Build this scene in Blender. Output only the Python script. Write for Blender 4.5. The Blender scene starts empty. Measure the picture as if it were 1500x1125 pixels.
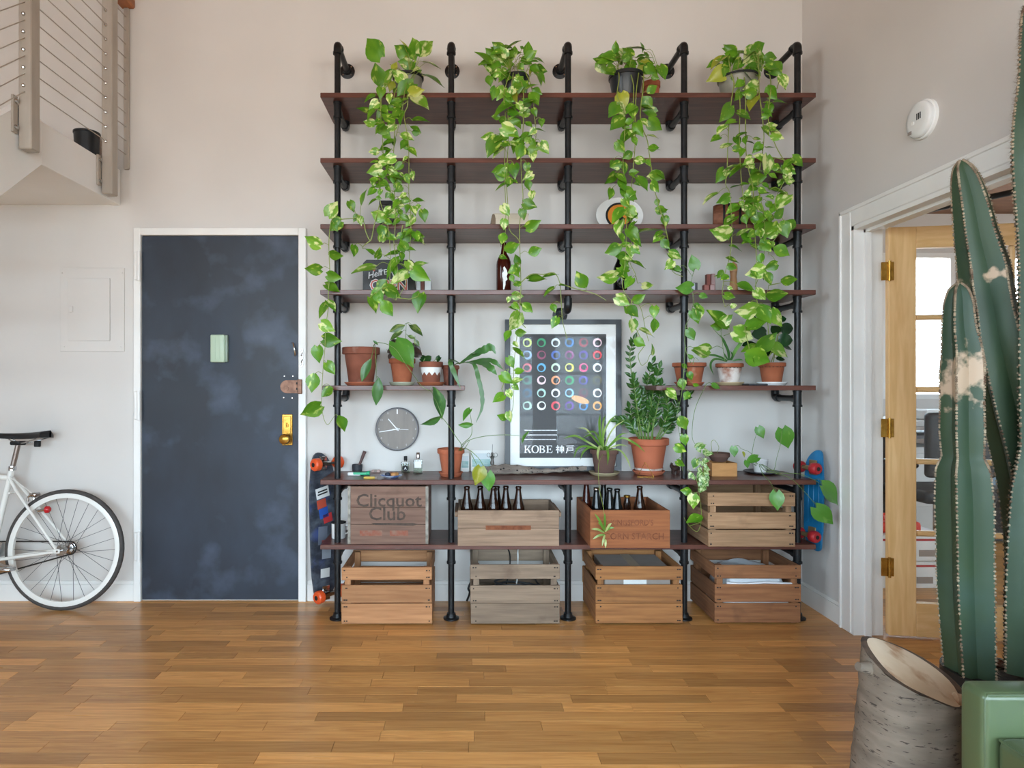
import bpy, bmesh, math, random
from mathutils import Vector, Matrix
random.seed(7)
R = random.uniform
PI = math.pi
sc = bpy.context.scene
COL = sc.collection

# ---------------------------------------------------------------- camera
F, D, CX, CY, CZ = 950.0, 3.755, 680.0, 563.0, 1.25     # focal length in pixels of the 1500 x 1125 frame; back wall at y = 0
cam = bpy.data.cameras.new('camera')
cam.sensor_width = 36.0
cam.lens = F / 1500 * 36.0
cam.shift_x = (750 - CX) / 1500
cam.shift_y = (CY - 562.5) / 1500
cam.clip_start = 0.05
camo = bpy.data.objects.new('camera', cam)
camo.location = (0, -D, CZ)
camo.rotation_euler = (PI / 2, 0, 0)
COL.objects.link(camo)
sc.camera = camo

# ---------------------------------------------------------------- light and exposure
world = bpy.data.worlds.new('overcast_sky')
sc.world = world
world.use_nodes = True
bg = world.node_tree.nodes['Background']
SKY_STRENGTH = 11.2
wn, wl = world.node_tree.nodes, world.node_tree.links       # overcast sky above the horizon, street below it
wt = wn.new('ShaderNodeTexCoord'); wsep = wn.new('ShaderNodeSeparateXYZ'); wl.new(wt.outputs['Generated'], wsep.inputs[0])
wr = wn.new('ShaderNodeValToRGB'); wmr = wn.new('ShaderNodeMapRange')
wmr.inputs[1].default_value = -1; wmr.inputs[2].default_value = 1
wl.new(wsep.outputs[2], wmr.inputs[0]); wl.new(wmr.outputs[0], wr.inputs[0])
wr.color_ramp.elements[0].position = .46; wr.color_ramp.elements[0].color = (0.45, 0.445, 0.425, 1)
wr.color_ramp.elements[1].position = .54; wr.color_ramp.elements[1].color = (0.66, 0.85, 1.0, 1)
wl.new(wr.outputs[0], bg.inputs[0])
bg.inputs[1].default_value = SKY_STRENGTH
sc.view_settings.view_transform = 'Standard'
sc.view_settings.look = 'None'
sc.view_settings.gamma = 1.0
sc.view_settings.use_curve_mapping = False
sc.view_settings.exposure = 1.0

def portal(name, loc, rot, sx, sy):
    l = bpy.data.lights.new(name, 'AREA')
    l.shape = 'RECTANGLE'; l.size = sx; l.size_y = sy
    l.cycles.is_portal = True
    o = bpy.data.objects.new(name, l)
    o.location = loc; o.rotation_euler = rot
    COL.objects.link(o)
    return o
ROOM_Y, ROOM_XL, ROOM_XR, ROOM_Z = -6.2, -4.3, 4.2, 4.1
TURN_Y = -3.0                           # unseen room widened to ROOM_XR behind the doorway, to light the loft fascia
# windows of the wall behind the camera, last two added to light the loft fascia, (x0, x1, z0, z1)
MAIN_WINS = [(-3.9, -2.4, 0.8, 2.7), (-2.15, -0.65, 0.8, 2.7), (-0.4, 1.1, 0.8, 2.7), (1.35, 2.85, 0.8, 2.7), (3.0, 4.05, 0.8, 2.7)]
for k, (x0, x1, z0, z1) in enumerate(MAIN_WINS):
    portal('window_portal', ((x0 + x1) / 2, ROOM_Y - 0.02, (z0 + z1) / 2), (PI / 2, 0, 0), x1 - x0, z1 - z0)
SIDE_WIN = (-5.0, -3.1, 1.4, 3.3)       # window of the left wall, (y0, y1, z0, z1)
portal('window_portal', (ROOM_XL - .02, (SIDE_WIN[0] + SIDE_WIN[1]) / 2, (SIDE_WIN[2] + SIDE_WIN[3]) / 2), (PI / 2, 0, -PI / 2), SIDE_WIN[1] - SIDE_WIN[0], SIDE_WIN[3] - SIDE_WIN[2])
FAR_Y = 2.9
FAR_WINS = [(2.5, 4.1, 1.75, 2.75), (4.3, 5.05, 1.1, 2.6), (5.15, 6.9, 1.1, 2.6)]
ADDED_NEAR_WIN = [(4.5, 6.9, 0.9, 2.5)]      # camera-side window of the next room, added to brighten the glazed door
portal('window_portal', (5.7, TURN_Y - .12, 1.7), (PI / 2, 0, 0), 2.4, 1.6)
for k, (x0, x1, z0, z1) in enumerate(FAR_WINS):
    portal('window_portal', ((x0 + x1) / 2, FAR_Y + 0.1, (z0 + z1) / 2), (-PI / 2, 0, 0), x1 - x0, z1 - z0)

# ---------------------------------------------------------------- helpers
def W(px, py, y):
    d = D + y
    return Vector(((px - CX) * d / F, y, CZ - (py - CY) * d / F))
def XX(px, y): return (px - CX) * (D + y) / F
def ZZ(py, y): return CZ - (py - CY) * (D + y) / F
def LEN(n, y): return n * (D + y) / F
def on_plane(px, py, z):                 # the point of a horizontal surface at height z seen at a pixel
    d = F * (CZ - z) / (py - CY)
    return Vector(((px - CX) * d / F, d - D, z))
def lin(h):
    c = [int(h[i:i + 2], 16) / 255 for i in (0, 2, 4)]
    return tuple(x / 12.92 if x <= .04045 else ((x + .055) / 1.055) ** 2.4 for x in c) + (1,)

MATS = {}
def M(name, c1, rough=.5, metal=0, c2=None, sc_=(1, 1, 1), ns=5, det=4, lo=.35, hi=.65, bump=0, rand=0, spec=.5, coat=0, rr=0, emit=0, c3=None, ns3=3, lo3=.55, hi3=.7, trans=0, dist=0, isl=False):
    """a node material: two colours mixed by noise (third optional), brightness varied by object"""
    if name in MATS: return MATS[name]
    m = bpy.data.materials.new(name); m.use_nodes = True
    nt = m.node_tree; N = nt.nodes; Lk = nt.links
    b = N['Principled BSDF']
    b.inputs['Roughness'].default_value = rough
    b.inputs['Metallic'].default_value = metal
    b.inputs['Specular IOR Level'].default_value = spec
    b.inputs['Coat Weight'].default_value = coat
    a = lin(c1); bcol = lin(c2) if c2 else tuple(min(1, x * .9) for x in a[:3]) + (1,)
    tc = N.new('ShaderNodeTexCoord'); mp = N.new('ShaderNodeMapping')
    mp.inputs['Scale'].default_value = sc_
    Lk.new(tc.outputs['Object'], mp.inputs[0])
    oi = N.new('ShaderNodeObjectInfo'); rnd = oi.outputs['Random']
    if isl:
        ge = N.new('ShaderNodeNewGeometry'); ad = N.new('ShaderNodeMath'); ad.operation = 'ADD'
        Lk.new(rnd, ad.inputs[0]); Lk.new(ge.outputs['Random Per Island'], ad.inputs[1])
        fr = N.new('ShaderNodeMath'); fr.operation = 'FRACT'; Lk.new(ad.outputs[0], fr.inputs[0]); rnd = fr.outputs[0]
    mw = N.new('ShaderNodeMath'); mw.operation = 'MULTIPLY'; mw.inputs[1].default_value = 37.0
    Lk.new(rnd, mw.inputs[0])
    no = N.new('ShaderNodeTexNoise'); no.noise_dimensions = '4D'
    no.inputs['Scale'].default_value = ns; no.inputs['Detail'].default_value = det
    no.inputs['Distortion'].default_value = dist
    Lk.new(mp.outputs[0], no.inputs['Vector']); Lk.new(mw.outputs[0], no.inputs['W'])
    cr = N.new('ShaderNodeValToRGB')
    cr.color_ramp.elements[0].position = lo; cr.color_ramp.elements[0].color = a
    cr.color_ramp.elements[1].position = hi; cr.color_ramp.elements[1].color = bcol
    Lk.new(no.outputs['Fac'], cr.inputs[0])
    out = cr.outputs[0]
    if c3:
        n3 = N.new('ShaderNodeTexNoise'); n3.noise_dimensions = '4D'
        n3.inputs['Scale'].default_value = ns3; n3.inputs['Detail'].default_value = 5
        Lk.new(mp.outputs[0] if c3[0] != '_' else tc.outputs['Object'], n3.inputs['Vector']); Lk.new(mw.outputs[0], n3.inputs['W'])
        r3 = N.new('ShaderNodeValToRGB')
        r3.color_ramp.elements[0].position = lo3; r3.color_ramp.elements[0].color = (0, 0, 0, 1)
        r3.color_ramp.elements[1].position = hi3; r3.color_ramp.elements[1].color = (1, 1, 1, 1)
        Lk.new(n3.outputs['Fac'], r3.inputs[0])
        mx = N.new('ShaderNodeMix'); mx.data_type = 'RGBA'
        Lk.new(r3.outputs[0], mx.inputs[0]); Lk.new(out, mx.inputs[6]); mx.inputs[7].default_value = lin(c3.strip('_'))
        out = mx.outputs[2]
    if rand:
        mr = N.new('ShaderNodeMapRange')
        mr.inputs[3].default_value = 1 - rand; mr.inputs[4].default_value = 1 + rand
        Lk.new(rnd, mr.inputs[0])
        hs = N.new('ShaderNodeHueSaturation')
        Lk.new(mr.outputs[0], hs.inputs['Value']); Lk.new(out, hs.inputs['Color'])
        out = hs.outputs[0]
    Lk.new(out, b.inputs['Base Color'])
    if rr:
        m2 = N.new('ShaderNodeMapRange'); m2.inputs[3].default_value = rough - rr; m2.inputs[4].default_value = rough + rr
        Lk.new(no.outputs['Fac'], m2.inputs[0]); Lk.new(m2.outputs[0], b.inputs['Roughness'])
    if bump:
        bp = N.new('ShaderNodeBump'); bp.inputs['Strength'].default_value = bump; bp.inputs['Distance'].default_value = .004
        Lk.new(no.outputs['Fac'], bp.inputs['Height']); Lk.new(bp.outputs[0], b.inputs['Normal'])
    if emit:
        b.inputs['Emission Color'].default_value = a; b.inputs['Emission Strength'].default_value = emit
    if trans:
        tr = N.new('ShaderNodeBsdfTranslucent'); Lk.new(out, tr.inputs[0])
        ms = N.new('ShaderNodeMixShader'); ms.inputs[0].default_value = trans
        Lk.new(b.outputs[0], ms.inputs[1]); Lk.new(tr.outputs[0], ms.inputs[2])
        Lk.new(ms.outputs[0], N['Material Output'].inputs[0])
    MATS[name] = m
    return m
def glass_mat(name, tint='ffffff', refl=.08, rough=.0):
    if name in MATS: return MATS[name]
    m = bpy.data.materials.new(name); m.use_nodes = True
    nt = m.node_tree; N = nt.nodes; Lk = nt.links
    N.remove(N['Principled BSDF'])
    t = N.new('ShaderNodeBsdfTransparent'); t.inputs[0].default_value = lin(tint)
    g = N.new('ShaderNodeBsdfGlossy'); g.inputs['Roughness'].default_value = rough
    lw = N.new('ShaderNodeFresnel'); lw.inputs[0].default_value = 1.45
    mu = N.new('ShaderNodeMath'); mu.operation = 'MULTIPLY'; mu.inputs[1].default_value = refl / .04
    Lk.new(lw.outputs[0], mu.inputs[0])
    mx = N.new('ShaderNodeMixShader')
    Lk.new(mu.outputs[0], mx.inputs[0]); Lk.new(t.outputs[0], mx.inputs[1]); Lk.new(g.outputs[0], mx.inputs[2])
    Lk.new(mx.outputs[0], N['Material Output'].inputs[0])
    MATS[name] = m
    return m

_CUBES = {}
class MB:
    """collects shapes into one mesh"""
    def __init__(s): s.v = []; s.f = []; s.m = []
    def add(s, vs, fs, mi=0):
        o = len(s.v); s.v += [Vector(v) for v in vs]
        for f in fs: s.f.append([o + i for i in f]); s.m.append(mi)
        return s
    def box(s, x0, x1, y0, y1, z0, z1, bev=0, rot=None, mi=0, seg=1):
        c = Vector(((x0 + x1) / 2, (y0 + y1) / 2, (z0 + z1) / 2))
        h = Vector((abs(x1 - x0) / 2, abs(y1 - y0) / 2, abs(z1 - z0) / 2))
        if not bev:
            vs = [Vector((a * h.x, b * h.y, k * h.z)) for a in (-1, 1) for b in (-1, 1) for k in (-1, 1)]
            fs = [(0, 1, 3, 2), (4, 6, 7, 5), (0, 4, 5, 1), (2, 3, 7, 6), (0, 2, 6, 4), (1, 5, 7, 3)]
        else:
            bm = bmesh.new(); bmesh.ops.create_cube(bm, size=1)
            for v in bm.verts: v.co = Vector((v.co.x * 2 * h.x, v.co.y * 2 * h.y, v.co.z * 2 * h.z))
            bmesh.ops.bevel(bm, geom=bm.edges[:], offset=min(bev, min(h) * .95), segments=seg, affect='EDGES', profile=.5)
            bm.verts.index_update()
            vs = [v.co.copy() for v in bm.verts]; fs = [[v.index for v in f.verts] for f in bm.faces]; bm.free()
        if rot is not None: vs = [rot @ v for v in vs]
        return s.add([v + c for v in vs], fs, mi)
    def tube(s, pts, r, n=8, cap=True, mi=0, closed=False, flat=1.0):
        pts = [Vector(p) for p in pts]; k = len(pts)
        rs = r if isinstance(r, (list, tuple)) else [r] * k
        rings = []; up = None
        for i, p in enumerate(pts):
            a = pts[(i - 1) % k] if (closed or i) else p; b = pts[(i + 1) % k] if (closed or i < k - 1) else p
            t = (b - a)
            t = t.normalized() if t.length > 1e-9 else Vector((0, 0, 1))
            if up is None:
                up = Vector((0, 0, 1)) if abs(t.z) < .9 else Vector((0, 1, 0))
            u = up - t * up.dot(t)
            u = u.normalized() if u.length > 1e-6 else t.orthogonal().normalized()
            w = t.cross(u); up = u
            rings.append([p + (u * math.cos(2 * PI * j / n) + w * math.sin(2 * PI * j / n) * flat) * rs[i] for j in range(n)])
        vs = [v for rg in rings for v in rg]; fs = []
        for i in range(k if closed else k - 1):
            i2 = (i + 1) % k
            for j in range(n): fs.append((i * n + j, i * n + (j + 1) % n, i2 * n + (j + 1) % n, i2 * n + j))
        if cap and not closed:
            fs.append(list(range(n - 1, -1, -1))); fs.append([(k - 1) * n + j for j in range(n)])
        return s.add(vs, fs, mi)
    def cyl(s, a, b, r, r2=None, n=16, mi=0): return s.tube([a, b], [r, r if r2 is None else r2], n, mi=mi)
    def lathe(s, prof, c, n=24, mi=0, rot=None, cap=True, sx=1, sy=1):
        c = Vector(c); vs = []; fs = []
        for (r, z) in prof:
            for j in range(n):
                v = Vector((r * sx * math.cos(2 * PI * j / n), r * sy * math.sin(2 * PI * j / n), z))
                vs.append((rot @ v if rot is not None else v) + c)
        for i in range(len(prof) - 1):
            for j in range(n): fs.append((i * n + j, i * n + (j + 1) % n, (i + 1) * n + (j + 1) % n, (i + 1) * n + j))
        if cap:
            fs.append(list(range(n - 1, -1, -1))); k = len(prof) - 1; fs.append([k * n + j for j in range(n)])
        return s.add(vs, fs, mi)
    def ball(s, c, r, n=12, mi=0, sc3=(1, 1, 1), rot=None):
        prof = [(max(1e-4, r * math.sin(PI * i / (n // 2 + 2))), -r * math.cos(PI * i / (n // 2 + 2))) for i in range(n // 2 + 3)]
        k = MB().lathe(prof, (0, 0, 0), n)
        vs = [Vector((v.x * sc3[0], v.y * sc3[1], v.z * sc3[2])) for v in k.v]
        if rot is not None: vs = [rot @ v for v in vs]
        return s.add([v + Vector(c) for v in vs], k.f, mi)
    def prism(s, pts, a, b, mi=0):
        """polygon (list of 3D points) swept from offset a to offset b"""
        a = Vector(a); b = Vector(b); n = len(pts); pts = [Vector(p) for p in pts]
        fs = [list(range(n)), [n + i for i in range(n - 1, -1, -1)]] + [(i, (i + 1) % n, n + (i + 1) % n, n + i) for i in range(n)]
        return s.add([p + a for p in pts] + [p + b for p in pts], fs, mi)
    def build(s, name, mat, parent=None, smooth=None, recalc=True):
        me = bpy.data.meshes.new(name)
        me.from_pydata([tuple(v) for v in s.v], [], s.f)
        for mm in (mat if isinstance(mat, list) else [mat]): me.materials.append(mm)
        if any(s.m): me.polygons.foreach_set('material_index', s.m)
        if recalc:
            bm = bmesh.new(); bm.from_mesh(me)
            bmesh.ops.recalc_face_normals(bm, faces=bm.faces); bm.to_mesh(me); bm.free()
        if smooth:
            me.polygons.foreach_set('use_smooth', [True] * len(me.polygons))
            me.set_sharp_from_angle(angle=math.radians(smooth))
        return link(name, me, parent)

def link(name, me, parent=None, mw=None):
    o = bpy.data.objects.new(name, me); COL.objects.link(o)
    if mw is not None: o.matrix_basis = mw
    if parent is not None:
        o.parent = parent
        if parent.type == 'EMPTY': o.matrix_parent_inverse = Matrix.Translation(-parent.location)
    return o
def thing(name, label, cat, loc, group=None):
    o = bpy.data.objects.new(name, None); COL.objects.link(o)
    o.location = loc; o.empty_display_size = .05
    return tag(o, label, cat, group)
def tag(o, label, cat, group=None):
    o['label'] = label; o['category'] = cat
    if group: o['group'] = group
    return o
def struct(o): o['kind'] = 'structure'; return o
def stuff(o): o['kind'] = 'stuff'; return o

def text(name, s, size, loc, mat, parent, shear=0, bold=0, sx=1, rot=None, align='CENTER', space=1):
    cu = bpy.data.curves.new('t', 'FONT'); cu.body = s; cu.size = size; cu.align_x = align; cu.align_y = 'CENTER'
    cu.shear = shear; cu.offset = bold; cu.resolution_u = 2; cu.space_character = space
    to = bpy.data.objects.new('t', cu); COL.objects.link(to)
    dg = bpy.context.evaluated_depsgraph_get()
    me = bpy.data.meshes.new_from_object(to.evaluated_get(dg)); bpy.data.objects.remove(to)
    mtx = Matrix.Translation(Vector(loc)) @ (rot if rot is not None else Matrix.Identity(4)) @ Matrix.Rotation(PI / 2, 4, 'X') @ Matrix.Diagonal((sx, 1, 1, 1))
    me.transform(mtx); me.materials.clear(); me.materials.append(mat); me.name = name
    return link(name, me, parent)

def spline(pts, k=6):
    pts = [Vector(p) for p in pts]
    if len(pts) < 3: return pts
    P = [pts[0] * 2 - pts[1]] + pts + [pts[-1] * 2 - pts[-2]]; out = []
    for i in range(1, len(P) - 2):
        for j in range(k):
            t = j / k
            out.append(.5 * ((2 * P[i]) + (P[i + 1] - P[i - 1]) * t + (2 * P[i - 1] - 5 * P[i] + 4 * P[i + 1] - P[i + 2]) * t * t + (3 * P[i] - P[i - 1] - 3 * P[i + 1] + P[i + 2]) * t ** 3))
    out.append(pts[-1])
    return out
def RX(a): return Matrix.Rotation(a, 3, 'X')
def RY(a): return Matrix.Rotation(a, 3, 'Y')
def RZ(a): return Matrix.Rotation(a, 3, 'Z')

# ---------------------------------------------------------------- materials
WALL = M('wall_paint', 'd4cfca', .85, c2='d0cbc6', ns=2, bump=.02)
WHITE = M('white_gloss_paint', 'eceae6', .4, c2='e6e4e0', ns=6)
LOFTW = M('white_fascia_paint', 'f4f3f1', .6, c2='f0efec', ns=4)
CEIL = M('ceiling_wood', 'b98a66', .8, c2='a87a58', sc_=(1, 12, 1), ns=3)
SLATE = M('chalkboard_paint', '1e242e', .5, c2='2d3746', sc_=(1, 1, .55), ns=3.5, det=7, lo=.38, hi=.75, c3='_59657a', ns3=4.2, lo3=.52, hi3=.9, rr=.08)
OAK = M('oak_floor_plank', 'd9a363', .3, c2='b67b40', sc_=(1.0, 2.6, 1), ns=2.2, det=6, lo=.3, hi=.72, rand=.3, bump=.02, spec=.45, rr=.07, dist=.9)
OAKS = M('oak_floor_far', 'dba765', .3, c2='bf8747', sc_=(2, 36, 2), ns=2.2, det=5, lo=.3, hi=.72, rand=.2, bump=.02, spec=.45, rr=.07, dist=.6, isl=True)
OAKDOOR = M('honey_oak', 'ecc48c', .4, c2='ddb074', sc_=(14, 14, 1.2), ns=3, det=5, rand=.05, dist=.5)
OAKRAIL = M('honey_oak_rail', 'ecc48c', .4, c2='ddb074', sc_=(1.2, 14, 14), ns=3, det=5, rand=.05, dist=.5)
SHELF = M('walnut_stained_board', '6a4136', .32, c2='4c2c24', sc_=(1.5, 20, 20), ns=3, det=5, lo=.3, hi=.7, spec=.5, rr=.06)
IRON = M('black_iron_pipe', '191a1c', .38, metal=.35, c2='242527', ns=40, spec=.5)
STEEL = M('brushed_steel', 'b9b0a5', .45, metal=.25, c2='aca398', sc_=(1, 1, .2), ns=20)
CHROME = M('chrome', 'c8c8c8', .15, metal=1, ns=5)
BRASS = M('brass', 'cda04c', .25, metal=.9, c2='a87c34', ns=30)
BRONZE = M('brown_bronze', '8a6450', .45, metal=.5, c2='6d4c3c', ns=40)
TERRA = M('terracotta', 'a85f3e', .85, c2='8c4a30', ns=9, det=6, c3='_c49a84', ns3=14, lo3=.62, hi3=.8, bump=.05)
TERRA2 = M('weathered_terracotta', '8f5440', .9, c2='74402f', ns=9, det=6, c3='_b08d7c', ns3=9, lo3=.58, hi3=.8, bump=.06)
TERRA3 = M('fresh_terracotta', 'b9694a', .8, c2='aa5c3e', ns=6, det=4)
BROWNPOT = M('brown_clay', '6d5147', .9, c2='5c433b', ns=8)
LIMED = M('lime_crusted_terracotta', 'd8cfc8', .9, c2='9a6a55', ns=14, det=6, lo=.45, hi=.62, bump=.08)
SOIL = M('potting_soil', '2e221a', 1, c2='4a382c', ns=60, bump=.4)
BLACKP = M('black_plastic', '1b1e21', .35, c2='22262a', ns=20)
GREYPOT = M('grey_green_glazed_pot', '8f8d80', .35, c2='7d7b6e', ns=10)
DARK = M('dark_rubber', '1c1b1b', .6, ns=30)
RUBBER = M('tyre_rubber', '47423f', .7, c2='3d3936', ns=50)
SADDLE = M('black_saddle_leather', '17181b', .45, ns=60, bump=.03)
BIKEW = M('white_bike_enamel', 'eeede8', .25, c2='e8e6e0', ns=4, coat=.3)
GLASS = glass_mat('clear_glass', 'fafcfb', .04)
PICGLASS = glass_mat('picture_glass', 'ffffff', .007)
PANE = glass_mat('window_glass', 'ffffff', .05)
BOTB = M('brown_bottle_glass', '1e0d06', .1, c2='2a140a', ns=4, spec=.35)
BOTR = M('red_brown_bottle_glass', '451a10', .12, c2='3a140c', ns=4, spec=.35)
BOTK = M('black_bottle_glass', '0d0e0d', .1, ns=4, spec=.35)
CARD = M('grey_cardboard', '9b8f86', .9, ns=14)
PAPER = M('white_paper', 'e9e9e6', .9, ns=10)
CREAM = M('cream_paper', 'd9cfbd', .9, c2='cdc2ae', sc_=(1, 1, 40), ns=10)
INK = M('black_ink', '17181a', .7, ns=10)
STAMP = M('faded_stamp_ink', '453b35', .95, c2='5c4c42', ns=30, lo=.4, hi=.7)
STAMP2 = M('brown_stamp_ink', '6a3a24', .95, c2='8a5438', ns=30, lo=.35, hi=.65)
GREENL = M('green_leather', '556443', .33, c2='4e5e46', ns=5, bump=.02, rr=.05, coat=.1)
MINT = M('mint_enamel', 'b3c6ae', .4, c2='a9bda5', ns=6)
ENAMEL = M('white_enamel', 'f2f2f0', .2, ns=4)
DRIFT = M('driftwood', '8f8378', .95, c2='6c6058', sc_=(2, 14, 14), ns=4, det=5, bump=.3, c3='_b7a58f', ns3=5)
def crate_wood(name, a, b, ax='x', **k):
    s = {'x': (1.6, 26, 26), 'y': (26, 1.6, 26), 'z': (26, 26, 1.6)}[ax]
    return M(name + '_' + ax, a, .85, c2=b, sc_=s, ns=2.5, det=6, lo=.3, hi=.7, rand=.16, bump=.15, c3='_4a3426', ns3=7, lo3=.6, hi3=.95, **k)
VINE = M('pale_green_vine', '8c9a48', .5, c2='7b8a3c', ns=30)
STEMG = M('green_stem', '5f7c3a', .5, c2='6f8a45', ns=30)
STEMD = M('dark_stem', '4a4a38', .6, ns=30)
def leaf_mat(name, a, b, var=None, rand=.18, lo3=.58, hi3=.66, rough=.32, trans=.22, ns3=3.2):
    return M(name, a, rough, c2=b, ns=1.7, lo=.35, hi=.65, rand=rand, c3=var, ns3=ns3, lo3=lo3, hi3=hi3, trans=trans, sc_=(1, .6, 1))
L_POTHOS = leaf_mat('pothos_leaf', '6b9a24', '477f1c', 'bcd060')
L_YELLOW = leaf_mat('yellow_pothos_leaf', 'a9ab35', '8d9a30', 'c3c06a')
L_VARIEG = leaf_mat('variegated_pothos_leaf', '5f9a28', '86b13a', 'dfe6a0', lo3=.5, hi3=.58)
L_HEART = leaf_mat('plain_heart_leaf', '4f8a30', '5f9638', '7aa64a', rand=.12)
L_DARK = leaf_mat('dark_glossy_leaf', '1f4420', '183818', None, rough=.25, trans=.08)
L_PEP = leaf_mat('striped_oval_leaf', '58733a', '46602f', '8a9a52', lo3=.5, hi3=.6)
L_PURP = leaf_mat('purple_backed_leaf', '3b2f2c', '4a3a34', None)
L_ZZ = leaf_mat('zz_leaflet', '3a6327', '2b4f1f', '56803a', rough=.22, trans=.08)
L_SPID = leaf_mat('spider_leaf', '6f9c3a', '5f8c34', 'c2cf86', lo3=.5, hi3=.6)
L_EPI = leaf_mat('flat_cactus_leaf', '4f7f3c', '3f6d38', '6d9a4c')
L_IVY = leaf_mat('mottled_small_leaf', '6f9c44', '4f8434', 'c4d49a', lo3=.46, hi3=.56)

# ================================================================ the room
def wall_y(name, y0, y1, x0, x1, z0, z1, holes, mat=WALL):      # a wall along x with rectangular holes (x0, x1, z0, z1)
    mb = MB(); cur = x0
    for (a, b, c, d_) in sorted(holes):
        mb.box(cur, a, y0, y1, z0, z1); mb.box(a, b, y0, y1, z0, c); mb.box(a, b, y0, y1, d_, z1); cur = b
    mb.box(cur, x1, y0, y1, z0, z1)
    return struct(mb.build(name, mat))
wall_back = wall_y('wall_back', 0, .12, ROOM_XL - .1, 2.07, 0, ROOM_Z, [])
OPEN_Y0, OPEN_Y1, OPEN_Z = -2.28, -.505, 2.04
mb = MB().box(1.957, 2.072, OPEN_Y1, 0, 0, ROOM_Z).box(1.957, 2.072, OPEN_Y0, OPEN_Y1, OPEN_Z, ROOM_Z).box(1.957, 2.072, TURN_Y, OPEN_Y0, 0, ROOM_Z)
wall_right = struct(mb.build('wall_right', WALL))
struct(MB().box(ROOM_XR, ROOM_XR + .1, ROOM_Y, TURN_Y, 0, ROOM_Z).build('wall_right_rear', WALL))
a_, b_, c_, d_ = SIDE_WIN
wall_left = struct(MB().box(ROOM_XL - .1, ROOM_XL, ROOM_Y, a_, 0, ROOM_Z).box(ROOM_XL - .1, ROOM_XL, b_, 0, 0, ROOM_Z).box(ROOM_XL - .1, ROOM_XL, a_, b_, 0, c_).box(ROOM_XL - .1, ROOM_XL, a_, b_, d_, ROOM_Z).build('wall_left', WALL))
wf = struct(MB().box(ROOM_XL - .09, ROOM_XL - .01, a_, a_ + .05, c_, d_).box(ROOM_XL - .09, ROOM_XL - .01, b_ - .05, b_, c_, d_).box(ROOM_XL - .09, ROOM_XL - .01, a_, b_, c_, c_ + .05).box(ROOM_XL - .09, ROOM_XL - .01, a_, b_, d_ - .05, d_).build('window_11', WHITE))
MB().box(ROOM_XL - .05, ROOM_XL - .044, a_ + .04, b_ - .04, c_ + .04, d_ - .04).build('pane', PANE, wf)
wall_y('wall_window', ROOM_Y - .15, ROOM_Y, ROOM_XL - .1, ROOM_XR + .1, 0, ROOM_Z, MAIN_WINS)
struct(MB().box(ROOM_XL - .1, ROOM_XR + .1, ROOM_Y - .15, .12, ROOM_Z, ROOM_Z + .1).build('ceiling', CEIL))
# the room beyond the glazed doors
BX1 = 7.2
wall_y('wall_far', FAR_Y, FAR_Y + .12, 2.07, BX1, 0, 3.0, FAR_WINS)
struct(MB().box(1.957, 2.07, 0.12, FAR_Y + .12, 0, 3.0).build('wall_beyond_side', WALL))
struct(MB().box(BX1, BX1 + .1, TURN_Y, FAR_Y + .12, 0, 3.0).build('wall_beyond_end', WALL))
struct(MB().box(1.957, ROOM_XR + .1, TURN_Y - .1, TURN_Y, 0, ROOM_Z).box(ROOM_XR + .1, 4.5, TURN_Y - .1, TURN_Y, 0, 3.0).box(6.9, BX1, TURN_Y - .1, TURN_Y, 0, 3.0).box(4.5, 6.9, TURN_Y - .1, TURN_Y, 0, .9).box(4.5, 6.9, TURN_Y - .1, TURN_Y, 2.5, 3.0).build('wall_return', WALL))
struct(MB().box(2.072, BX1, TURN_Y, FAR_Y + .12, 3.0, 3.1).build('ceiling_beyond', M('brown_ceiling_boards', '8a6248', .8, c2='78543c', sc_=(1, 10, 1), ns=3)))
def window(n, x0, x1, z0, z1, y, rows, cols):
    fr = MB(); t = .05
    fr.box(x0, x0 + t, y - .05, y + .05, z0, z1).box(x1 - t, x1, y - .05, y + .05, z0, z1).box(x0 + t, x1 - t, y - .05, y + .05, z0, z0 + t).box(x0 + t, x1 - t, y - .05, y + .05, z1 - t, z1)
    f = struct(fr.build('window_%d' % n, WHITE))
    for i in range(1, cols): MB().box(x0 + (x1 - x0) * i / cols - .012, x0 + (x1 - x0) * i / cols + .012, y - .03, y + .03, z0 + t, z1 - t).build('muntin', WHITE, f)
    for i in range(1, rows): MB().box(x0 + t, x1 - t, y - .028, y + .028, z0 + (z1 - z0) * i / rows - .012, z0 + (z1 - z0) * i / rows + .012).build('muntin', WHITE, f)
    for i in range(cols):
        for j in range(rows):
            a = x0 + (x1 - x0) * i / cols; c = z0 + (z1 - z0) * j / rows
            MB().box(a + .01, a + (x1 - x0) / cols - .01, y - .003, y + .003, c + .01, c + (z1 - z0) / rows - .01).build('pane', PANE, f)
n = 1
window(10, *ADDED_NEAR_WIN[0], TURN_Y - .05, 1, 2)
for w in MAIN_WINS: window(n, *w, ROOM_Y - .08, 3, 2); n += 1
for w in FAR_WINS: window(n, *w, FAR_Y + .06, 1, 1); n += 1

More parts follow.
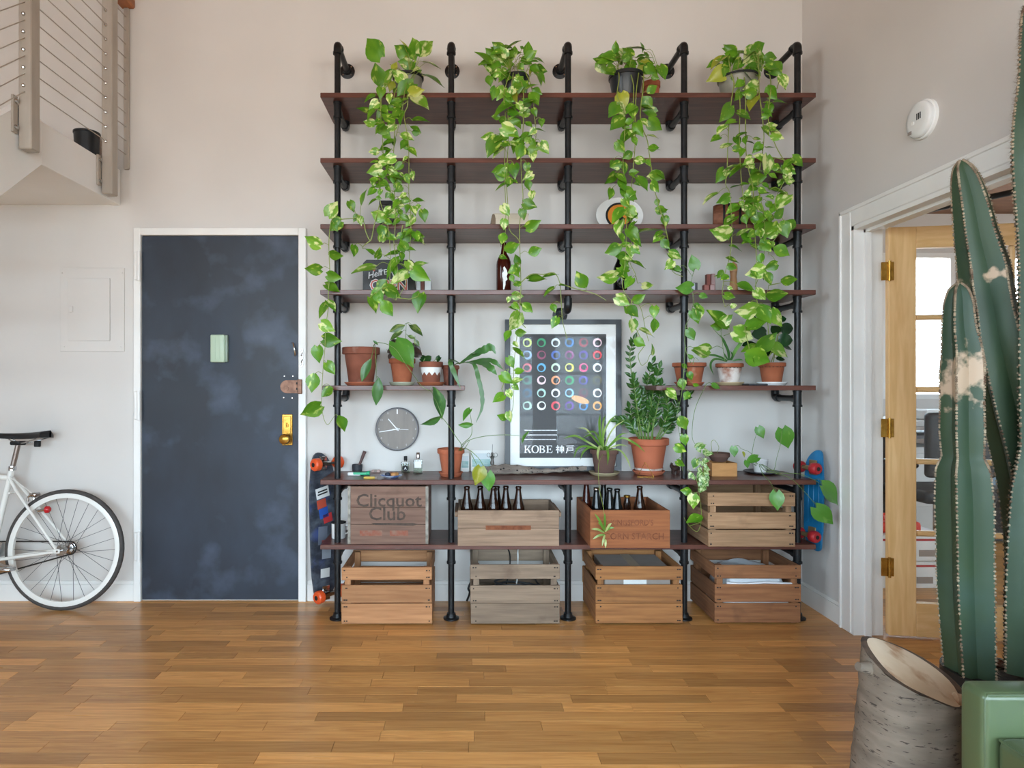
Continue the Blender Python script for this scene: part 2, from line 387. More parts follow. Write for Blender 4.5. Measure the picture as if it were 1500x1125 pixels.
# floor: a sub-floor, single planks where the picture shows them, the rest as one part
floor = struct(MB().box(ROOM_XL, BX1, ROOM_Y, FAR_Y, -.05, -.012).build('floor', OAKS))
pm = MB().box(-.5, .5, -.5, .5, -.012, 0)
unit = bpy.data.meshes.new('plank')
bm = bmesh.new(); bmesh.ops.create_cube(bm, size=1)
for v in bm.verts: v.co.z = v.co.z * .012 - .006
bmesh.ops.bevel(bm, geom=[e for e in bm.edges if all(v.co.z > -.001 for v in e.verts)], offset=.0015, segments=1, affect='EDGES')
for v in bm.verts:                       # keep the chamfer at the edge whatever the plank's length
    pass
bm.to_mesh(unit); bm.free(); unit.materials.append(OAK)
rest = MB(); SW = .0685; n_pl = 0
def seen(x, y):
    d = D + y
    return d > .5 and -40 < CX + x * F / d < 1540 and CY + CZ * F / d < 1150
row = 0; y = FAR_Y
while y > ROOM_Y:
    x = ROOM_XL - R(0, .5)
    while x < BX1:
        ln = random.choice([.28, .36, .42, .48, .54, .6, .7]) * R(.92, 1.08)
        a, b = max(x, ROOM_XL), min(x + ln, BX1)
        x += ln
        if b - a < .02: continue
        yc = y - SW / 2
        vis = any(seen(a + (b - a) * t, yc) for t in (0, .5, 1)) and ((yc < 0 and a < 1.96) or (a >= 1.7 and -1.1 < yc < 0))
        if vis and n_pl < 300:
            link('plank', unit, floor, Matrix.Translation(((a + b) / 2, yc, R(-.0004, .0004))) @ Matrix.Diagonal((b - a - .0006, SW - .0006, 1, 1)))
            n_pl += 1
        else:
            rest.box(a + .0003, b - .0003, y - SW + .0003, y - .0003, -.012, 0)
    y -= SW
stuff(rest.build('far_plank', OAKS, floor, recalc=False))
print('planks', n_pl)

# baseboards and casing
def baseb(mb, x0, x1, y0, y1, h=.115):
    return mb.box(x0, x1, y0, y1, 0, h - .02).box(x0 + (.004 if x1 - x0 < .05 else 0), x1, y0 + (.004 if y1 - y0 < .05 else 0), y1, h - .02, h, bev=.003)
struct(baseb(baseb(MB(), ROOM_XL, -1.905, -.014, 0), -.905, 1.957, -.014, 0).build('baseboard_back', WHITE))
struct(baseb(baseb(MB(), 1.943, 1.957, -.41, -.014), 1.943, 1.957, TURN_Y, OPEN_Y0 - .1).build('baseboard_right', WHITE))
cs = MB(); CW = .09
for (a, b) in ((OPEN_Y1, OPEN_Y1 + CW), (OPEN_Y0 - CW, OPEN_Y0)):
    cs.box(1.935, 1.957, a, b, 0, OPEN_Z + CW, bev=.004).box(2.072, 2.09, a, b, 0, OPEN_Z + CW)
cs.box(1.935, 1.957, OPEN_Y0, OPEN_Y1, OPEN_Z, OPEN_Z + CW, bev=.004).box(1.928, 1.94, OPEN_Y0 - CW, OPEN_Y1 + CW, OPEN_Z + CW - .016, OPEN_Z + CW + .004, bev=.003)
cs.box(1.928, 1.94, OPEN_Y1 + CW - .014, OPEN_Y1 + CW + .003, 0, OPEN_Z + CW, bev=.003)
cs.box(1.94, 2.085, OPEN_Y1 - .02, OPEN_Y1 + .002, 0, OPEN_Z).box(1.94, 2.085, OPEN_Y0, OPEN_Y0 + .02, 0, OPEN_Z).box(1.94, 2.085, OPEN_Y0, OPEN_Y1, OPEN_Z - .02, OPEN_Z)
cs.box(1.99, 2.02, OPEN_Y1 - .035, OPEN_Y1 - .02, 0, OPEN_Z - .02).box(1.99, 2.02, OPEN_Y0, OPEN_Y1, OPEN_Z - .035, OPEN_Z - .02)
struct(cs.build('trim_1', WHITE))

# entry door
DX0, DX1, DZ = XX(210, 0), XX(438, 0), 2.105
door = struct(MB().box(DX0, DX1, -.016, 0, .008, DZ, bev=.002).build('door_1', SLATE))
fr = MB().box(DX0 - .043, DX0 - .003, -.03, 0, 0, DZ + .045, bev=.003).box(DX1 + .003, DX1 + .047, -.03, 0, 0, DZ + .045, bev=.003).box(DX0 - .003, DX1 + .003, -.03, 0, DZ + .003, DZ + .045, bev=.003)
struct(fr.build('trim_2', WHITE))
for py in (390, 594, 800):
    z = ZZ(py, -.03)
    MB().box(DX0 - .034, DX0 + .002, -.04, -.028, z - .08, z + .08, bev=.003).cyl((DX0 - .006, -.041, z - .085), (DX0 - .006, -.041, z + .085), .011, n=12).build('hinge', WHITE, door, smooth=40)
y = -.02
lp = MB().box(XX(413, y), XX(428.5, y), -.022, -.015, ZZ(652.5, y), ZZ(607, y), bev=.003).box(XX(415, y), XX(426.5, y), -.026, -.02, ZZ(650, y), ZZ(609.5, y), bev=.004).build('lock_plate', BRASS, door)
kx, kz = XX(418, -.05), ZZ(643, -.05)
MB().lathe([(.014, 0), (.012, .02), (.018, .03), (.028, .042), (.031, .055), (.026, .068), (.012, .075)], (kx, -.018, kz), 20, rot=RX(PI / 2)).build('door_knob', BRASS, lp, smooth=40)
MB().cyl((XX(420.5, y), -.024, ZZ(623, y)), (XX(420.5, y), -.034, ZZ(623, y)), .011).box(XX(420, y) - .003, XX(420, y) + .003, -.044, -.03, ZZ(626, y), ZZ(619, y)).build('thumb_turn', BRASS, lp, smooth=40)
la = MB()
cxl, czl = XX(421, y), ZZ(566.5, y); r_ = .037
pts = [(cxl + .0 + r_ * math.cos(t), 0, czl + r_ * math.sin(t)) for t in [PI / 2 + PI * i / 14 for i in range(15)]]
pts = pts + [(XX(438.5, y), 0, czl - r_), (XX(438.5, y), 0, czl + r_)]
la.prism(pts, (0, -.034, 0), (0, -.015, 0)).box(XX(437, y), XX(443.5, y), -.042, -.028, ZZ(577, y), ZZ(555.5, y), bev=.003)
la = la.build('rim_latch', BRONZE, door, smooth=40)
MB().cyl((XX(421, y), -.03, ZZ(569, y)), (XX(421, y), -.04, ZZ(569, y)), .012).build('latch_button', BRONZE, la, smooth=40)
for i in (0, 1): MB().box(XX(435, y), XX(438, y), -.039, -.033, ZZ(563 + i * 8, y), ZZ(560 + i * 8, y)).build('latch_slot', INK, la)
for (px, py) in ((416.5, 551), (429, 551), (415.5, 582.5), (428, 583)):
    MB().lathe([(.0045, 0), (.0045, .004), (.002, .005)], (XX(px, y), -.016, ZZ(py, y)), 10, rot=RX(PI / 2)).build('screw', CHROME, door)
MB().tube([W(428, 502, -.02), W(429.5, 503, -.035), W(432.5, 518, -.035), W(432, 521, -.02)], .005, 8).build('chain_slot', CHROME, door, smooth=60)
ch = MB()
for k in range(5):
    c = W(441.5 + (k % 2) * .5, 514 + k * 5, -.036)
    q = RY(.3) @ RZ(PI / 2 * (k % 2))
    ch.tube([c + q @ Vector((.007 * math.cos(t), 0, .012 * math.sin(t))) for t in [2 * PI * i / 10 for i in range(10)]], .002, 5, closed=True)
ch.build('door_chain', CHROME, door, smooth=60)
c = thing('door_chime', 'pale mint metal chime box mounted on the chalkboard door', 'door chime', W(322, 532, -.016))
MB().box(XX(310, -.02), XX(331, -.02), -.045, -.016, ZZ(531, -.02), ZZ(490.5, -.02), bev=.008, seg=3).build('cover', MINT, c, smooth=40)
MB().box(XX(330.5, -.02), XX(335, -.02), -.04, -.016, ZZ(530.5, -.02), ZZ(491, -.02), bev=.006, seg=2).build('side_plate', M('grey_green_metal', '8b9c8a', .4, ns=10), c, smooth=40)
MB().box(XX(316.5, -.02), XX(318, -.02), -.047, -.044, ZZ(527, -.02), ZZ(494, -.02)).box(XX(323, -.02), XX(324.5, -.02), -.047, -.044, ZZ(527, -.02), ZZ(494, -.02)).build('ridge', MINT, c)

# breaker panel cover on the back wall
c = thing('breaker_panel', 'white painted breaker panel cover set in the wall beside the door', 'wall panel', W(136, 516, 0))
MB().box(XX(89, 0), XX(183, 0), -.008, 0, ZZ(515, 0), ZZ(393, 0), bev=.002).build('cover_plate', WALL, c)
MB().box(XX(101, 0), XX(163, 0), -.014, -.006, ZZ(499.5, 0), ZZ(408, 0), bev=.002, rot=RZ(-.03)).build('panel_door', WALL, c)
for (px, py) in ((92, 400), (180, 400), (178, 508), (95, 508)):
    MB().lathe([(.005, 0), (.004, .003)], (XX(px, 0), -.008, ZZ(py, 0)), 10, rot=RX(PI / 2)).build('screw', WALL, c)
MB().box(XX(104, 0), XX(109, 0), -.019, -.013, ZZ(458, 0), ZZ(449, 0), bev=.002).build('latch', WALL, c)

# smoke alarm on the side wall
p0 = Vector((1.957, 2.755 - D, 2.375)); q = RY(-PI / 2)
c = thing('smoke_alarm', 'round white smoke alarm on the side wall above the doorway', 'smoke alarm', p0)
MB().lathe([(.082, 0), (.082, .012), (.078, .016)], p0, 32, rot=q).build('mounting_base', ENAMEL, c, smooth=40)
al = MB().lathe([(.074, .014), (.076, .026), (.07, .034), (.05, .037), (.001, .038)], p0, 32, rot=q).build('alarm_cover', ENAMEL, c, smooth=50)
for k in range(3): MB().box(1.9175, 1.9195, p0.y - .028 + k * .01, p0.y - .024 + k * .01, p0.z - .005, p0.z + .022).build('sound_slot', INK, al)
MB().lathe([(.009, .037), (.008, .04)], p0 + Vector((0, .02, -.01)), 12, rot=q).build('test_button', WHITE, al)
MB().box(1.9175, 1.9195, p0.y + .028, p0.y + .05, p0.z - .052, p0.z - .038).build('badge', CARD, al)

# loft landing, stair flank and cable railing
LX = -1.99; LZ0, LZ1 = 2.29, 2.49; LY = -.70
lf = MB().box(-3.3, LX - .05, LY, 0, LZ0, LZ1 - .02).box(LX - .05, LX, LY, 0, LZ0 - .004, LZ1, bev=.003)
loft = struct(lf.build('trim_loft', LOFTW))
dirs = Vector((0, -1, -.835))
st = [Vector((LX, LY + .001, LZ0 - .004)), Vector((LX, LY + .001, LZ1)), Vector((LX, LY - .12, LZ1 + .06)), Vector((LX, LY - .16, LZ1 + .05)), Vector((LX, LY - 2.4, LZ1 + .05 - 2.24 * .835)), Vector((LX, LY - 2.4, .29)), Vector((LX, LY - .001, LZ0 - .004))]
struct(MB().prism([(LX, LY, LZ0 - .004), (LX, LY, LZ1 - .0), (LX, LY - .13, LZ1 + .03), (LX, LY - 2.6, LZ1 + .03 - 2.47 * .835), (LX, LY - 2.6, LZ0 - 2.6 * .835)], (-.05, 0, 0), (0, 0, 0)).build('trim_stair', LOFTW))
treads = MB()
for k in range(9):
    z = LZ1 - .02 - (k + 1) * .205; yy = LY - .1 - k * .2455
    s = struct(MB().box(-3.0, LX - .05, yy - .26, yy, z - .035, z, bev=.004).build('trim_tread', OAKRAIL))
rail = thing('cable_railing', 'steel post and cable railing around the loft landing and stair', 'railing', (LX + .03, -.2, LZ0))
PXW = LX + .042
def post(y, z0, z1, w=.058, h=.062):
    MB().box(PXW - w / 2, PXW + w / 2, y - h / 2, y + h / 2, z0, z1, bev=.004).build('post', STEEL, rail)
NP, FP = -.85, -.19
post(NP, 2.295, 3.42); post(FP, 2.29, 3.42); post(-.012, 2.49, 3.42, .03, .02)
for yy in (NP, FP):
    zc = 2.41 if yy == FP else 2.44
    br = MB().box(LX, LX + .012, yy - .06, yy - .03, zc - .08, zc + .085, bev=.002).box(LX, LX + .012, yy + .03, yy + .06, zc - .08, zc + .085, bev=.002).build('bracket', STEEL, rail)
    for dz in (-.055, .06):
        MB().lathe([(.011, 0), (.011, .007), (.006, .01)], (LX + .012, yy - .045, zc + dz), 8, rot=RY(PI / 2)).build('bolt', CHROME, br)
for k in range(11):
    z = 2.574 + k * .0792
    MB().cyl((PXW, NP, z), (PXW, -.005, z), .0027, n=6).build('cable', STEEL, rail)
    MB().cyl((PXW, NP, z + .0), (PXW, NP - 2.2, z - 2.2 * .835), .0027, n=6).build('cable', STEEL, rail)
    for yy in (NP, FP):
        MB().ball((PXW - .004, yy - .033, z), .009, 8).build('cable_fitting', CHROME, rail)
HW = M('handrail_wood', 'b06a3c', .4, c2='995a32', sc_=(10, 1, 10), ns=3)
MB().box(PXW - .035, PXW + .045, NP - .02, -.0, 3.42, 3.475, bev=.008).build('handrail', HW, rail)
MB().prism([(PXW - .035, NP - .02, 3.42), (PXW - .035, NP - .02, 3.475), (PXW - .035, NP - 2.2, 3.475 - 2.18 * .835), (PXW - .035, NP - 2.2, 3.42 - 2.18 * .835)], (0, 0, 0), (.08, 0, 0)).build('handrail', HW, rail)
c = thing('waste_bin', 'small black cylindrical bin standing on the loft landing', 'bin', (-2.115, -.12, LZ1 - .02))
MB().lathe([(.058, 0), (.066, .19), (.062, .19), (.055, .012)], c.location, 24).build('bin_body', BLACKP, c, smooth=40)
MB().lathe([(.066, .178), (.069, .18), (.069, .19), (.066, .192)], c.location, 24).build('rim', BLACKP, c, smooth=40)

# glazed wooden door standing open into the next room
hx, hy = XX(1302, -.555), -.555
ang = math.radians(-9)
fd = thing('french_door', 'honey oak glazed door with fifteen panes standing open', 'door', (hx, hy, 0))
FDM = Matrix.Translation((hx, hy, 0)) @ Matrix.Rotation(ang, 4, 'Z')
def fpart(mb, name, mat, parent=None, smooth=None):
    mb.v = [FDM @ v for v in mb.v]
    return mb.build(name, mat, parent or fd, smooth)
T = .038
cols = [.132, .135 + .178]
DW, DH = .885, 2.025
st_w = .125; pw = (DW - 2 * st_w - 2 * .022) / 3
z_b, z_t = .175, 1.92
ph = (z_t - z_b - 4 * .027) / 5
fpart(MB().box(0, st_w, 0, T, .012, DH, bev=.003), 'stile', OAKDOOR)
fpart(MB().box(DW - st_w, DW, 0, T, .012, DH, bev=.003), 'stile', OAKDOOR)
fpart(MB().box(st_w, DW - st_w, 0.001, T - .001, .012, z_b, bev=.002), 'rail', OAKRAIL)
fpart(MB().box(st_w, DW - st_w, 0.001, T - .001, z_t, DH, bev=.002), 'rail', OAKRAIL)
for i in (1, 2):
    x = st_w + i * pw + (i - 1) * .022
    fpart(MB().box(x, x + .022, .004, T - .004, z_b, z_t, bev=.006), 'muntin', OAKDOOR)
for j in range(1, 5):
    z = z_b + j * ph + (j - 1) * .027
    for i in range(3):
        x = st_w + i * (pw + .022)
        fpart(MB().box(x, x + pw, .005, T - .005, z, z + .027, bev=.007), 'muntin', OAKRAIL)
for i in range(3):
    for j in range(5):
        x = st_w + i * (pw + .022); z = z_b + j * (ph + .027)
        fpart(MB().box(x - .002, x + pw + .002, T / 2 - .003, T / 2 + .003, z - .002, z + ph + .002, bev=.0), 'pane', PANE)
for py in (397, 627, 831):
    z = ZZ(py, -.56)
    h = fpart(MB().box(-.036, -.002, -.004, 0, z - .045, z + .045, bev=.001).box(.002, .022, -.004, 0, z - .045, z + .045, bev=.001).cyl((0, -.008, z - .05), (0, -.008, z + .05), .007, n=10), 'hinge', BRASS, smooth=40)
kn = fpart(MB().lathe([(.028, 0), (.026, .006), (.01, .01), (.01, .03), (.026, .042), (.028, .055), (.015, .066)], (DW - .06, 0, 1.0), 18, rot=RX(PI / 2)), 'door_knob', BRASS, smooth=40)

# things in the room beyond
DKW = M('dark_stained_wood', '3a2f2a', .5, c2='2c2320', sc_=(1, 12, 12), ns=3)
def simple(name, label, cat, mb, mat, smooth=None, group=None):
    return tag(mb.build(name, mat, None, smooth), label, cat, group)
t = thing('work_table', 'long grey topped work table in the room beyond the glass door', 'table', (4.6, 1.5, 0))
MB().box(3.1, 6.6, 1.15, 1.95, .93, .97, bev=.004).build('table_top', M('grey_laminate', 'a8a29b', .5, ns=5), t)
for (x, yy) in ((3.15, 1.2), (6.5, 1.2), (3.15, 1.9), (6.5, 1.9)): MB().box(x, x + .06, yy - .03, yy + .03, 0, .93).build('leg', DKW, t)
t = thing('storage_bench', 'dark wooden open shelf unit under the work table', 'shelf unit', (4.8, 1.7, 0))
for z in (.02, .42, .82): MB().box(3.25, 6.4, 1.35, 1.88, z, z + .03).build('shelf', DKW, t)
for x in (3.25, 4.3, 5.35, 6.37): MB().box(x, x + .03, 1.35, 1.88, 0, .85).build('upright', DKW, t)
for k, (x, z, w, h, cc, lb) in enumerate([(3.35, .45, .5, .3, 'c9c6c0', 'pale storage box on the dark bench shelf'), (4.0, .45, .26, .22, '6c7f8c', 'blue grey storage box on the dark bench shelf'), (3.4, .05, .7, .28, 'b8b2aa', 'wide light grey box low on the dark bench shelf'), (4.45, .45, .6, .26, 'dcdad6', 'white storage box on the dark bench shelf'), (4.5, .05, .6, .3, '7a5c48', 'brown carton low on the dark bench shelf'), (5.5, .45, .7, .25, 'c2bdb5', 'stone grey box at the end of the dark bench shelf')]):
    o = MB().box(x, x + w, 1.38, 1.75, z, z + h, bev=.006).build('storage_box', M('box_%d' % k, cc, .8, ns=6)); tag(o, lb, 'box')
    MB().box(x - .004, x + w + .004, 1.376, 1.754, z + h - .05, z + h + .003, bev=.004).build('lid', M('box_%d' % k, cc), o)
tag(MB().box(3.6, 3.95, 1.3, 1.55, .97, 1.05, bev=.01).build('paper_tray', PAPER), 'white paper tray on the work table', 'tray')
tag(MB().box(4.3, 4.75, 1.3, 1.6, .97, 1.03, bev=.01).build('paper_stack', CREAM), 'cream stack of paper on the work table', 'paper')
c = thing('desk_lamp', 'white dome desk lamp on the work table by the window', 'lamp', (5.0, 1.5, .97))
MB().lathe([(.08, 0), (.08, .015), (.012, .02), (.01, .32)], (5.0, 1.5, .97), 18).build('stand', WHITE, c, smooth=40)
MB().lathe([(.02, .42), (.07, .38), (.11, .3), (.105, .3), (.06, .37)], (5.0, 1.5, .97), 20).build('lamp_shade', WHITE, c, smooth=40)
# office chair
oc = Vector((3.35, .62, 0))
c = thing('office_chair', 'black mesh office chair in the room beyond the glass door', 'chair', oc)
bk = MB()
for i in range(9):
    for j in range(7): pass
bk.box(oc.x - .24, oc.x + .24, oc.y - .03, oc.y + .03, .62, 1.06, bev=.028, seg=3).build('backrest', DARK, c, smooth=50)
MB().box(oc.x - .25, oc.x + .25, oc.y - .02, oc.y + .46, .44, .53, bev=.035, seg=3).build('seat', DARK, c, smooth=50)
MB().cyl(oc + Vector((0, .22, .1)), oc + Vector((0, .22, .44)), .025).build('gas_column', CHROME, c, smooth=40)
MB().box(oc.x - .04, oc.x + .04, oc.y - .045, oc.y - .02, .46, .75, bev=.01).build('back_bracket', BLACKP, c)
for k in range(5):
    a = 2 * PI * k / 5 + .3; e = oc + Vector((.27 * math.cos(a), .22 + .27 * math.sin(a), .07))
    MB().tube([oc + Vector((0, .22, .11)), e], [.024, .014], 8).build('leg', BLACKP, c, smooth=40)
    MB().lathe([(.028, -.012), (.028, .012)], e + Vector((0, 0, -.042)), 12, rot=RY(PI / 2) @ RX(a)).build('caster', DARK, c, smooth=40)
for sx in (-1, 1): MB().tube([oc + Vector((sx * .26, .2, .5)), oc + Vector((sx * .3, .2, .58)), oc + Vector((sx * .3, .2, .68)), oc + Vector((sx * .3, 0, .7)), oc + Vector((sx * .3, .32, .7))], .018, 8).build('armrest', BLACKP, c, smooth=60)
# parcel stack by the door hinge
px0 = XX(1287, .35); SB = [('white_parcel', 'flat white mailing box with a red stripe, upper of the stack behind the door', .17, .33, .15, 'e9e6e2'), ('white_parcel', 'flat white mailing box with a red stripe, lower of the stack behind the door', .0, .165, .2, 'e4e1dd')]
for k, (nm, lb, z0, z1, wd, cc) in enumerate(SB):
    o = MB().box(px0 - .13, px0 + .34, .2 + .02 * k, .55, z0, z1, bev=.004).build(nm, PAPER); tag(o, lb, 'box', 'white parcels behind the glass door')
    MB().box(px0 - .131, px0 + .341, .199 + .02 * k, .551, z1 - .035, z1 - .022).build('red_stripe', M('red_print', 'b4262c', .7, ns=5), o)
    MB().box(px0 + .15, px0 + .25, .198 + .02 * k, .2 + .02 * k, z0 + .03, z0 + .07).build('address_label', CARD, o)
o = MB().box(px0 - .12, px0 + .2, .24, .5, .33, .40, bev=.02, seg=2).build('red_pouch', M('red_vinyl', 'd6361f', .4, ns=8), None, 50); tag(o, 'bright red pouch lying on the white parcels', 'pouch')
MB().tube([(px0 + .0, .3, .40), (px0 + .02, .35, .43), (px0 + .1, .35, .43), (px0 + .12, .3, .40)], .008, 8).build('handle', M('red_vinyl', 'd6361f'), o, smooth=60)
o = MB().box(2.072, 2.087, .6, .95, 1.02, 1.28, bev=.003).build('small_picture', M('dark_frame', '22282c', .5, ns=6)); tag(o, 'small dark framed picture on the wall beyond the door', 'picture')
MB().box(2.087, 2.089, .63, .92, 1.05, 1.25).build('print', M('teal_print', '4d6f7c', .6, c2='26343c', ns=5), o)
# coat rod and yellow case high in the next room
c = thing('hanging_rod', 'dark metal clothes rod hung below the brown ceiling', 'rod', (3.6, 1.2, 2.75))
MB().cyl((3.3, 2.0, 2.62), (4.6, -.4, 2.62), .022, n=12).build('rod', DARK, c, smooth=40)
for t_ in (0, 1):
    p = Vector((3.3, 2.0, 2.62)).lerp(Vector((4.6, -.4, 2.62)), .08 + .84 * t_)
    MB().cyl(p, p + Vector((0, 0, .38)), .012, n=8).build('hanger_bracket', DARK, c, smooth=40)
    MB().lathe([(.05, 0), (.05, .02), (.02, .03)], p + Vector((0, 0, .38)), 14, rot=RX(PI)).build('ceiling_plate', DARK, c)

# ================================================================ pipe shelving
SY0, SY1 = -.357, -.004           # boards from front edge to wall
PY = -.296                        # plane of the pipes
SX0, SX1 = -.7546, 1.8437
SHZ = [2.779, 2.437, 2.0905, 1.745, 1.244, .749, .4095]
TH = .025
UX = [(p - CX) / 274.6 for p in (494.5, 661, 832, 1002, 1168)]
unit_ = thing('pipe_shelving', 'wall shelving of dark walnut boards on black iron pipe', 'shelving', (.55, -.15, 0))
boards = []
for i, z in enumerate(SHZ):
    spans = [(SX0, SX1)] if i != 4 else [(XX(472, SY0), XX(681, SY0)), (XX(961, SY0), SX1)]
    for (a, b) in spans:
        boards.append(MB().box(a, b, SY0, SY1, z - TH, z, bev=.002).build('shelf_board', SHELF, unit_))
PR = .0165
for i, x in enumerate(UX):
    ztop = 3.06
    runs = [(.0, ztop)] if i != 2 else [(.0, SHZ[5] - TH), (SHZ[3] - TH - .07, ztop)]
    up = None
    for (a, b) in runs:
        lo_ = up; up = MB().cyl((x, PY, a + .01), (x, PY, b), PR, n=14).build('upright_pipe', IRON, unit_, smooth=40)
    # top elbow, arm and wall flange
    el = [(x, PY, ztop - .045), (x, PY, ztop - .015), (x, PY + .012, ztop), (x, PY + .045, ztop)]
    MB().tube(spline(el, 4), .0215, 12).lathe([(.0245, -.006), (.0245, .006)], (x, PY, ztop - .045), 14).lathe([(.0245, -.006), (.0245, .006)], (x, PY + .045, ztop), 14, rot=RX(PI / 2)).build('elbow', IRON, up, smooth=45)
    MB().cyl((x, PY + .03, ztop), (x, -.02, ztop), PR, n=14).build('wall_arm', IRON, up, smooth=40)
    fl = MB().lathe([(.043, 0), (.043, .008), (.025, .012), (.0225, .034), (.0225, .036)], (x, 0, ztop), 24, rot=RX(PI / 2)).build('wall_flange', IRON, up, smooth=40)
    for k in range(4):
        a = PI / 4 + k * PI / 2
        MB().lathe([(.0045, 0), (.0035, .003)], (x + .033 * math.cos(a), -.009, ztop + .033 * math.sin(a)), 8, rot=RX(PI / 2)).build('screw', CHROME, up)
    # floor flange
    MB().lathe([(.042, 0), (.042, .008), (.026, .012), (.0225, .03), (.0225, .032)], (x, PY, 0), 24).build('floor_flange', IRON, up, smooth=40)
    for j, z in enumerate(SHZ):
        if i == 2 and j == 4: continue
        zu = z - TH
        if i == 2 and j == 3:              # this upright stops here: elbow and flange on the wall
            MB().tube(spline([(x, PY, zu - .01), (x, PY, zu - .05), (x, PY + .02, zu - .07), (x, PY + .06, zu - .07)], 4), .0215, 12).build('elbow', IRON, up, smooth=45)
            MB().cyl((x, PY + .04, zu - .07), (x, -.02, zu - .07), PR).build('wall_arm', IRON, up, smooth=40)
            MB().lathe([(.043, 0), (.043, .008), (.025, .012), (.0225, .04)], (x, 0, zu - .07), 24, rot=RX(PI / 2)).build('wall_flange', IRON, up, smooth=40)
            continue
        zc = zu - .045
        MB().lathe([(.0205, -.04), (.0205, .04)], (x, PY, zc), 14).lathe([(.0245, -.044), (.0245, -.032)], (x, PY, zc), 14).lathe([(.023, .034), (.023, .044)], (x, PY, zc), 14).cyl((x, PY, zc), (x, PY + .042, zc), .0205, n=14).build('tee_fitting', IRON, up, smooth=45)
        MB().cyl((x, PY + .03, zc), (x, -.075, zc), PR, n=14).build('shelf_arm', IRON, up, smooth=40)
        MB().tube(spline([(x, -.095, zc), (x, -.07, zc), (x, -.05, zc + .012), (x, -.046, zu - .004)], 4), .0215, 12).build('arm_elbow', IRON, up, smooth=45)

# ================================================================ crates and boxes
S7 = SHZ[6]; S6 = SHZ[5]; S5 = SHZ[4]; S4 = SHZ[3]; S3 = SHZ[2]; S1 = SHZ[0]
NAIL = M('rusty_nail', '2b221d', .8, ns=40)
def slat_crate(name, label, px0, px1, yf, depth, z0, zs, wa, wb, dx=0, group=None, tilt=0, tk=.011):
    """zs: three (bottom, top) heights of the slats above z0"""
    x0, x1 = XX(px0, yf), XX(px1, yf); yb = yf + depth
    wx = crate_wood(name + str(px0), wa, wb, 'x'); wy = crate_wood(name + str(px0), wa, wb, 'y'); wz = crate_wood(name + str(px0), wa, wb, 'z')
    t = thing(name, label, 'crate', ((x0 + x1) / 2, (yf + yb) / 2, z0), group)
    top = zs[-1][1]
    nails = MB()
    for (a, b) in zs:
        for yy in (yf, yb - tk):
            MB().box(x0 + R(-.003, .001), x1 + R(-.001, .003), yy, yy + tk, z0 + a, z0 + b, bev=.002, rot=RY(R(-.006, .006))).build('slat', wx, t)
            if yy == yf:
                for xx in (x0 + .014, x0 + .026, x1 - .014, x1 - .026):
                    for zz in (z0 + a + .014, z0 + b - .016):
                        if R(0, 1) < .75: nails.box(xx + R(-.003, .003) - .004, xx + .004, yy - .0012, yy + .002, zz - .003, zz + .003)
        for xx in (x0 + .001, x1 - tk - .001):
            MB().box(xx, xx + tk, yf + tk + .001, yb - tk - .001, z0 + a, z0 + b - .002, bev=.002).build('slat', wy, t)
    for xx in (x0 + tk + .002, x1 - tk - .034):
        for yy in (yf + tk + .001, yb - tk - .033):
            MB().box(xx, xx + .032, yy, yy + .032, z0 + .004, z0 + top - .003, bev=.002).build('corner_post', wz, t)
    nb = 4; w = (depth - 2 * tk - .07) / nb
    for k in range(nb):
        MB().box(x0 + tk + .001, x1 - tk - .001, yf + tk + .036 + k * w, yf + tk + .036 + k * w + w - .004, z0 + .008, z0 + .018).build('bottom_board', wx, t)
    stuff(nails.build('nail_mark', NAIL, t))
    return t
yA = on_plane(0, 916, 0).y
fz = [(.008, .112), (.117, .208), (.235, .300)]
crA = slat_crate('slatted_crate', 'open slatted wooden crate of warm orange wood on the floor below the stencilled box', 500.5, 632.5, yA, .36, 0, fz, 'b07f57', '8f613f')
crB = slat_crate('slatted_crate', 'greyed slatted wooden crate holding cables on the floor', 689.5, 820, yA, .36, 0, [(.008, .112), (.114, .206), (.24, .315)], '94806c', '776555')
crC = slat_crate('slatted_crate', 'orange slatted wooden crate holding a grey cardboard box on the floor', 872.5, 1000, yA + .003, .365, 0, [(.01, .112), (.114, .209), (.235, .305)], 'b07a48', '875934')
crD = slat_crate('slatted_crate', 'brown slatted wooden crate holding a white cloth on the floor', 1047.5, 1173, yA + .006, .37, 0, [(.012, .112), (.118, .21), (.24, .31)], '9b6a45', '774c30')
crE = slat_crate('slatted_crate', 'tan slatted wooden crate standing on the lowest shelf', 1037.5, 1165, -.425, .40, S7, [(.006, .092), (.098, .182), (.215, .283)], 'a58262', '7e5f43')
# cloth, carton and cables inside the floor crates
def cloth_box(x0, x1, y0, y1, z0, z1, nx=16, ny=12):
    mb = MB(); vs = []
    for j in range(ny + 1):
        for i in range(nx + 1):
            u, v = i / nx, j / ny
            e = min(1, 6 * min(u, 1 - u)) * min(1, 6 * min(v, 1 - v))
            z = z0 + (z1 - z0) * (e ** .4) + .012 * math.sin(9 * u + 4 * v) * math.sin(7 * v + 2)
            vs.append((x0 + (x1 - x0) * u, y0 + (y1 - y0) * v, max(z, z0 + .001 + .002 * e)))
    fs = [(j * (nx + 1) + i, j * (nx + 1) + i + 1, (j + 1) * (nx + 1) + i + 1, (j + 1) * (nx + 1) + i) for j in range(ny) for i in range(nx)]
    o = len(vs); fs2 = [list(reversed([o + q for q in f])) for f in fs]
    vb = [(v[0], v[1], z0) for v in vs]
    return mb.add(vs + vb, fs + fs2)
cx0, cx1 = XX(1060, -.36), XX(1161, -.36)
cl = cloth_box(cx0, cx1, -.37, -.06, .022, .262).build('folded_cloth', M('white_cotton', 'eceef2', .95, c2='e2e5ea', ns=12, bump=.1), None, 60)
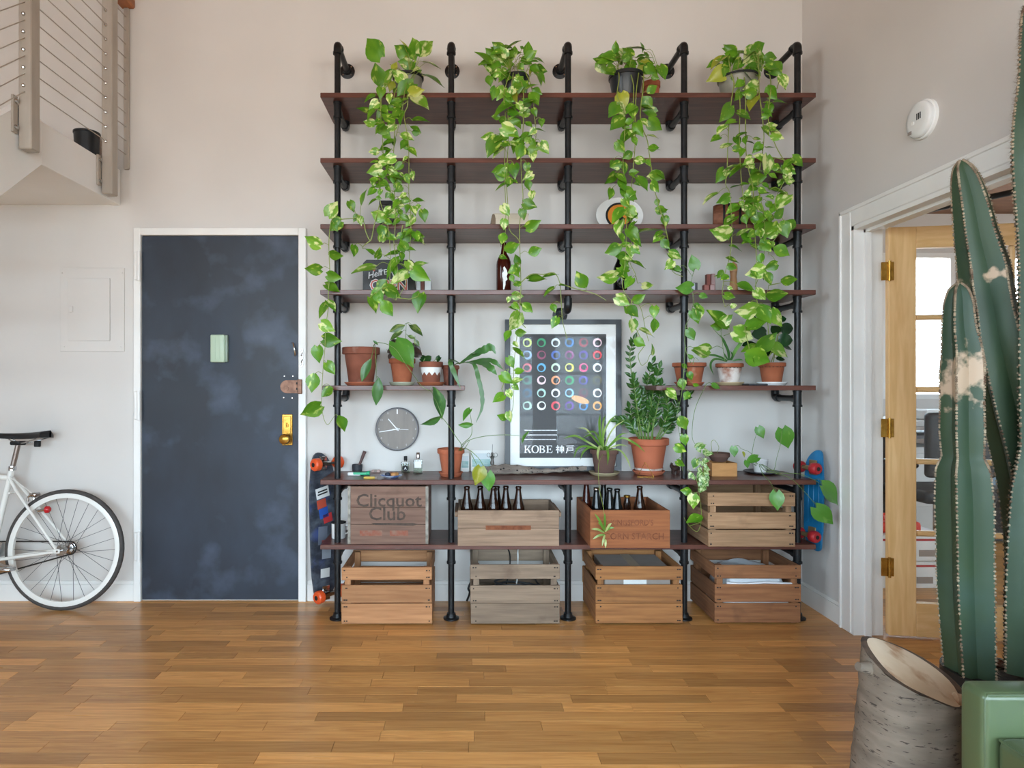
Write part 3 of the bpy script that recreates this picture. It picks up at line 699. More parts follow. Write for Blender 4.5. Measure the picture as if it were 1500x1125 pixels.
tag(cl, 'bunched white cloth filling the brown floor crate', 'cloth')
MB().tube([(cx0 + .01, -.372, .215), (cx0 + .1, -.373, .209), (cx1 - .15, -.372, .217), (cx1 - .01, -.371, .21)], .006, 6).build('hem', M('white_cotton', 'eceef2'), cl, smooth=60)
b0, b1 = XX(884, -.33), XX(980, -.33)
cb = MB().box(b0, b1, -.355, -.075, .022, .285, bev=.003).build('carton', CARD); tag(cb, 'grey cardboard carton inside the orange crate', 'carton')
MB().box((b0 + b1) / 2 - .025, (b0 + b1) / 2 + .025, -.356, -.074, .285, .2865).build('packing_tape', M('tan_tape', 'ab9a86', .5, ns=8), cb)
MB().box(b0 + .10, b0 + .22, -.3565, -.355, .19, .26).build('paper_label', PAPER, cb)
def cable(label, pts, mat, r=.004):
    o = MB().tube(spline(pts, 8), r, 6).build('power_cable', mat, None, 60); return tag(o, label, 'cable')
bx = XX(755, -.2)
cable('white power cable rising out of the grey crate', [(bx - .05, -.2, .03), (bx + .0, -.2, .12), (bx + .02, -.12, .26), (bx + .03, -.06, .32), (bx + .09, -.035, .36), (bx + .12, -.03, .375)], PAPER)
cable('black power cable rising out of the grey crate', [(bx - .1, -.15, .03), (bx - .04, -.12, .15), (bx - .02, -.05, .28), (bx - .07, -.04, .35), (bx - .1, -.035, .375)], DARK)
lp = []
for k in range(60):
    a = k * .62; lp.append((bx + .02 + (.12 + .02 * math.sin(k * 1.7)) * math.cos(a), -.21 + (.09 + .02 * math.cos(k * 2.3)) * math.sin(a), .03 + .0026 * k))
cable('tangled grey cable coiled inside the grey crate', lp, M('grey_cable', '3a3a3c', .5, ns=10), .005)
cable('thin black cord behind the grey crate on the baseboard', [W(684, 880, -.03), W(688, 868, -.05), W(686, 862, -.04), W(690, 852, -.03)], DARK, .006)

# tall stencilled box
x0, x1, yf = XX(513, -.352), XX(624, -.352), -.352
wx = crate_wood('tall_box', '86695a', '6b5145', 'x'); wz = crate_wood('tall_box', '86695a', '6b5145', 'z')
t = thing('stencilled_box', 'tall weathered wooden box stencilled with faded dark lettering', 'box', ((x0 + x1) / 2, -.2, S7))
hs = [0, .105, .195, .305]
for k in range(3):
    MB().box(x0, x1, yf, yf + .012, S7 + hs[k] + .001, S7 + hs[k + 1] - .001, bev=.0015).build('front_board', wx, t)
for xx in (x0 - .012, x1): MB().box(xx, xx + .012, yf - .002, -.03, S7 + .001, S7 + .308, bev=.002).build('side_board', crate_wood('tall_box', '86695a', '6b5145', 'y'), t)
MB().box(x0, x1, -.045, -.032, S7 + .001, S7 + .3, bev=.001).build('back_board', wx, t)
MB().box(x0, x1, yf + .012, -.045, S7 + .001, S7 + .012).build('bottom_board', wx, t)
MET = M('dull_zinc_strip', '9a948a', .6, metal=.5, c2='6c665e', ns=40)
for xx in (x0 - .0125, x1 - .002): MB().box(xx, xx + .0145, yf - .0035, yf - .0015, S7 + .004, S7 + .306).build('edge_strip', MET, t)
k_ = Matrix.Identity(4)
text('lettering', 'Clicquot', .094, ((x0 + x1) / 2 + .003, yf - .001, ZZ(734, yf)), STAMP, t, bold=.0012, sx=1.06)
text('lettering', 'Club', .098, ((x0 + x1) / 2 - .005, yf - .001, ZZ(753.5, yf)), STAMP, t, bold=.0012, sx=1.05)
MB().prism([(x0 + .11, yf, ZZ(766, yf)), (x0 + .33, yf, ZZ(766, yf)), (x0 + .36, yf, ZZ(768, yf)), (x0 + .33, yf, ZZ(770, yf)), (x0 + .13, yf, ZZ(769, yf))], (0, -.001, 0), (0, -.0004, 0)).build('stamp_flourish', STAMP, t)
RED = M('faded_red_print', '8a4a38', .95, c2='86695a', ns=25, lo=.35, hi=.6)
for (a, b) in ((527, 560), (571, 598)): MB().box(XX(a, yf), XX(b, yf), yf - .001, yf - .0003, ZZ(785, yf), ZZ(777, yf)).build('faded_print', RED, t)

# enamel mug behind the pipe
mx, my = XX(496, -.2), -.2
c = thing('enamel_mug', 'white enamel mug with a black rim beside the stencilled box', 'mug', (mx, my, S7))
MB().lathe([(.036, 0), (.038, .004), (.038, .083), (.036, .083), (.035, .006)], c.location, 24).build('mug_body', ENAMEL, c, smooth=40)
MB().lathe([(.0375, .081), (.0405, .083), (.0405, .087), (.0365, .087)], c.location, 24).build('rim', INK, c, smooth=40)
MB().tube(spline([(mx + .037, my, S7 + .07), (mx + .062, my, S7 + .065), (mx + .062, my, S7 + .035), (mx + .037, my, S7 + .022)], 4), .004, 8).build('handle', ENAMEL, c, smooth=60)

def plain_box(name, label, px0, px1, yf, depth, z0, h, wa, wb, rows, handles=False, skew=0):
    x0, x1 = XX(px0, yf), XX(px1, yf); yb = yf + depth; tk = .012
    wx = crate_wood(name + str(px0), wa, wb, 'x'); wy = crate_wood(name + str(px0), wa, wb, 'y')
    t = thing(name, label, 'box', ((x0 + x1) / 2, (yf + yb) / 2, z0))
    for yy, nm in ((yf, 'front_board'), (yb - tk, 'back_board')):
        for k in range(rows): MB().box(x0, x1, yy, yy + tk, z0 + .001 + h * k / rows, z0 + h * (k + 1) / rows - .001, bev=.0015).build(nm, wx, t)
    for xx in (x0 + .002, x1 - tk - .002): MB().box(xx, xx + tk, yf + tk, yb - tk, z0 + .001, z0 + h - .002, bev=.0015).build('side_board', wy, t)
    MB().box(x0 + tk, x1 - tk, yf + tk, yb - tk, z0 + .002, z0 + .012).build('bottom_board', wx, t)
    if handles:
        for xx in (x0 - .016, x1 - .002): MB().box(xx, xx + .018, yf + .03, yb - .03, z0 + h * .78, z0 + h * .92, bev=.003).build('handle_cleat', wy, t)
    return t, x0, x1
bxB, xb0, xb1 = plain_box('bottle_box', 'low grey brown wooden box with faded stencil holding brown bottles', 670.5, 819, -.388, .33, S7, .187, '9c826c', '786250', 2, True)
MB().box(xb0 + .145, xb0 + .38, -.3892, -.3884, S7 + .085, S7 + .108).build('stamp_band', STAMP2, bxB)
bxC, xc0, xc1 = plain_box('stamped_box', 'reddish brown wooden box with stamped lettering holding mixed bottles', 864.5, 981.5, -.43, .40, S7, .196, 'a8683f', '88502f', 1)
text('lettering', "KINGSFORD'S", .042, ((xc0 + xc1) / 2 + .01, -.431, S7 + .13), STAMP2, bxC, bold=.0004, sx=.85)
text('lettering', 'CORN STARCH', .047, ((xc0 + xc1) / 2 + .02, -.431, S7 + .06), STAMP2, bxC, bold=.0006, sx=.95)

def bottle(label, x, y, z0, h, r, mat, group=None, neck=.0135, cap=None, band=None, labelmat=None, name='glass_bottle', cat='bottle'):
    t = thing(name, label, cat, (x, y, z0), group)
    pr = [(r * .9, 0), (r, .006), (r, h * .57), (r * .95, h * .63), (r * .78, h * .70), (neck * 1.45, h * .79), (neck * 1.08, h * .9), (neck, h * .955), (neck * 1.18, h * .96), (neck * 1.18, h * .985), (neck, h)]
    MB().lathe(pr, t.location, 20).build('bottle_body', mat, t, smooth=50)
    if cap: MB().lathe([(neck * 1.25, h * .965), (neck * 1.3, h * 1.0), (neck, h * 1.008)], t.location, 16).build('cap', cap, t, smooth=40)
    if band: MB().lathe([(neck * 1.32, h * .80), (neck * 1.14, h * .86)], t.location, 16, cap=False).build('neck_label', band, t, smooth=40)
    if labelmat: MB().lathe([(r * 1.01, h * .18), (r * 1.01, h * .5)], t.location, 20, cap=False).build('label', labelmat, t, smooth=40)
    return t
for k, px in enumerate((684, 703.5, 722.5, 741, 759.5)):
    yy = -.30 + .012 * (k % 2)
    bottle('empty brown beer bottle standing in the low grey brown box', XX(px, yy), yy, S7 + .0125, .285, .0325, BOTB, 'brown bottles in the low box')
bottle('second row brown bottle half hidden behind the others in the low box', XX(728, -.2), -.2, S7 + .0125, .27, .031, BOTB)
TEAL = M('teal_label', '5d8a86', .6, ns=8)
for (px, yy, h, r, m, b, cp, lb, lm) in [
        (859, -.16, .287, .028, BOTR, None, None, 'reddish brown bottle at the back corner of the stamped box', None),
        (873.5, -.30, .276, .028, BOTK, None, CHROME, 'black bottle with a silver cap behind the spider plant runner', None),
        (884, -.20, .287, .029, BOTK, None, None, 'tall black bottle between shorter ones in the stamped box', None),
        (893, -.31, .278, .027, BOTK, PAPER, None, 'black bottle with a white neck label in the stamped box', None),
        (904, -.30, .272, .03, BOTK, TEAL, None, 'dark bottle with a teal neck label in the stamped box', None),
        (918.5, -.29, .235, .024, BOTB, None, BRASS, 'short brown bottle with a metal cap in the stamped box', None),
        (937, -.29, .285, .033, BOTB, None, None, 'broad brown bottle with a white body label in the stamped box', PAPER)]:
    bottle(lb, XX(px, yy), yy, S7 + .0125, h, r, m, 'mixed bottles in the stamped box', cap=cp, band=b, labelmat=lm)

# ================================================================ skateboards
def outline_deck(L, w, nose, n=40):
    pts = []
    for k in range(n):
        a = 2 * PI * k / n
        u = math.copysign(abs(math.cos(a)) ** .55, math.cos(a)); v = math.copysign(abs(math.sin(a)) ** .8, math.sin(a))
        pts.append((u * w / 2, v * L / 2))
    return pts
def skate(name, label, M4, L, w, deckmat, edgemat, wheelmat, hubmat, truck, kick, wr, graphics=None, cat='skateboard', base=None, ribs=False, tp=.36):
    """deck in local XY (long axis Y), underside and trucks towards +Z"""
    t = thing(name, label, cat, base)
    def put(mb, nm, mat, parent=None, smooth=40):
        mb.v = [M4 @ v for v in mb.v]
        return mb.build(nm, mat, parent or t, smooth)
    pts = outline_deck(L, w, 0); bend = lambda y: kick * max(0, (abs(y) / (L / 2) - .72)) ** 1.5 * -L
    th = .011; n = len(pts); rows = 10
    mb = MB(); vs = []; fs = []
    ys = [L / 2 * math.sin(-PI / 2 + PI * i / 24) for i in range(25)]
    def hw(y):
        s = min(1, abs(y) / (L / 2)); return w / 2 * (1 - s ** 4.5) ** .5 + .0005
    for zz in (0, th):
        for y in ys:
            for u in (-1, -.5, 0, .5, 1): vs.append((u * hw(y), y, zz + bend(y)))
    K = 5; Nn = len(ys); off = K * Nn
    for i in range(Nn - 1):
        for j in range(K - 1):
            a = i * K + j; fs.append((a, a + 1, a + K + 1, a + K)); fs.append((off + a, off + a + K, off + a + K + 1, off + a + 1))
        for j in (0, K - 1):
            a = i * K + j; fs.append((a, a + K, off + a + K, off + a))
    dk = put(mb.add(vs, fs), 'deck', deckmat, smooth=35)
    if ribs:
        for u in (-.5, 0, .5): put(MB().box(u * w * .55 - .006, u * w * .55 + .006, -L * .22, L * .22, th, th + .004, bev=.002), 'deck_rib', deckmat, dk)
    if graphics: graphics(put, dk, L, w, th)
    for s in (-1, 1):
        yc = s * L * tp
        tr = put(MB().box(-.025, .025, yc - .04, yc + .04, th, th + .008, bev=.002).tube([(0, yc, th), (0, yc, th + .03)], [.02, .014], 10).cyl((-w * .42, yc, th + .042), (w * .42, yc, th + .042), .007, n=10).box(-w * .3, w * .3, yc - .012, yc + .012, th + .03, th + .052, bev=.006), 'truck', truck)
        for q in (-1, 1):
            x = q * (w * .42 + .0)
            wl = put(MB().lathe([(wr * .8, -.022), (wr, -.014), (wr, .014), (wr * .8, .022)], (x, yc, th + .042), 24, rot=RY(PI / 2)), 'wheel', wheelmat, tr)
            put(MB().lathe([(wr * .36, -.0235), (wr * .36, .0235)], (x, yc, th + .042), 14, rot=RY(PI / 2)), 'bearing', hubmat, wl)
    return t
ORW = M('orange_urethane', 'e2592a', .4, c2='d64f24', ns=6)
REDW = M('red_urethane', 'b02a30', .4, c2='9c2228', ns=6)
STICK = M('scuffed_deck_graphic', '2b2f3a', .6, c2='5a626c', sc_=(1, .4, 1), ns=22, det=6, lo=.4, hi=.65, c3='_3a4a7c', ns3=9)
def stickers(put, dk, L, w, th):
    cols = [('c0503a', -.12, .16, .05), ('2f5ab0', .0, .10, .06), ('c63a3c', .25, .06, .05), ('e8e8e6', -.05, .235, .06), ('d8d8d4', .0, -.30, .05), ('6b7280', -.1, -.05, .1), ('8c939c', .12, -.16, .08), ('b64a3a', .1, -.1, .03)]
    for k, (c, u, v, h) in enumerate(cols):
        sw = w * (.5 if k == 3 else .34); u *= .6
        s = put(MB().box(u * w - sw / 2, u * w + sw / 2, v * L / .8 * .8 - h / 2, v * L + h / 2, th, th + .0008, rot=RZ(.16 if k < 4 else -.06)), 'sticker', M('sticker_%d' % k, c, .5, c2=c, ns=9), dk)
    for k, (yy, wd) in enumerate(((.246, .36), (.228, .38))):
        put(MB().box(-.03 * w - wd * w / 2, -.03 * w + wd * w / 2, yy * L - .004, yy * L + .004, th + .001, th + .0016, rot=RZ(.18)), 'sticker_print', INK, dk)
# longboard: stands on its tail wheels beside the shelves, underside turned to the boards
lb_w = .185; Lb = .845
pb = on_plane(478, 888, 0)
ax_up = Vector((-.03, .03, 1)).normalized()
nrm = Vector((.78, -.62, 0)); nrm = (nrm - ax_up * nrm.dot(ax_up)).normalized()
xax = ax_up.cross(nrm).normalized()
org = Vector((-.80, -.085, .44))
ML = Matrix(((xax.x, ax_up.x, nrm.x, org.x), (xax.y, ax_up.y, nrm.y, org.y), (xax.z, ax_up.z, nrm.z, org.z), (0, 0, 0, 1)))
skate('longboard', 'stickered longboard with orange wheels standing upright beside the shelving', ML, Lb, lb_w, STICK, STICK, ORW, INK, CHROME, .25, .035, stickers, base=(-.8, -.085, 0), tp=.43)
BLUE = M('blue_plastic_deck', '1f7fb4', .4, c2='1a74a8', ns=5)
ax_up = Vector((.02, .01, 1)).normalized(); nrm = Vector((-.96, -.28, 0)).normalized(); nrm = (nrm - ax_up * nrm.dot(ax_up)).normalized(); xax = ax_up.cross(nrm)
org = Vector((1.892, -.255, .622))
MP = Matrix(((xax.x, ax_up.x, nrm.x, org.x), (xax.y, ax_up.y, nrm.y, org.y), (xax.z, ax_up.z, nrm.z, org.z), (0, 0, 0, 1)))
skate('cruiser_board', 'small blue plastic cruiser skateboard with red wheels hung at the shelf end', MP, .545, .125, BLUE, BLUE, REDW, DARK, M('worn_alloy', 'a08f6a', .4, metal=.6, ns=10), .35, .031, base=(1.9, -.25, .4), ribs=True, tp=.33)

# ================================================================ clock and poster
cc = W(582, 628.5, -.02); cr = LEN(31.8, -.02)
c = thing('wall_clock', 'round grey brown wall clock with white hands', 'clock', (cc.x, 0, cc.z - cr))
MB().lathe([(cr, 0), (cr, .03), (cr - .006, .036), (cr - .01, .036), (cr - .01, .026), (cr - .012, 0)], (cc.x, 0, cc.z), 48, rot=RX(PI / 2)).build('rim', M('grey_clock_rim', '6d6a6c', .4, ns=5), c, smooth=40)
fc = MB().lathe([(cr - .009, .0), (cr - .009, .024)], (cc.x, 0, cc.z), 48, rot=RX(PI / 2)).build('dial', M('taupe_dial', '857b72', .45, c2='776d66', sc_=(6, 1, 1), ns=4), c, smooth=40)
CW_ = M('white_clock_paint', 'f2f2f2', .5, ns=5)
for k in range(12):
    a = k * PI / 6; s_, c_ = math.sin(a), math.cos(a)
    if k == 0:
        MB().box(cc.x - .0035, cc.x + .0035, -.0265, -.024, cc.z + cr * .70, cc.z + cr * .92).build('hour_mark', CW_, fc)
    else:
        text('numeral', str(k), cr * .13, (cc.x + s_ * cr * .84, -.0265, cc.z + c_ * cr * .84), M('grey_numeral', 'c8c4c0', .6, ns=5), fc)
def hand(a, l, w, nm, t_=.15):
    d = Vector((math.sin(a), 0, math.cos(a))); p = Vector((d.z, 0, -d.x)); o = Vector((cc.x, 0, cc.z))
    MB().prism([o - d * l * t_ - p * w, o - d * l * t_ + p * w, o + d * l + p * w * .8, o + d * l - p * w * .8], (0, -.031, 0), (0, -.029, 0)).build(nm, CW_, fc)
hand(math.radians(-41), cr * .62, .0032, 'hour_hand'); hand(math.radians(-99), cr * .83, .0028, 'minute_hand'); hand(math.radians(93), cr * .52, .0012, 'second_hand', .4)
MB().lathe([(.007, .024), (.007, .034), (.004, .036)], (cc.x, 0, cc.z), 14, rot=RX(PI / 2)).build('centre_cap', CW_, fc, smooth=40)

# poster: plane leaning back a little, built from its own pixel grid on that plane
def PP(px, py, off=0):
    y = -.075 + (py - 690) / (468 - 690) * .045
    p = W(px, py, y); return p + Vector((0, -off, 0))
po = thing('framed_poster', 'black framed poster of coloured rings leaning on the wall', 'poster', (XX(824, -.07), -.08, S6))
def pslab(px0, px1, py0, py1, o0, o1, nm, mat, parent=None):
    q = [PP(px0, py1), PP(px1, py1), PP(px1, py0), PP(px0, py0)]
    return MB().prism(q, (0, -o0, 0), (0, -o1, 0)).build(nm, mat, parent or po)
FRB = M('black_poster_frame', '23262c', .35, c2='1d2026', ns=10)
pslab(739.5, 747, 468.5, 689, 0, .024, 'frame_bar', FRB); pslab(901.5, 909, 468.5, 689, 0, .024, 'frame_bar', FRB)
pslab(747, 901.5, 468.5, 475.5, 0, .024, 'frame_bar', FRB); pslab(747, 901.5, 682.5, 689, 0, .024, 'frame_bar', FRB)
pslab(746, 902.5, 474.5, 683.5, .001, .006, 'backing', CARD)
pslab(746.5, 902, 475, 683, .006, .0085, 'white_mat', PAPER)
pr = pslab(761, 887.5, 489.5, 670.5, .0085, .0095, 'poster_print', M('charcoal_print', '25262a', .5, c2='222327', ns=4))
ring_c = ['c8d870 2f9e68 d8e4ea 3a78c0 a03040 e8c8d0', '88a8d0 904060 4a68b8 904080 5038a0 e03040', 'd06070 60b0d8 c8e0c8 e0e060 e83880 eef0f2', '408070 f0d8e0 f0a070 20a060 5048b0 5a5838', '306080 b0d8d0 e8eaf0 90c8f0 703040 f0f2f4', 'a0c8b8 e8f4f0 e04858 6038a0 3888d8 f0a850']
rx = [660 + v / 4.019 for v in (451, 534, 617, 699, 781, 862)]; ry = [440 + v / 4.019 for v in (249, 322, 396, 470, 545, 620)]
hx_ = [(-.8, .6), (.9, .6), (.6, -.8), (-.9, -.4), (.2, .9), (-.5, .9)]
for j in range(6):
    for i in range(6):
        mb = MB(); n = 24; ou = []; inn = []
        ox, oy = hx_[(i * 5 + j * 3) % 6]
        for k in range(n):
            a = 2 * PI * k / n
            ou.append(PP(rx[i] + 6.5 * math.cos(a), ry[j] + 6.5 * math.sin(a), .0098)); inn.append(PP(rx[i] + ox * .9 + 4.3 * math.cos(a), ry[j] + oy * .9 + 4.3 * math.sin(a), .0098))
        mb.add(ou + inn, [(k, (k + 1) % n, n + (k + 1) % n, n + k) for k in range(n)])
        cn = ring_c[j].split()[i]
        mb.build('printed_ring', M('print_' + cn, cn, .5, c2=cn), pr, recalc=False)
a0 = math.radians(18)
MB().add([PP(849.5 + 13.5 * math.cos(2 * PI * k / 24) * math.cos(a0) - 4.8 * math.sin(2 * PI * k / 24) * math.sin(a0), 585.5 + 13.5 * math.cos(2 * PI * k / 24) * math.sin(a0) + 4.8 * math.sin(2 * PI * k / 24) * math.cos(a0), .0101) for k in range(24)], [list(range(24))]).build('printed_oval', M('print_f0b078', 'f0b078', .5, c2='f0b078'), pr)
WP = M('white_print', 'eceef0', .5, ns=4)
for (y_, x1_) in ((630.2, 815.5), (637, 815.5), (643.5, 814.5)):
    x_ = 768
    while x_ < x1_:
        w_ = min(R(3, 7), x1_ - x_); pslab(x_, x_ + w_, y_ - .6, y_ + .5, .0095, .0098, 'printed_line', WP, pr); x_ += w_ + .6
# serif capitals and the two ideographs drawn as flat shapes
def glyph(polys, x0, y0, w, h):
    mb = MB()
    for p in polys: mb.add([PP(x0 + u * w, y0 - v * h, .0099) for (u, v) in p], [list(range(len(p)))])
    return mb.build('letter', WP, pr, recalc=False)
def rect(a, b, c_, d_): return [(a, c_), (b, c_), (b, d_), (a, d_)]
def arc(cx_, cy_, rx_, ry_, tx, ty, a0, a1, n=14):
    out = []
    for k in range(n):
        t0 = a0 + (a1 - a0) * k / n; t1 = a0 + (a1 - a0) * (k + 1) / n
        f = lambda t, q: (cx_ + (rx_ - q * tx) * math.cos(t), cy_ + (ry_ - q * ty) * math.sin(t))
        out.append([f(t0, 0), f(t1, 0), f(t1, 1), f(t0, 1)])
    return out
gb = 663.2; gh = 10.8
glyph([rect(.12, .32, 0, 1), rect(0, .44, 0, .06), rect(0, .44, .94, 1), [(.30, .42), (.78, .97), (.90, .97), (.36, .36)], [(.40, .52), (.54, .66), (.98, .04), (.76, .04)], rect(.66, 1.05, 0, .06), rect(.66, 1.0, .94, 1)], 767.3, gb, 10.2, gh)
glyph(arc(.5, .5, .5, .53, .19, .08, 0, 2 * PI, 24), 778.2, gb, 11.2, gh)
glyph([rect(.12, .32, 0, 1), rect(0, .3, 0, .06), rect(0, .3, .94, 1)] + arc(.45, .755, .42, .245, .2, .07, -PI / 2, PI / 2) + arc(.45, .265, .5, .265, .22, .07, -PI / 2, PI / 2) + [rect(.3, .46, .93, 1), rect(.3, .46, .49, .56), rect(.3, .46, 0, .07)], 789.3, gb, 9.4, gh)
glyph([rect(.14, .36, 0, 1), rect(0, .95, 0, .07), rect(0, .9, .93, 1), rect(.3, .72, .47, .54), rect(.82, .9, .76, 1), [(.88, .0), (1.0, .28), (.93, .28), (.80, .05)], rect(.66, .73, .36, .65)], 799.6, gb, 9.6, gh)
def stroke(x0, y0, x1, y1, w=.05):
    dx, dy = x1 - x0, y1 - y0; l = math.hypot(dx, dy); nx, ny = -dy / l * w, dx / l * w
    return [(x0 + nx, y0 + ny), (x1 + nx, y1 + ny), (x1 - nx, y1 - ny), (x0 - nx, y0 - ny)]
glyph([stroke(*q_) for q_ in ((.2, 1, .3, .86), (.03, .77, .42, .77), (.40, .78, .04, .36), (.24, .60, .24, -.04), (.28, .5, .42, .36), (.53, .8, .53, .22), (.53, .77, .98, .77), (.95, .8, .95, .22), (.53, .51, .98, .51), (.53, .26, .98, .26), (.74, 1.02, .74, -.04))], 813.6, gb, 12.2, gh)
glyph([stroke(*q_) for q_ in ((.06, .94, .97, .94), (.2, .68, .92, .68), (.2, .38, .92, .38), (.88, .72, .88, .36), (.22, .72, .2, .34), (.2, .36, .05, -.04))], 828.3, gb, 12.0, gh)
pslab(746.5, 902, 475, 683, .0125, .0145, 'poster_glass', PICGLASS)

# ================================================================ plants
def leaf_mesh(name, mat, prof, lobe=.0, fold=.18, droop=.25, wave=.02):
    """base at the origin, tip at +Y = 1, upper side +Z; prof: half widths along the blade (full width 1)"""
    n = len(prof); vs = []; fs = []; cols = (-1, -.55, 0, .55, 1)
    for i, h in enumerate(prof):
        t = i / (n - 1)
        for u in cols:
            y = t - lobe * (1 - t) ** 4 * abs(u) ** 1.3
            x = u * h
            z = fold * abs(x) - droop * t * t + wave * math.sin(7 * t + 2 * u)
            vs.append((x, y, z))
    K = len(cols)
    for i in range(n - 1):
        for j in range(K - 1): fs.append((i * K + j, i * K + j + 1, (i + 1) * K + j + 1, (i + 1) * K + j))
    me = bpy.data.meshes.new(name); me.from_pydata(vs, [], fs); me.materials.append(mat)
    me.polygons.foreach_set('use_smooth', [True] * len(me.polygons))
    return me
HEARTP = [.18, .44, .5, .44, .31, .14, .004]; OVATE = [.06, .34, .48, .47, .34, .16, .004]; ROUND = [.15, .42, .5, .5, .44, .3, .02]; LANCE = [.08, .3, .46, .5, .42, .24, .004]
LM = {}
def lm(kind):
    if kind in LM: return LM[kind]
    d = {'pothos': [('leaf', L_POTHOS, HEARTP, .16, .22, .2), ('leaf', L_POTHOS, HEARTP, .12, .3, .32), ('leaf', L_POTHOS, OVATE, .05, .2, .15), ('leaf', L_VARIEG, HEARTP, .12, .22, .22)],
         'yellow': [('leaf', L_YELLOW, HEARTP, .12, .22, .3)],
         'heart': [('leaf', L_HEART, HEARTP, .2, .16, .12), ('leaf', L_HEART, HEARTP, .16, .22, .2)],
         'lance': [('leaf', L_HEART, LANCE, .0, .25, .15)],
         'pep': [('leaf', L_PEP, LANCE, 0, .15, .1)], 'purple': [('leaf', L_PURP, ROUND, 0, .15, .2)],
         'dark': [('leaf', L_DARK, ROUND, .02, .12, .15)], 'zz': [('leaflet', L_ZZ, LANCE, 0, .25, .1)],
         'ivy': [('leaf', L_IVY, HEARTP, .14, .2, .15)], 'epi': [('leaf', L_EPI, LANCE, 0, .2, .2)]}[kind]
    LM[kind] = [leaf_mesh(*a) for a in d]
    return LM[kind]
REAL = {'epi': .42, 'lance': .42, 'pep': .5, 'purple': .8, 'dark': .9}
def put_leaf(parent, kind, base, tip, wr=.75, real=None, roll=None, var=None, lean=None):
    real = real or REAL.get(kind, .82)
    base = Vector(base); tip = Vector(tip); ax = tip - base; L = max(ax.length, .008)
    ax = ax.normalized()
    toward = Vector((-.12 - base.x * .18, -1, .28)).normalized()          # leaves turn to the window light
    nz = toward - ax * toward.dot(ax)
    if nz.length < .05: nz = ax.orthogonal()
    nz.normalize()
    if roll is None:
        roll = math.acos(max(.25, min(1, wr / real))) * random.choice((-1, 1)) * .85 + R(-.22, .22)
    nz = Matrix.Rotation(roll, 3, ax) @ nz
    xa = ax.cross(nz)
    w = L * real
    ms = lm(kind); me = random.choice(ms) if var is None else ms[var % len(ms)]
    mw = Matrix(((xa.x * w, ax.x * L, nz.x * L * .85, base.x), (xa.y * w, ax.y * L, nz.y * L * .85, base.y), (xa.z * w, ax.z * L, nz.z * L * .85, base.z), (0, 0, 0, 1)))
    return link(me.name, me, parent, mw)
def near_pt(p, lines):
    best = None; bd = 9
    for l in lines:
        for q in l:
            e = (q - p).length + max(0, p.z - q.z) * 0.3
            if e < bd: bd = e; best = q
    return best, bd
def zleaves(plant, kind, region, data, depth, lines, stems, jit=.03, petr=.0013, maxp=.2, grow=.22):
    """leaves given as base and tip in a view of the picture: region = (x, y, scale)"""
    ox, oy, s = region
    for it in data:
        bx_, by_, tx_, ty_ = it[:4]; wr = it[4] if len(it) > 4 else .75
        kd = it[5] if len(it) > 5 else kind
        px, py = ox + bx_ / s, oy + by_ / s; qx, qy = ox + tx_ / s, oy + ty_ / s
        y = depth(px, py) + R(-jit, jit * .6)
        gw = grow if kd in ('pothos', 'ivy') else .04
        gx, gy = (qx - px) * gw, (qy - py) * gw
        px -= gx * .3; py -= gy * .3; qx += gx * .7; qy += gy * .7
        L = math.hypot(qx - px, qy - py)
        b = W(px, py, y); t = W(qx, qy, y - LEN(L, y) * R(-.05, .3))
        if lines:
            q, bd = near_pt(b, lines)
            if bd < maxp and bd > .004:
                mid = (q + b) / 2 + Vector((0, -.008, .25 * bd if q.z <= b.z + .02 else .1 * bd))
                stems.tube(spline([q, mid, b], 3), petr, 4, cap=False)
        put_leaf(plant, kd, b, t, wr)
def vines(pxs, depth, stems, r=.0028, k=5):
    out = []
    for l in pxs:
        pts = spline([W(px, py, depth(px, py) + (dy[0] if dy else 0)) for (px, py, *dy) in l], k)
        out.append(pts); n = len(pts)
        stems.tube(pts, [r * (1 - .45 * i / n) for i in range(n)], 5, cap=False)
    return out

def fill_leaves(plant, lines, stems, count, z0, z1):
    """more leaves along the stems between two heights"""
    pts = [(l, i) for l in lines for i in range(2, len(l) - 2) if z0 < l[i].z < z1]
    for l, i in random.sample(pts, min(count, len(pts))):
        q = l[i] + Vector((0, R(-.012, .02), 0)); a = R(-2.4, 2.4)
        d1 = Vector((math.sin(a), R(-.5, .1), -math.cos(a) * .7 - .2)).normalized()
        b = q + Vector((R(-.03, .03), R(-.02, .01), R(-.01, .025)))
        stems.tube(spline([q, (q + b) / 2 + Vector((0, 0, .006)), b], 3), .0012, 4, cap=False)
        put_leaf(plant, 'pothos', b, b + d1 * R(.045, .068), R(.5, .9))
def crown_leaves(plant, px, py, n, rx_, ry_, stems):
    """upright leaves around the pot"""
    c = W(px, py + 8, -.24)
    for k in range(n):
        a = R(0, 2 * PI); u = math.sqrt(R(.1, 1))
        b = W(px + rx_ * u * math.cos(a), py + ry_ * u * math.sin(a), -.24 - .1 * R(0, 1))
        stems.tube(spline([c + Vector((R(-.03, .03), R(-.03, .02), 0)), (c + b) / 2 + Vector((0, 0, .03)), b], 3), .0013, 4, cap=False)
        d1 = Vector((math.cos(a) * .8 + R(-.4, .4), R(-.5, .0), -math.sin(a) * .5 + R(-.6, .3))).normalized()
        put_leaf(plant, 'pothos', b, b + d1 * R(.055, .08), R(.5, .9))
def lathe_pot(t, prof, mat, soil_z, soil_r, n=28, nm='pot'):
    p = MB().lathe(prof, t.location, n).build(nm, mat, t, smooth=38)
    MB().lathe([(soil_r, soil_z - .004), (soil_r, soil_z), (soil_r * .4, soil_z + .004), (.001, soil_z + .005)], t.location, 20).build('soil', SOIL, t, smooth=60)
    return p
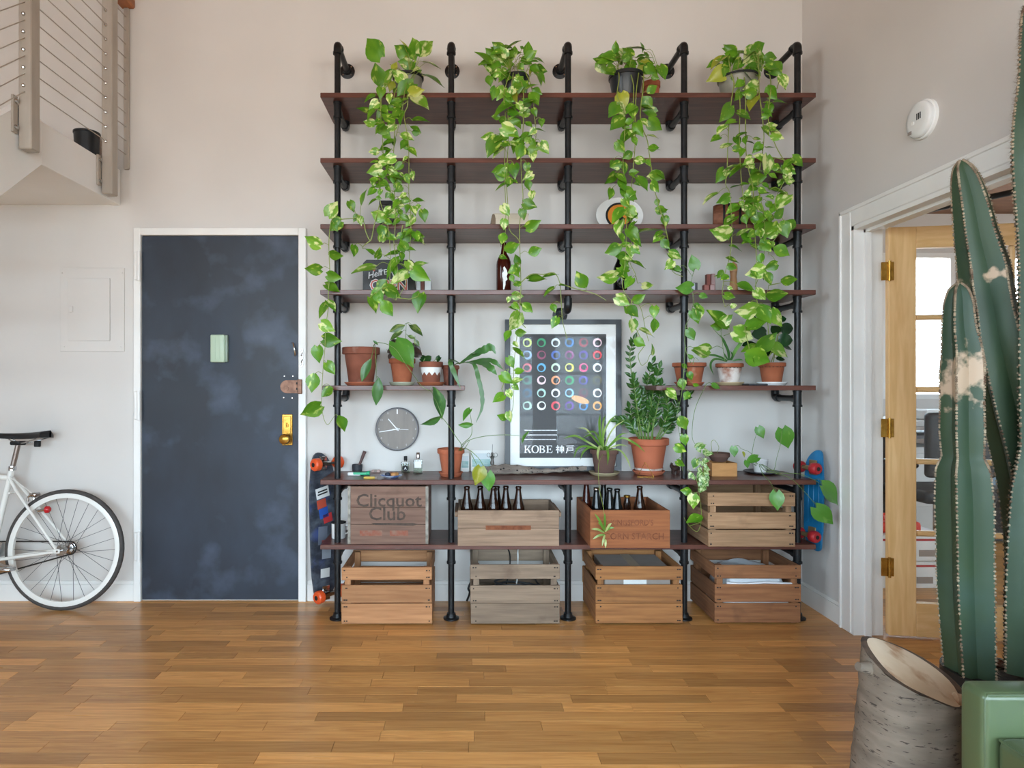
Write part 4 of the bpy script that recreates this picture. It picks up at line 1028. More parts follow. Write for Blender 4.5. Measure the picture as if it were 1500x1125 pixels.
def clay_pot(t, rt, rb, h, mat, rim=.2):
    rh = h * rim
    return lathe_pot(t, [(rb * .96, 0), (rb, .004), (rb + (rt * .92 - rb) * (h - rh) / h, h - rh), (rt * .97, h - rh + .001), (rt, h - rh + .004), (rt, h - .003), (rt - .003, h), (rt - .008, h - .002), (rt - .012, h - .03), (rt * .8, h - .035)], mat, h - .022, rt - .009)
def saucer(label, c, r, mat, h=.016, group=None):
    o = MB().lathe([(r * .82, 0), (r * .86, .002), (r, h), (r - .005, h), (r * .84, .006), (.001, .005)], c, 28).build('saucer', mat, None, 40)
    tag(o, label, 'saucer', group)
    MB().lathe([(r - .0055, h - .001), (r + .001, h - .001), (r + .001, h + .0025), (r - .0055, h + .0025)], c, 28, cap=False).build('saucer_lip', mat, o, 40)
    return o
def potpx(name, label, px, top_py, hw_top, hw_bot, y, zb, mat, rim=.2):
    x = XX(px, y); h = ZZ(top_py, y - LEN(hw_top, y) * .6) - zb
    t = thing(name, label, 'potted plant', (x, y, zb))
    p = clay_pot(t, LEN(hw_top, y), LEN(hw_bot, y), h, mat, rim)
    return t, p, Vector((x, y, zb + h))

# ---------------------------------------------------------------- four trailing plants on the top shelf
HY = -.392
def hang(px, py):
    """depth of the trailing stems: from the pots to the front edge, then straight down in front of the boards"""
    if py < 95: return -.27
    if py < 134: return -.27 + (HY + .27) * (py - 95) / 39
    return HY
# plant one
Z1 = (500, 40, 5.625); Z2 = (520, 220, 8.65); Z3 = (440, 270, 5.625); Z4 = (440, 340, 6.25); Z5 = (440, 460, 5.114)
py_ = -.235
p1 = thing('trailing_pothos', 'pothos trailing from a grey green pot, with one long stem past the door frame', 'potted plant', (XX(598, py_), py_, S1))
q = RY(.0)
lathe_pot(p1, [(.058, 0), (.06, .004), (.078, .125), (.081, .127), (.081, .135), (.074, .135), (.07, .1)], GREYPOT, .115, .071)
MB().lathe([(.078, .123), (.084, .126), (.084, .138), (.076, .138), (.074, .128)], p1.location, 28, cap=False).build('pot_rim', INK, p1, smooth=40)
st = MB()
v1 = [[(590, 108), (575, 120), (560, 136), (558, 170), (560, 200), (561, 230), (558, 250), (556, 290), (568, 330), (572, 380), (570, 420)],
      [(600, 106), (585, 124), (577, 142), (578, 180), (577, 215), (575, 245), (578, 290), (579, 330), (577, 360), (583, 400), (580, 440)],
      [(606, 108), (594, 130), (591, 150), (586, 175), (580, 200)], [(608, 110), (598, 134), (597, 155), (592, 170), (598, 205), (599, 240), (599, 285), (602, 320), (600, 370), (596, 410), (584, 435)],
      [(600, 130), (595, 150), (580, 154), (575, 140)],
      [(590, 330), (586, 345), (578, 352)],
      [(556, 300), (548, 330), (543, 352), (536, 340), (530, 318), (516, 320), (500, 321), (486, 322), (482, 350), (482, 372), (483, 400), (481, 430), (481, 450), (477, 480), (476, 510), (474, 530), (472, 560), (471, 590), (474, 612), (480, 622), (488, 612)],
      [(543, 352), (533, 360), (531, 364)], [(582, 436), (600, 438), (612, 434)]]
l1 = vines(v1, hang, st)
for (a, b) in (((596, 112), (571, 94)), ((600, 112), (612, 98)), ((603, 112), (608, 82)), ((605, 110), (616, 80)), ((606, 110), (623, 92)), ((607, 112), (623, 112)), ((590, 112), (557, 124)), ((596, 110), (590, 90)), ((598, 110), (580, 100))):
    st.tube(spline([W(*a, -.25), W((a[0] + b[0]) / 2, (a[1] + b[1]) / 2 - 2, -.27), W(*b, -.27)], 4), .0014, 4)
zleaves(p1, 'pothos', Z1, [(318, 240, 205, 97), (545, 205, 508, 90, .45, 'yellow'), (625, 230, 575, 95, .55), (650, 212, 742, 110, .7), (545, 230, 440, 162, .5), (540, 275, 515, 225, .6, 'yellow'), (690, 290, 805, 312, .5), (690, 400, 835, 455, .6), (320, 475, 290, 310, .75), (430, 350, 450, 278, .8, 'yellow'), (570, 310, 475, 282, .6), (500, 440, 440, 380), (355, 470, 400, 350, .7), (520, 450, 430, 350), (590, 470, 480, 560), (540, 470, 470, 550), (560, 540, 680, 520, .6, 'yellow'), (600, 580, 712, 645, .7), (420, 450, 400, 520, .7, 'yellow'), (330, 500, 320, 575), (400, 555, 390, 615),
    (270, 565, 195, 590), (300, 615, 235, 665), (320, 620, 315, 680, .5), (225, 700, 140, 655), (340, 690, 295, 750), (430, 780, 345, 715), (265, 800, 190, 770), (600, 770, 712, 750, .7), (575, 820, 650, 850), (350, 800, 285, 860), (440, 800, 370, 850), (350, 870, 400, 910), (420, 940, 320, 970), (440, 970, 435, 900, .5), (500, 890, 590, 915), (540, 930, 490, 990), (560, 1000, 622, 1050), (300, 1020, 232, 1025), (300, 1110, 245, 1105), (440, 1080, 345, 1090), (400, 1010, 360, 1050), (520, 960, 555, 1010), (540, 1070, 505, 1095)], hang, l1, st)
zleaves(p1, 'pothos', Z2, [(330, 240, 170, 280, .45), (290, 370, 190, 365), (360, 60, 420, 120), (500, 70, 410, 120), (530, 170, 600, 200), (640, 90, 610, 130, .6), (440, 180, 390, 260, .5), (590, 180, 500, 240), (400, 270, 350, 340), (480, 320, 480, 420, .7), (490, 350, 630, 350, .4), (640, 310, 680, 410), (730, 280, 730, 370, .7), (350, 400, 420, 440), (310, 480, 220, 450, .45), (330, 500, 300, 570), (400, 470, 450, 520), (560, 420, 540, 510), (590, 470, 510, 520), (440, 540, 390, 600), (460, 560, 480, 640),
    (640, 560, 560, 590), (270, 620, 175, 675, .7), (270, 600, 330, 610), (600, 620, 700, 640), (560, 640, 480, 720), (500, 680, 620, 700, .6), (680, 700, 640, 780), (740, 640, 870, 630, .55), (820, 700, 760, 760, .8), (730, 720, 770, 810, .6), (860, 765, 885, 885, 1.0), (560, 760, 600, 830), (360, 860, 210, 795, .6), (520, 790, 400, 830), (450, 740, 360, 800), (380, 880, 460, 930, .7), (560, 880, 480, 930), (740, 850, 650, 950, .9), (620, 840, 680, 900), (330, 960, 340, 1100, .6), (620, 1010, 700, 1080), (720, 1020, 640, 1060), (760, 1070, 865, 1100, .5), (600, 1060, 530, 1110), (500, 440, 560, 470), (420, 330, 470, 390), (560, 290, 620, 330), (300, 300, 350, 350)], hang, l1, st)
zleaves(p1, 'pothos', Z3, [(505, 165, 530, 50, .55), (405, 145, 440, 213, .8), (470, 255, 440, 300), (490, 270, 500, 330, .9), (232, 255, 295, 150, .7), (270, 290, 340, 280), (330, 310, 250, 370), (280, 330, 300, 380), (160, 500, 45, 445, .55), (240, 570, 335, 595, .45), (160, 700, 50, 700, .5), (230, 750, 325, 775, .5), (215, 830, 315, 870, .7), (220, 990, 150, 1080, .6), (225, 965, 290, 1030, .6), (440, 510, 447, 585, .6), (600, 690, 440, 700, .45), (600, 570, 550, 530, .6), (630, 600, 660, 530, .5)], hang, l1, st)
zleaves(p1, 'pothos', Z4, [(740, 80, 750, 0, .6), (890, 190, 780, 200, .5), (900, 130, 950, 170, .5), (920, 190, 940, 260, .6), (960, 160, 920, 70, .8), (1020, 40, 900, 40, .5), (1040, 30, 1135, 90, .5), (900, 260, 775, 380, .6), (1030, 330, 1145, 268, .5), (1040, 350, 1155, 435, .7), (980, 380, 830, 450, .75), (900, 290, 985, 330, .4), (780, 450, 700, 530, .8), (800, 510, 900, 600, .55), (740, 540, 640, 600, .8), (640, 610, 700, 720, .6), (760, 640, 830, 755, .8), (1100, 570, 1065, 705, .9), (700, 560, 740, 650, .8)], hang, l1, st)
zleaves(p1, 'pothos', Z5, [(160, 70, 240, 120, .7), (180, 190, 285, 205, .75), (128, 250, 132, 350, 1.0), (200, 370, 250, 440, .9), (105, 455, 82, 570, 1.0), (235, 555, 165, 610, .9), (140, 690, 20, 755, .6), (290, 770, 335, 865, .5)], hang, l1, st)
crown_leaves(p1, 590, 112, 8, 26, 14, st); fill_leaves(p1, l1[:4], st, 34, 1.85, 2.75)
st.build('vine_stem', VINE, p1, smooth=60)

# plant two
Z6 = (660, 30, 5.625); Z7 = (660, 210, 5.36); Z8 = (640, 330, 6.818); Z9 = (660, 440, 4.019)
p2 = thing('trailing_pothos', 'bushy pothos in a black pot trailing down past the poster', 'potted plant', (XX(755, py_), py_, S1))
lathe_pot(p2, [(.055, 0), (.057, .003), (.072, .115), (.076, .117), (.076, .135), (.07, .135), (.067, .1)], BLACKP, .115, .068)
st = MB()
v2 = [[(748, 104), (742, 122), (738, 140), (740, 165), (741, 200), (739, 240), (740, 280), (741, 310), (740, 345), (737, 375)], [(758, 104), (765, 125), (767, 150), (766, 190), (763, 220), (764, 260), (766, 290), (762, 320), (761, 345), (762, 380), (763, 420), (762, 440), (760, 470), (755, 510), (752, 550), (752, 590), (748, 610)], [(752, 106), (748, 135), (744, 160), (745, 200), (742, 260), (744, 300), (746, 335), (757, 348), (762, 355)],
      [(770, 106), (779, 130), (783, 170), (785, 200), (780, 225)], [(762, 415), (778, 402), (796, 402), (812, 400), (820, 415), (822, 440), (824, 470), (829, 490), (831, 500)], [(760, 470), (770, 480)], [(745, 540), (735, 570)], [(820, 415), (840, 422), (870, 430), (888, 440)]]
l2 = vines(v2, hang, st)
zleaves(p2, 'pothos', Z6, [(320, 340, 225, 250, .45), (380, 330, 295, 240, .55), (370, 320, 440, 270, .5), (460, 250, 540, 150, .4), (520, 300, 520, 210, .7), (460, 300, 570, 250, .7), (600, 230, 575, 215, .5), (630, 280, 650, 180, .6), (500, 340, 400, 340, .7), (480, 310, 440, 360), (590, 310, 660, 350, .7), (690, 380, 640, 440, .7, 'yellow'), (320, 420, 280, 360, .6), (350, 350, 370, 460, .9), (420, 400, 450, 460, .8), (310, 460, 330, 530, .8), (690, 420, 780, 490, .55), (720, 460, 750, 530, .3), (600, 500, 520, 600, .8), (560, 520, 600, 625, .9), (530, 480, 560, 500), (640, 560, 710, 510, .5), (680, 570, 745, 605, .5), (370, 560, 350, 640, .7), (440, 560, 390, 640, .7), (500, 580, 540, 680, .7, 'yellow'), (520, 560, 480, 620), (660, 600, 720, 680), (600, 690, 690, 640, .6), (500, 700, 365, 745, .6), (560, 680, 590, 740), (500, 690, 540, 730), (680, 730, 705, 780, .9), (750, 815, 750, 865, 1.0), (560, 790, 500, 800, .5), (530, 820, 580, 880, .8), (620, 840, 670, 870, .8), (430, 880, 540, 930, .6), (460, 940, 390, 980, .7), (350, 960, 265, 965, .6), (380, 980, 305, 1100, .8), (430, 1050, 350, 1110, .7), (560, 970, 510, 1070, .7), (640, 950, 700, 920, .6), (700, 900, 770, 900, .5), (620, 1000, 660, 960), (745, 1010, 800, 1085, .8), (640, 1060, 720, 1060, .6), (590, 1060, 640, 1100), (490, 1030, 460, 1010), (680, 1120, 640, 1090, .8), (440, 330, 480, 280), (390, 400, 340, 470), (560, 360, 600, 400)], hang, l2, st)
zleaves(p2, 'pothos', Z7, [(560, 20, 530, 110), (640, 60, 650, 130, .7), (440, 160, 440, 240, .7), (420, 200, 335, 225, .6), (500, 170, 500, 255, .8), (600, 160, 600, 225, .9), (470, 270, 450, 330, .8), (450, 320, 360, 340, .6), (490, 290, 530, 310, .5), (640, 240, 580, 280, .6), (600, 290, 620, 360, .7), (640, 380, 635, 440, .9), (580, 470, 668, 495, .7), (410, 490, 455, 560, .9), (560, 520, 575, 590, .9), (420, 600, 420, 670, 1.0), (600, 660, 700, 620, .6), (420, 710, 400, 780, .9), (430, 830, 530, 800, .6), (390, 890, 440, 900), (620, 860, 705, 830, .5), (540, 940, 500, 880, .6), (540, 980, 460, 1010, .7), (500, 960, 520, 1040, .7), (625, 1070, 740, 1050, .6), (740, 1050, 830, 1018, .25), (500, 1100, 550, 1100)], hang, l2, st)
zleaves(p2, 'pothos', Z8, [(1230, 600, 1300, 600, .4), (1160, 630, 1070, 690, .6), (830, 580, 770, 590, .6), (740, 500, 760, 560), (720, 720, 710, 770, .9), (760, 700, 855, 710, .7), (840, 790, 945, 855, .6), (720, 820, 800, 840, .6), (820, 880, 780, 950, .6), (740, 980, 800, 1000), (1150, 790, 1180, 860, .8), (1200, 930, 1150, 1015, .8), (1480, 610, 1400, 480, .6)], hang, l2, st)
zleaves(p2, 'pothos', Z9, [(430, 20, 475, 65, .6), (370, 20, 400, 50), (400, 80, 360, 170, .6), (350, 180, 320, 230, .7), (385, 190, 440, 190, .6), (370, 250, 400, 270, .7), (375, 290, 440, 330, .5), (340, 340, 370, 390, .8), (385, 420, 430, 410, .8), (300, 440, 360, 480, .9), (370, 480, 420, 460, .7), (370, 500, 400, 525), (310, 560, 255, 590, .9), (340, 530, 355, 575, .9), (325, 690, 280, 680, .5), (340, 660, 350, 710, .8)], hang, l2, st)
crown_leaves(p2, 752, 92, 20, 36, 22, st); fill_leaves(p2, l2[:4], st, 26, 2.3, 2.78)
st.build('vine_stem', VINE, p2, smooth=60)

# plant three
Z10 = (860, 30, 5.625); Z11 = (860, 210, 4.286); Z12 = (800, 450, 4.167)
p3 = thing('trailing_pothos', 'pothos in a shiny dark plastic pot trailing down towards the glossy leafed plant', 'potted plant', (XX(917, py_), py_, S1))
lathe_pot(p3, [(.066, 0), (.068, .003), (.088, .125), (.093, .127), (.093, .145), (.086, .145), (.082, .1)], BLACKP, .125, .084)
c = thing('clay_pot', 'small tan clay pot half hidden behind the dark plastic pot', 'pot', (XX(954, -.12), -.12, S1))
MB().lathe([(.035, 0), (.036, .003), (.044, .13), (.049, .132), (.049, .16), (.043, .16), (.04, .12)], c.location, 24).build('pot_body', TERRA3, c, smooth=40)
MB().lathe([(.0435, .15), (.001, .152)], c.location, 18, cap=False).build('soil', SOIL, c)
st = MB()
v3 = [[(905, 98), (907, 115), (904, 140), (913, 160), (915, 190), (914, 215), (913, 245), (918, 290), (918, 330), (916, 380), (912, 420), (925, 440), (938, 450), (945, 480), (950, 500)], [(922, 102), (928, 125), (928, 150), (931, 180), (930, 215), (928, 240), (927, 258), (921, 300), (926, 340), (922, 380), (930, 400), (934, 415)], [(936, 104), (932, 135), (930, 170), (925, 190)], [(943, 108), (942, 130), (938, 165), (940, 185), (948, 205), (951, 225), (954, 245), (957, 270), (962, 290), (968, 310), (974, 330), (980, 360), (983, 390), (988, 400), (1000, 405)], [(940, 112), (950, 114), (958, 102), (968, 98)], [(925, 440), (925, 465), (936, 490), (944, 505), (935, 520), (940, 535), (948, 530)], [(890, 400), (905, 405), (914, 410)]]
l3 = vines(v3, hang, st)
zleaves(p3, 'pothos', Z10, [(115, 345, 60, 310, .9), (95, 350, 150, 430, .6), (200, 330, 160, 270, .8), (165, 390, 215, 440, .8), (250, 330, 225, 240, .6), (310, 300, 240, 240, .5), (370, 290, 300, 240, .4), (390, 370, 320, 330, .9), (470, 240, 335, 210, .35), (440, 190, 470, 250, .4), (470, 270, 515, 330, .6), (420, 320, 480, 350, .8), (510, 350, 420, 410, .7), (430, 370, 560, 390, .6, 'yellow'), (600, 380, 645, 465, .8), (545, 390, 570, 450, .4), (540, 460, 590, 480, .6), (500, 590, 570, 540, .6), (280, 600, 310, 730, .9, 'yellow'), (460, 640, 530, 720, .9), (240, 700, 190, 780, .7), (360, 690, 380, 790, .7), (560, 760, 470, 740, .7), (300, 800, 205, 880, .8), (320, 840, 380, 820, .6), (450, 820, 500, 860), (510, 830, 605, 895, .7), (410, 850, 440, 940, .7), (510, 950, 580, 955, .5), (370, 920, 270, 990, .7), (380, 970, 410, 1020, .8), (250, 1010, 300, 1085, .7), (510, 1060, 590, 1050, .5), (330, 1090, 330, 1125), (280, 360, 240, 290, .6), (300, 320, 360, 270, .5)], hang, l3, st)
zleaves(p3, 'pothos', Z11, [(180, 0, 220, 40), (390, 25, 445, 30, .5), (280, 60, 230, 90, .7), (310, 100, 365, 115, .5), (370, 110, 400, 140), (160, 110, 175, 170, .4), (230, 130, 240, 190, .5), (190, 200, 250, 240, .6), (170, 190, 130, 250, .4), (270, 190, 300, 210), (320, 220, 380, 280, .7), (400, 190, 472, 220, .6), (410, 240, 440, 300, .6), (350, 240, 300, 250), (230, 290, 290, 350, .9), (150, 290, 145, 345, .4), (230, 350, 260, 400), (230, 420, 160, 475, .8), (250, 410, 310, 460, .9), (440, 350, 440, 390), (455, 400, 475, 445, 1.0), (485, 460, 495, 515, 1.0), (210, 490, 190, 570, .6), (320, 570, 430, 515, .5), (260, 540, 320, 600, .8), (440, 570, 500, 590, .5), (470, 610, 510, 655, .8), (280, 590, 340, 635, .7), (210, 570, 230, 620, .6), (210, 650, 125, 685, .6), (270, 650, 280, 710, .8), (520, 690, 590, 715, .7), (230, 700, 240, 770, .7), (270, 740, 360, 770, .5), (520, 790, 595, 805, .6), (180, 830, 80, 850, .45), (190, 800, 260, 840, .7), (280, 850, 240, 900, .9), (350, 890, 410, 895, .5), (290, 300, 240, 340, .7), (200, 230, 240, 290, .7), (300, 440, 250, 480, .7)], hang, l3, st)
zleaves(p3, 'pothos', Z12, [(500, 0, 560, 50, .7), (660, 0, 660, 60, .8), (530, 80, 530, 150, .5), (660, 75, 660, 150, .4), (580, 140, 655, 165, .6), (540, 200, 600, 230, .8), (645, 285, 655, 230, .3), (520, 30, 480, 0, .7), (430, -60, 500, -20, .7), (540, -40, 600, -70, .6)], hang, l3, st)
crown_leaves(p3, 920, 88, 14, 34, 16, st); fill_leaves(p3, l3[:4], st, 26, 1.85, 2.7)
st.build('vine_stem', VINE, p3, smooth=60)

# plant four
Z13 = (1000, 30, 5.627); Z14 = (1010, 190, 7.03); Z15 = (960, 340, 4.6875)
p4 = thing('trailing_pothos', 'large pothos in a wide grey pot trailing in front of the striped wooden drum', 'potted plant', (XX(1081, py_), py_, S1))
lathe_pot(p4, [(.075, 0), (.078, .004), (.098, .115), (.103, .118), (.103, .128), (.095, .128), (.09, .09)], GREYPOT, .108, .092)
MB().lathe([(.1, .117), (.1055, .12), (.1055, .131), (.097, .131), (.096, .12)], p4.location, 28, cap=False).build('pot_rim', INK, p4, smooth=40)
st = MB()
v4 = [[(1070, 106), (1075, 120), (1071, 150), (1068, 180), (1066, 215), (1065, 250), (1063, 270), (1069, 285), (1072, 330), (1070, 370), (1062, 400), (1058, 430), (1062, 450)], [(1090, 108), (1092, 140), (1092, 180), (1093, 225), (1097, 250), (1103, 275), (1104, 310), (1106, 345), (1108, 380), (1107, 420), (1110, 445), (1118, 450)], [(1112, 104), (1112, 135), (1116, 165), (1119, 200), (1116, 230), (1110, 270), (1118, 310), (1120, 350), (1117, 390), (1106, 420)], [(1122, 108), (1128, 112), (1129, 135), (1125, 165), (1128, 190), (1137, 215), (1150, 238), (1155, 250), (1150, 265), (1144, 274), (1135, 300), (1150, 330), (1135, 350), (1125, 372)], [(1080, 106), (1084, 150), (1083, 190), (1084, 230), (1086, 265), (1090, 300), (1095, 340)], [(1116, 228), (1140, 232), (1162, 238)], [(1126, 418), (1146, 414)], [(1138, 130), (1142, 118), (1146, 112)]]
l4 = vines(v4, hang, st)
zleaves(p4, 'pothos', Z13, [(340, 300, 225, 370, .7, 'yellow'), (360, 410, 215, 490, .65, 'yellow'), (370, 380, 340, 450, .7), (380, 360, 375, 280, .5), (360, 290, 460, 290, .5), (470, 260, 400, 330, .6), (520, 280, 420, 250, .45), (580, 250, 675, 190, .5), (600, 240, 520, 340, .6), (590, 270, 490, 320, .5), (620, 310, 640, 400, .7), (480, 330, 430, 390, .7), (600, 390, 500, 420, .5), (510, 420, 590, 480, .6), (740, 350, 800, 450, .8), (810, 460, 855, 550, .7), (500, 500, 440, 540), (610, 530, 520, 560, .5), (700, 550, 760, 640, .5), (600, 600, 500, 600, .5), (470, 590, 440, 650, .6), (600, 630, 540, 720, .7, 'yellow'), (680, 680, 750, 680, .6), (710, 690, 715, 770, .7), (390, 710, 325, 820, .6), (460, 760, 560, 800, .7), (430, 830, 360, 840, .7), (350, 870, 285, 920, .7), (300, 960, 240, 985, .8), (730, 910, 800, 900, .5), (520, 930, 440, 950, .6), (520, 960, 510, 1010, .7), (590, 980, 650, 970, .6), (690, 1050, 755, 1040, .5), (640, 1020, 590, 1080, .6), (330, 1050, 410, 1000, .6), (420, 1060, 490, 1050, .7), (500, 1060, 480, 1110)], hang, l4, st)
zleaves(p4, 'pothos', Z14, [(640, 290, 570, 350, .7), (480, 370, 370, 400, .6), (550, 370, 420, 450, .6), (350, 420, 290, 530, .7), (800, 280, 800, 460, .5), (760, 300, 680, 260), (850, 370, 930, 400, .7), (740, 430, 650, 430, .5), (900, 440, 1000, 450, .5), (820, 460, 900, 490), (545, 575, 435, 580, .5), (620, 520, 780, 490, .5), (640, 570, 690, 570), (1070, 290, 1170, 360, .85), (840, 620, 1000, 640, .5), (740, 660, 830, 640, .5), (860, 700, 800, 680), (1010, 680, 890, 800, .8), (800, 750, 850, 800), (280, 660, 145, 730, .6), (400, 690, 300, 750, .55), (600, 690, 680, 680, .5), (490, 790, 390, 840, .8), (530, 740, 540, 800), (560, 790, 650, 830, .7), (690, 780, 780, 840, .6), (690, 860, 740, 960, .7), (790, 850, 830, 930, .6), (460, 900, 360, 980, .6), (560, 880, 580, 960, .7), (880, 900, 970, 820, .4), (850, 880, 800, 940), (520, 1080, 635, 995, .5), (400, 1070, 245, 1045, .35), (430, 1030, 390, 1110, .6), (850, 960, 780, 1090, .8), (960, 950, 1000, 1090, .8), (1080, 1000, 980, 950, .6), (900, 1000, 940, 1060), (700, 1040, 740, 1100), (620, 640, 560, 680), (760, 560, 820, 590), (720, 700, 660, 760), (640, 830, 600, 900), (740, 960, 690, 1030), (880, 780, 840, 850)], hang, l4, st)
zleaves(p4, 'pothos', Z15, [(430, 0, 520, 20, .5), (590, 10, 660, 70, .5), (520, 100, 590, 110, .5), (665, 95, 725, 115, .6), (820, 110, 915, 150, .8), (490, 180, 570, 200, .6), (500, 230, 555, 250, .6), (740, 260, 640, 290, .7), (830, 220, 760, 250, .7), (760, 290, 800, 350, .7), (870, 330, 965, 330, .5), (500, 300, 455, 320, .8), (580, 370, 690, 390, .5), (500, 380, 530, 390), (480, 430, 540, 450, .6), (690, 400, 750, 460, .7), (770, 430, 895, 430, .4), (520, 510, 560, 500, .8), (640, 490, 660, 480), (680, 530, 570, 550, .5), (660, 260, 700, 310, .7), (780, 20, 850, 0, .6)], hang, l4, st)
crown_leaves(p4, 1088, 92, 16, 40, 20, st); fill_leaves(p4, l4[:5], st, 44, 1.8, 2.7)
st.build('vine_stem', VINE, p4, smooth=60)

# ---------------------------------------------------------------- shelf five, pots beside the first bay
Z5b = (440, 460, 6.0)
y5 = -.21
def at5(px, py): return -.25
def fr5(px, py): return -.39
t, p, top = potpx('flat_stemmed_cactus', 'large terracotta pot with flat trailing stems next to the first pipe', 529, 508, 27.5, 18, y5, S5 + .012, TERRA2)
saucer('orange clay saucer below the large terracotta pot', (XX(529, y5), y5, S5), LEN(24, y5), TERRA3)
st = MB()
sl = vines([[(547, 506, .14), (552, 502), (566, 504), (580, 512), (592, 530), (606, 550), (618, 566), (632, 574), (634, 579)], [(549, 505, .1), (550, 515), (551, 540), (551, 556)], [(548, 505, .1), (545, 520), (542, 532)]], fr5, st, .002)
zleaves(t, 'epi', Z5b, [(620, 400, 530, 580, .4), (690, 565, 665, 795, .42), (1170, 645, 1270, 915, .3), (1240, 895, 1070, 990, .2), (680, 270, 640, 230, .4)], fr5, sl, st)
st.build('stem', STEMG, t, smooth=60)
t, p, top = potpx('oval_leaf_peperomia', 'terracotta pot with striped oval leaves and one broad green leaf', 589, 525, 19.5, 13, y5, S5 + .012, TERRA)
saucer('pale green ceramic saucer under the striped leaf plant', (XX(589, y5), y5, S5), LEN(19, y5), M('sage_ceramic', 'b3b49c', .4, c2='a8a992', ns=7))
st = MB()
sl = vines([[(592, 528), (594, 500), (595, 474)], [(588, 528), (580, 510), (576, 488)], [(595, 528), (606, 508), (608, 492)], [(586, 528), (574, 518), (566, 512)], [(592, 528), (592, 515), (590, 506)]], at5, st, .0022)
zleaves(t, 'pep', Z5b, [(915, 100, 785, 155, .4), (895, 155, 790, 220, .4), (955, 95, 1078, 185, .42), (980, 95, 1040, 115, .6), (945, 190, 1010, 215, .5), (1000, 220, 1045, 285, .7)], at5, sl, st)
zleaves(t, 'purple', Z5b, [(860, 240, 780, 250, .6), (830, 310, 760, 330, .8), (960, 280, 1060, 330, .8), (980, 310, 1060, 370, .7), (800, 350, 770, 390)], at5, sl, st)
zleaves(t, 'heart', Z5b, [(840, 255, 1000, 450, .8)], lambda a, b: -.3, sl, st)
st.build('stem', STEMG, t, smooth=60)
# zig-zag pot
x = XX(631.5, y5); zb = S5 + .012; h = ZZ(529.5, y5 - .04) - zb; rt, rb = LEN(17.5, y5), LEN(12.5, y5)
t = thing('zigzag_pot_succulent', 'terracotta pot with a white zigzag band and a small succulent', 'potted plant', (x, y5, zb))
pp = clay_pot(t, rt, rb, h, TERRA2, .26)
zg = MB(); n = 44
rr_ = lambda z: rb + (rt * .92 - rb) * z / h + .0012
ring0 = [(rr_(h * .73) * math.cos(2 * PI * k / n), rr_(h * .73) * math.sin(2 * PI * k / n), h * .735) for k in range(n)]
ring1 = []
for k in range(n):
    z = h * (.36 if k % 4 == 2 else (.52 if k % 4 == 0 else .44)); ring1.append((rr_(z) * math.cos(2 * PI * k / n), rr_(z) * math.sin(2 * PI * k / n), z))
zg.add([Vector(v) + t.location for v in ring0 + ring1], [(k, (k + 1) % n, n + (k + 1) % n, n + k) for k in range(n)])
zg.build('painted_zigzag', ENAMEL, pp)
saucer('clay saucer under the zigzag painted pot', (x, y5, S5), LEN(20.5, y5), TERRA)
st = MB(); sl = vines([[(631, 532), (624, 524)], [(633, 532), (640, 524)]], at5, st, .002)
zleaves(t, 'dark', Z5b, [(1110, 415, 1060, 365, .5), (1090, 410, 1150, 375, .5), (1080, 415, 1050, 395, .6), (1205, 410, 1215, 362, .7), (1200, 415, 1235, 380, .6), (1140, 410, 1140, 372, .5)], at5, sl, st)
st.build('stem', STEMG, t, smooth=60)
# small pot behind the second pipe with long flat stems
t, p, top = potpx('drooping_epiphyllum', 'small terracotta pot behind the second pipe with long drooping flat stems', 660, 535, 13, 9.5, -.17, S5 + .002, TERRA2)
Zep = (640, 420, 4.33)
st = MB()
def ribbon(pts, ws, nm, mat, parent, up=(0, -1, .25), fold=.15):
    pts = [Vector(p) for p in pts]; n = len(pts); mb = MB(); vs = []
    for i, p in enumerate(pts):
        tn = (pts[min(i + 1, n - 1)] - pts[max(i - 1, 0)]).normalized()
        s = tn.cross(Vector(up)); s = s.normalized() if s.length > .01 else tn.orthogonal().normalized()
        nn = s.cross(tn).normalized(); w = ws[i] if isinstance(ws, list) else ws
        vs += [p - s * w + nn * w * fold, p, p + s * w + nn * w * fold]
    fs = []
    for i in range(n - 1):
        for j in (0, 1): fs.append((i * 3 + j, i * 3 + j + 1, i * 3 + 4 + j, i * 3 + 3 + j))
    return mb.add(vs, fs).build(nm, mat, parent, smooth=60, recalc=False)
def taper(n, w, a=.35, notch=0): return [w * max(.05, min(1, a + i / n * 2.2) * min(1, (n - 1 - i) / n * 3.5 + .08)) * (1 - notch * (i % 3 == 0)) for i in range(n)]
for (pts, w) in (([(140, 490), (220, 440), (300, 400), (345, 385), (372, 425)], .022), ([(150, 485), (200, 480), (240, 500), (265, 590), (285, 680), (285, 770), (248, 862)], .012), ([(190, 480), (290, 465), (360, 475), (420, 525)], .014), ([(210, 480), (290, 485), (340, 515), (380, 558)], .02), ([(150, 488), (110, 470), (85, 480), (115, 560), (150, 645)], .013), ([(180, 470), (220, 430), (245, 420)], .008)):
    q = spline([W(640 + a / 4.33, 420 + b / 4.33, -.2 - .2 * min(1, i / 2)) for i, (a, b) in enumerate(pts)], 5)
    ribbon(q, taper(len(q), w, .15, .18), 'leaf', L_EPI, t)
st.tube(spline([top + Vector((0, 0, -.02)), W(668, 533, -.22), W(676, 532, -.3)], 4), .003, 5); st.build('stem', STEMG, t, smooth=60)

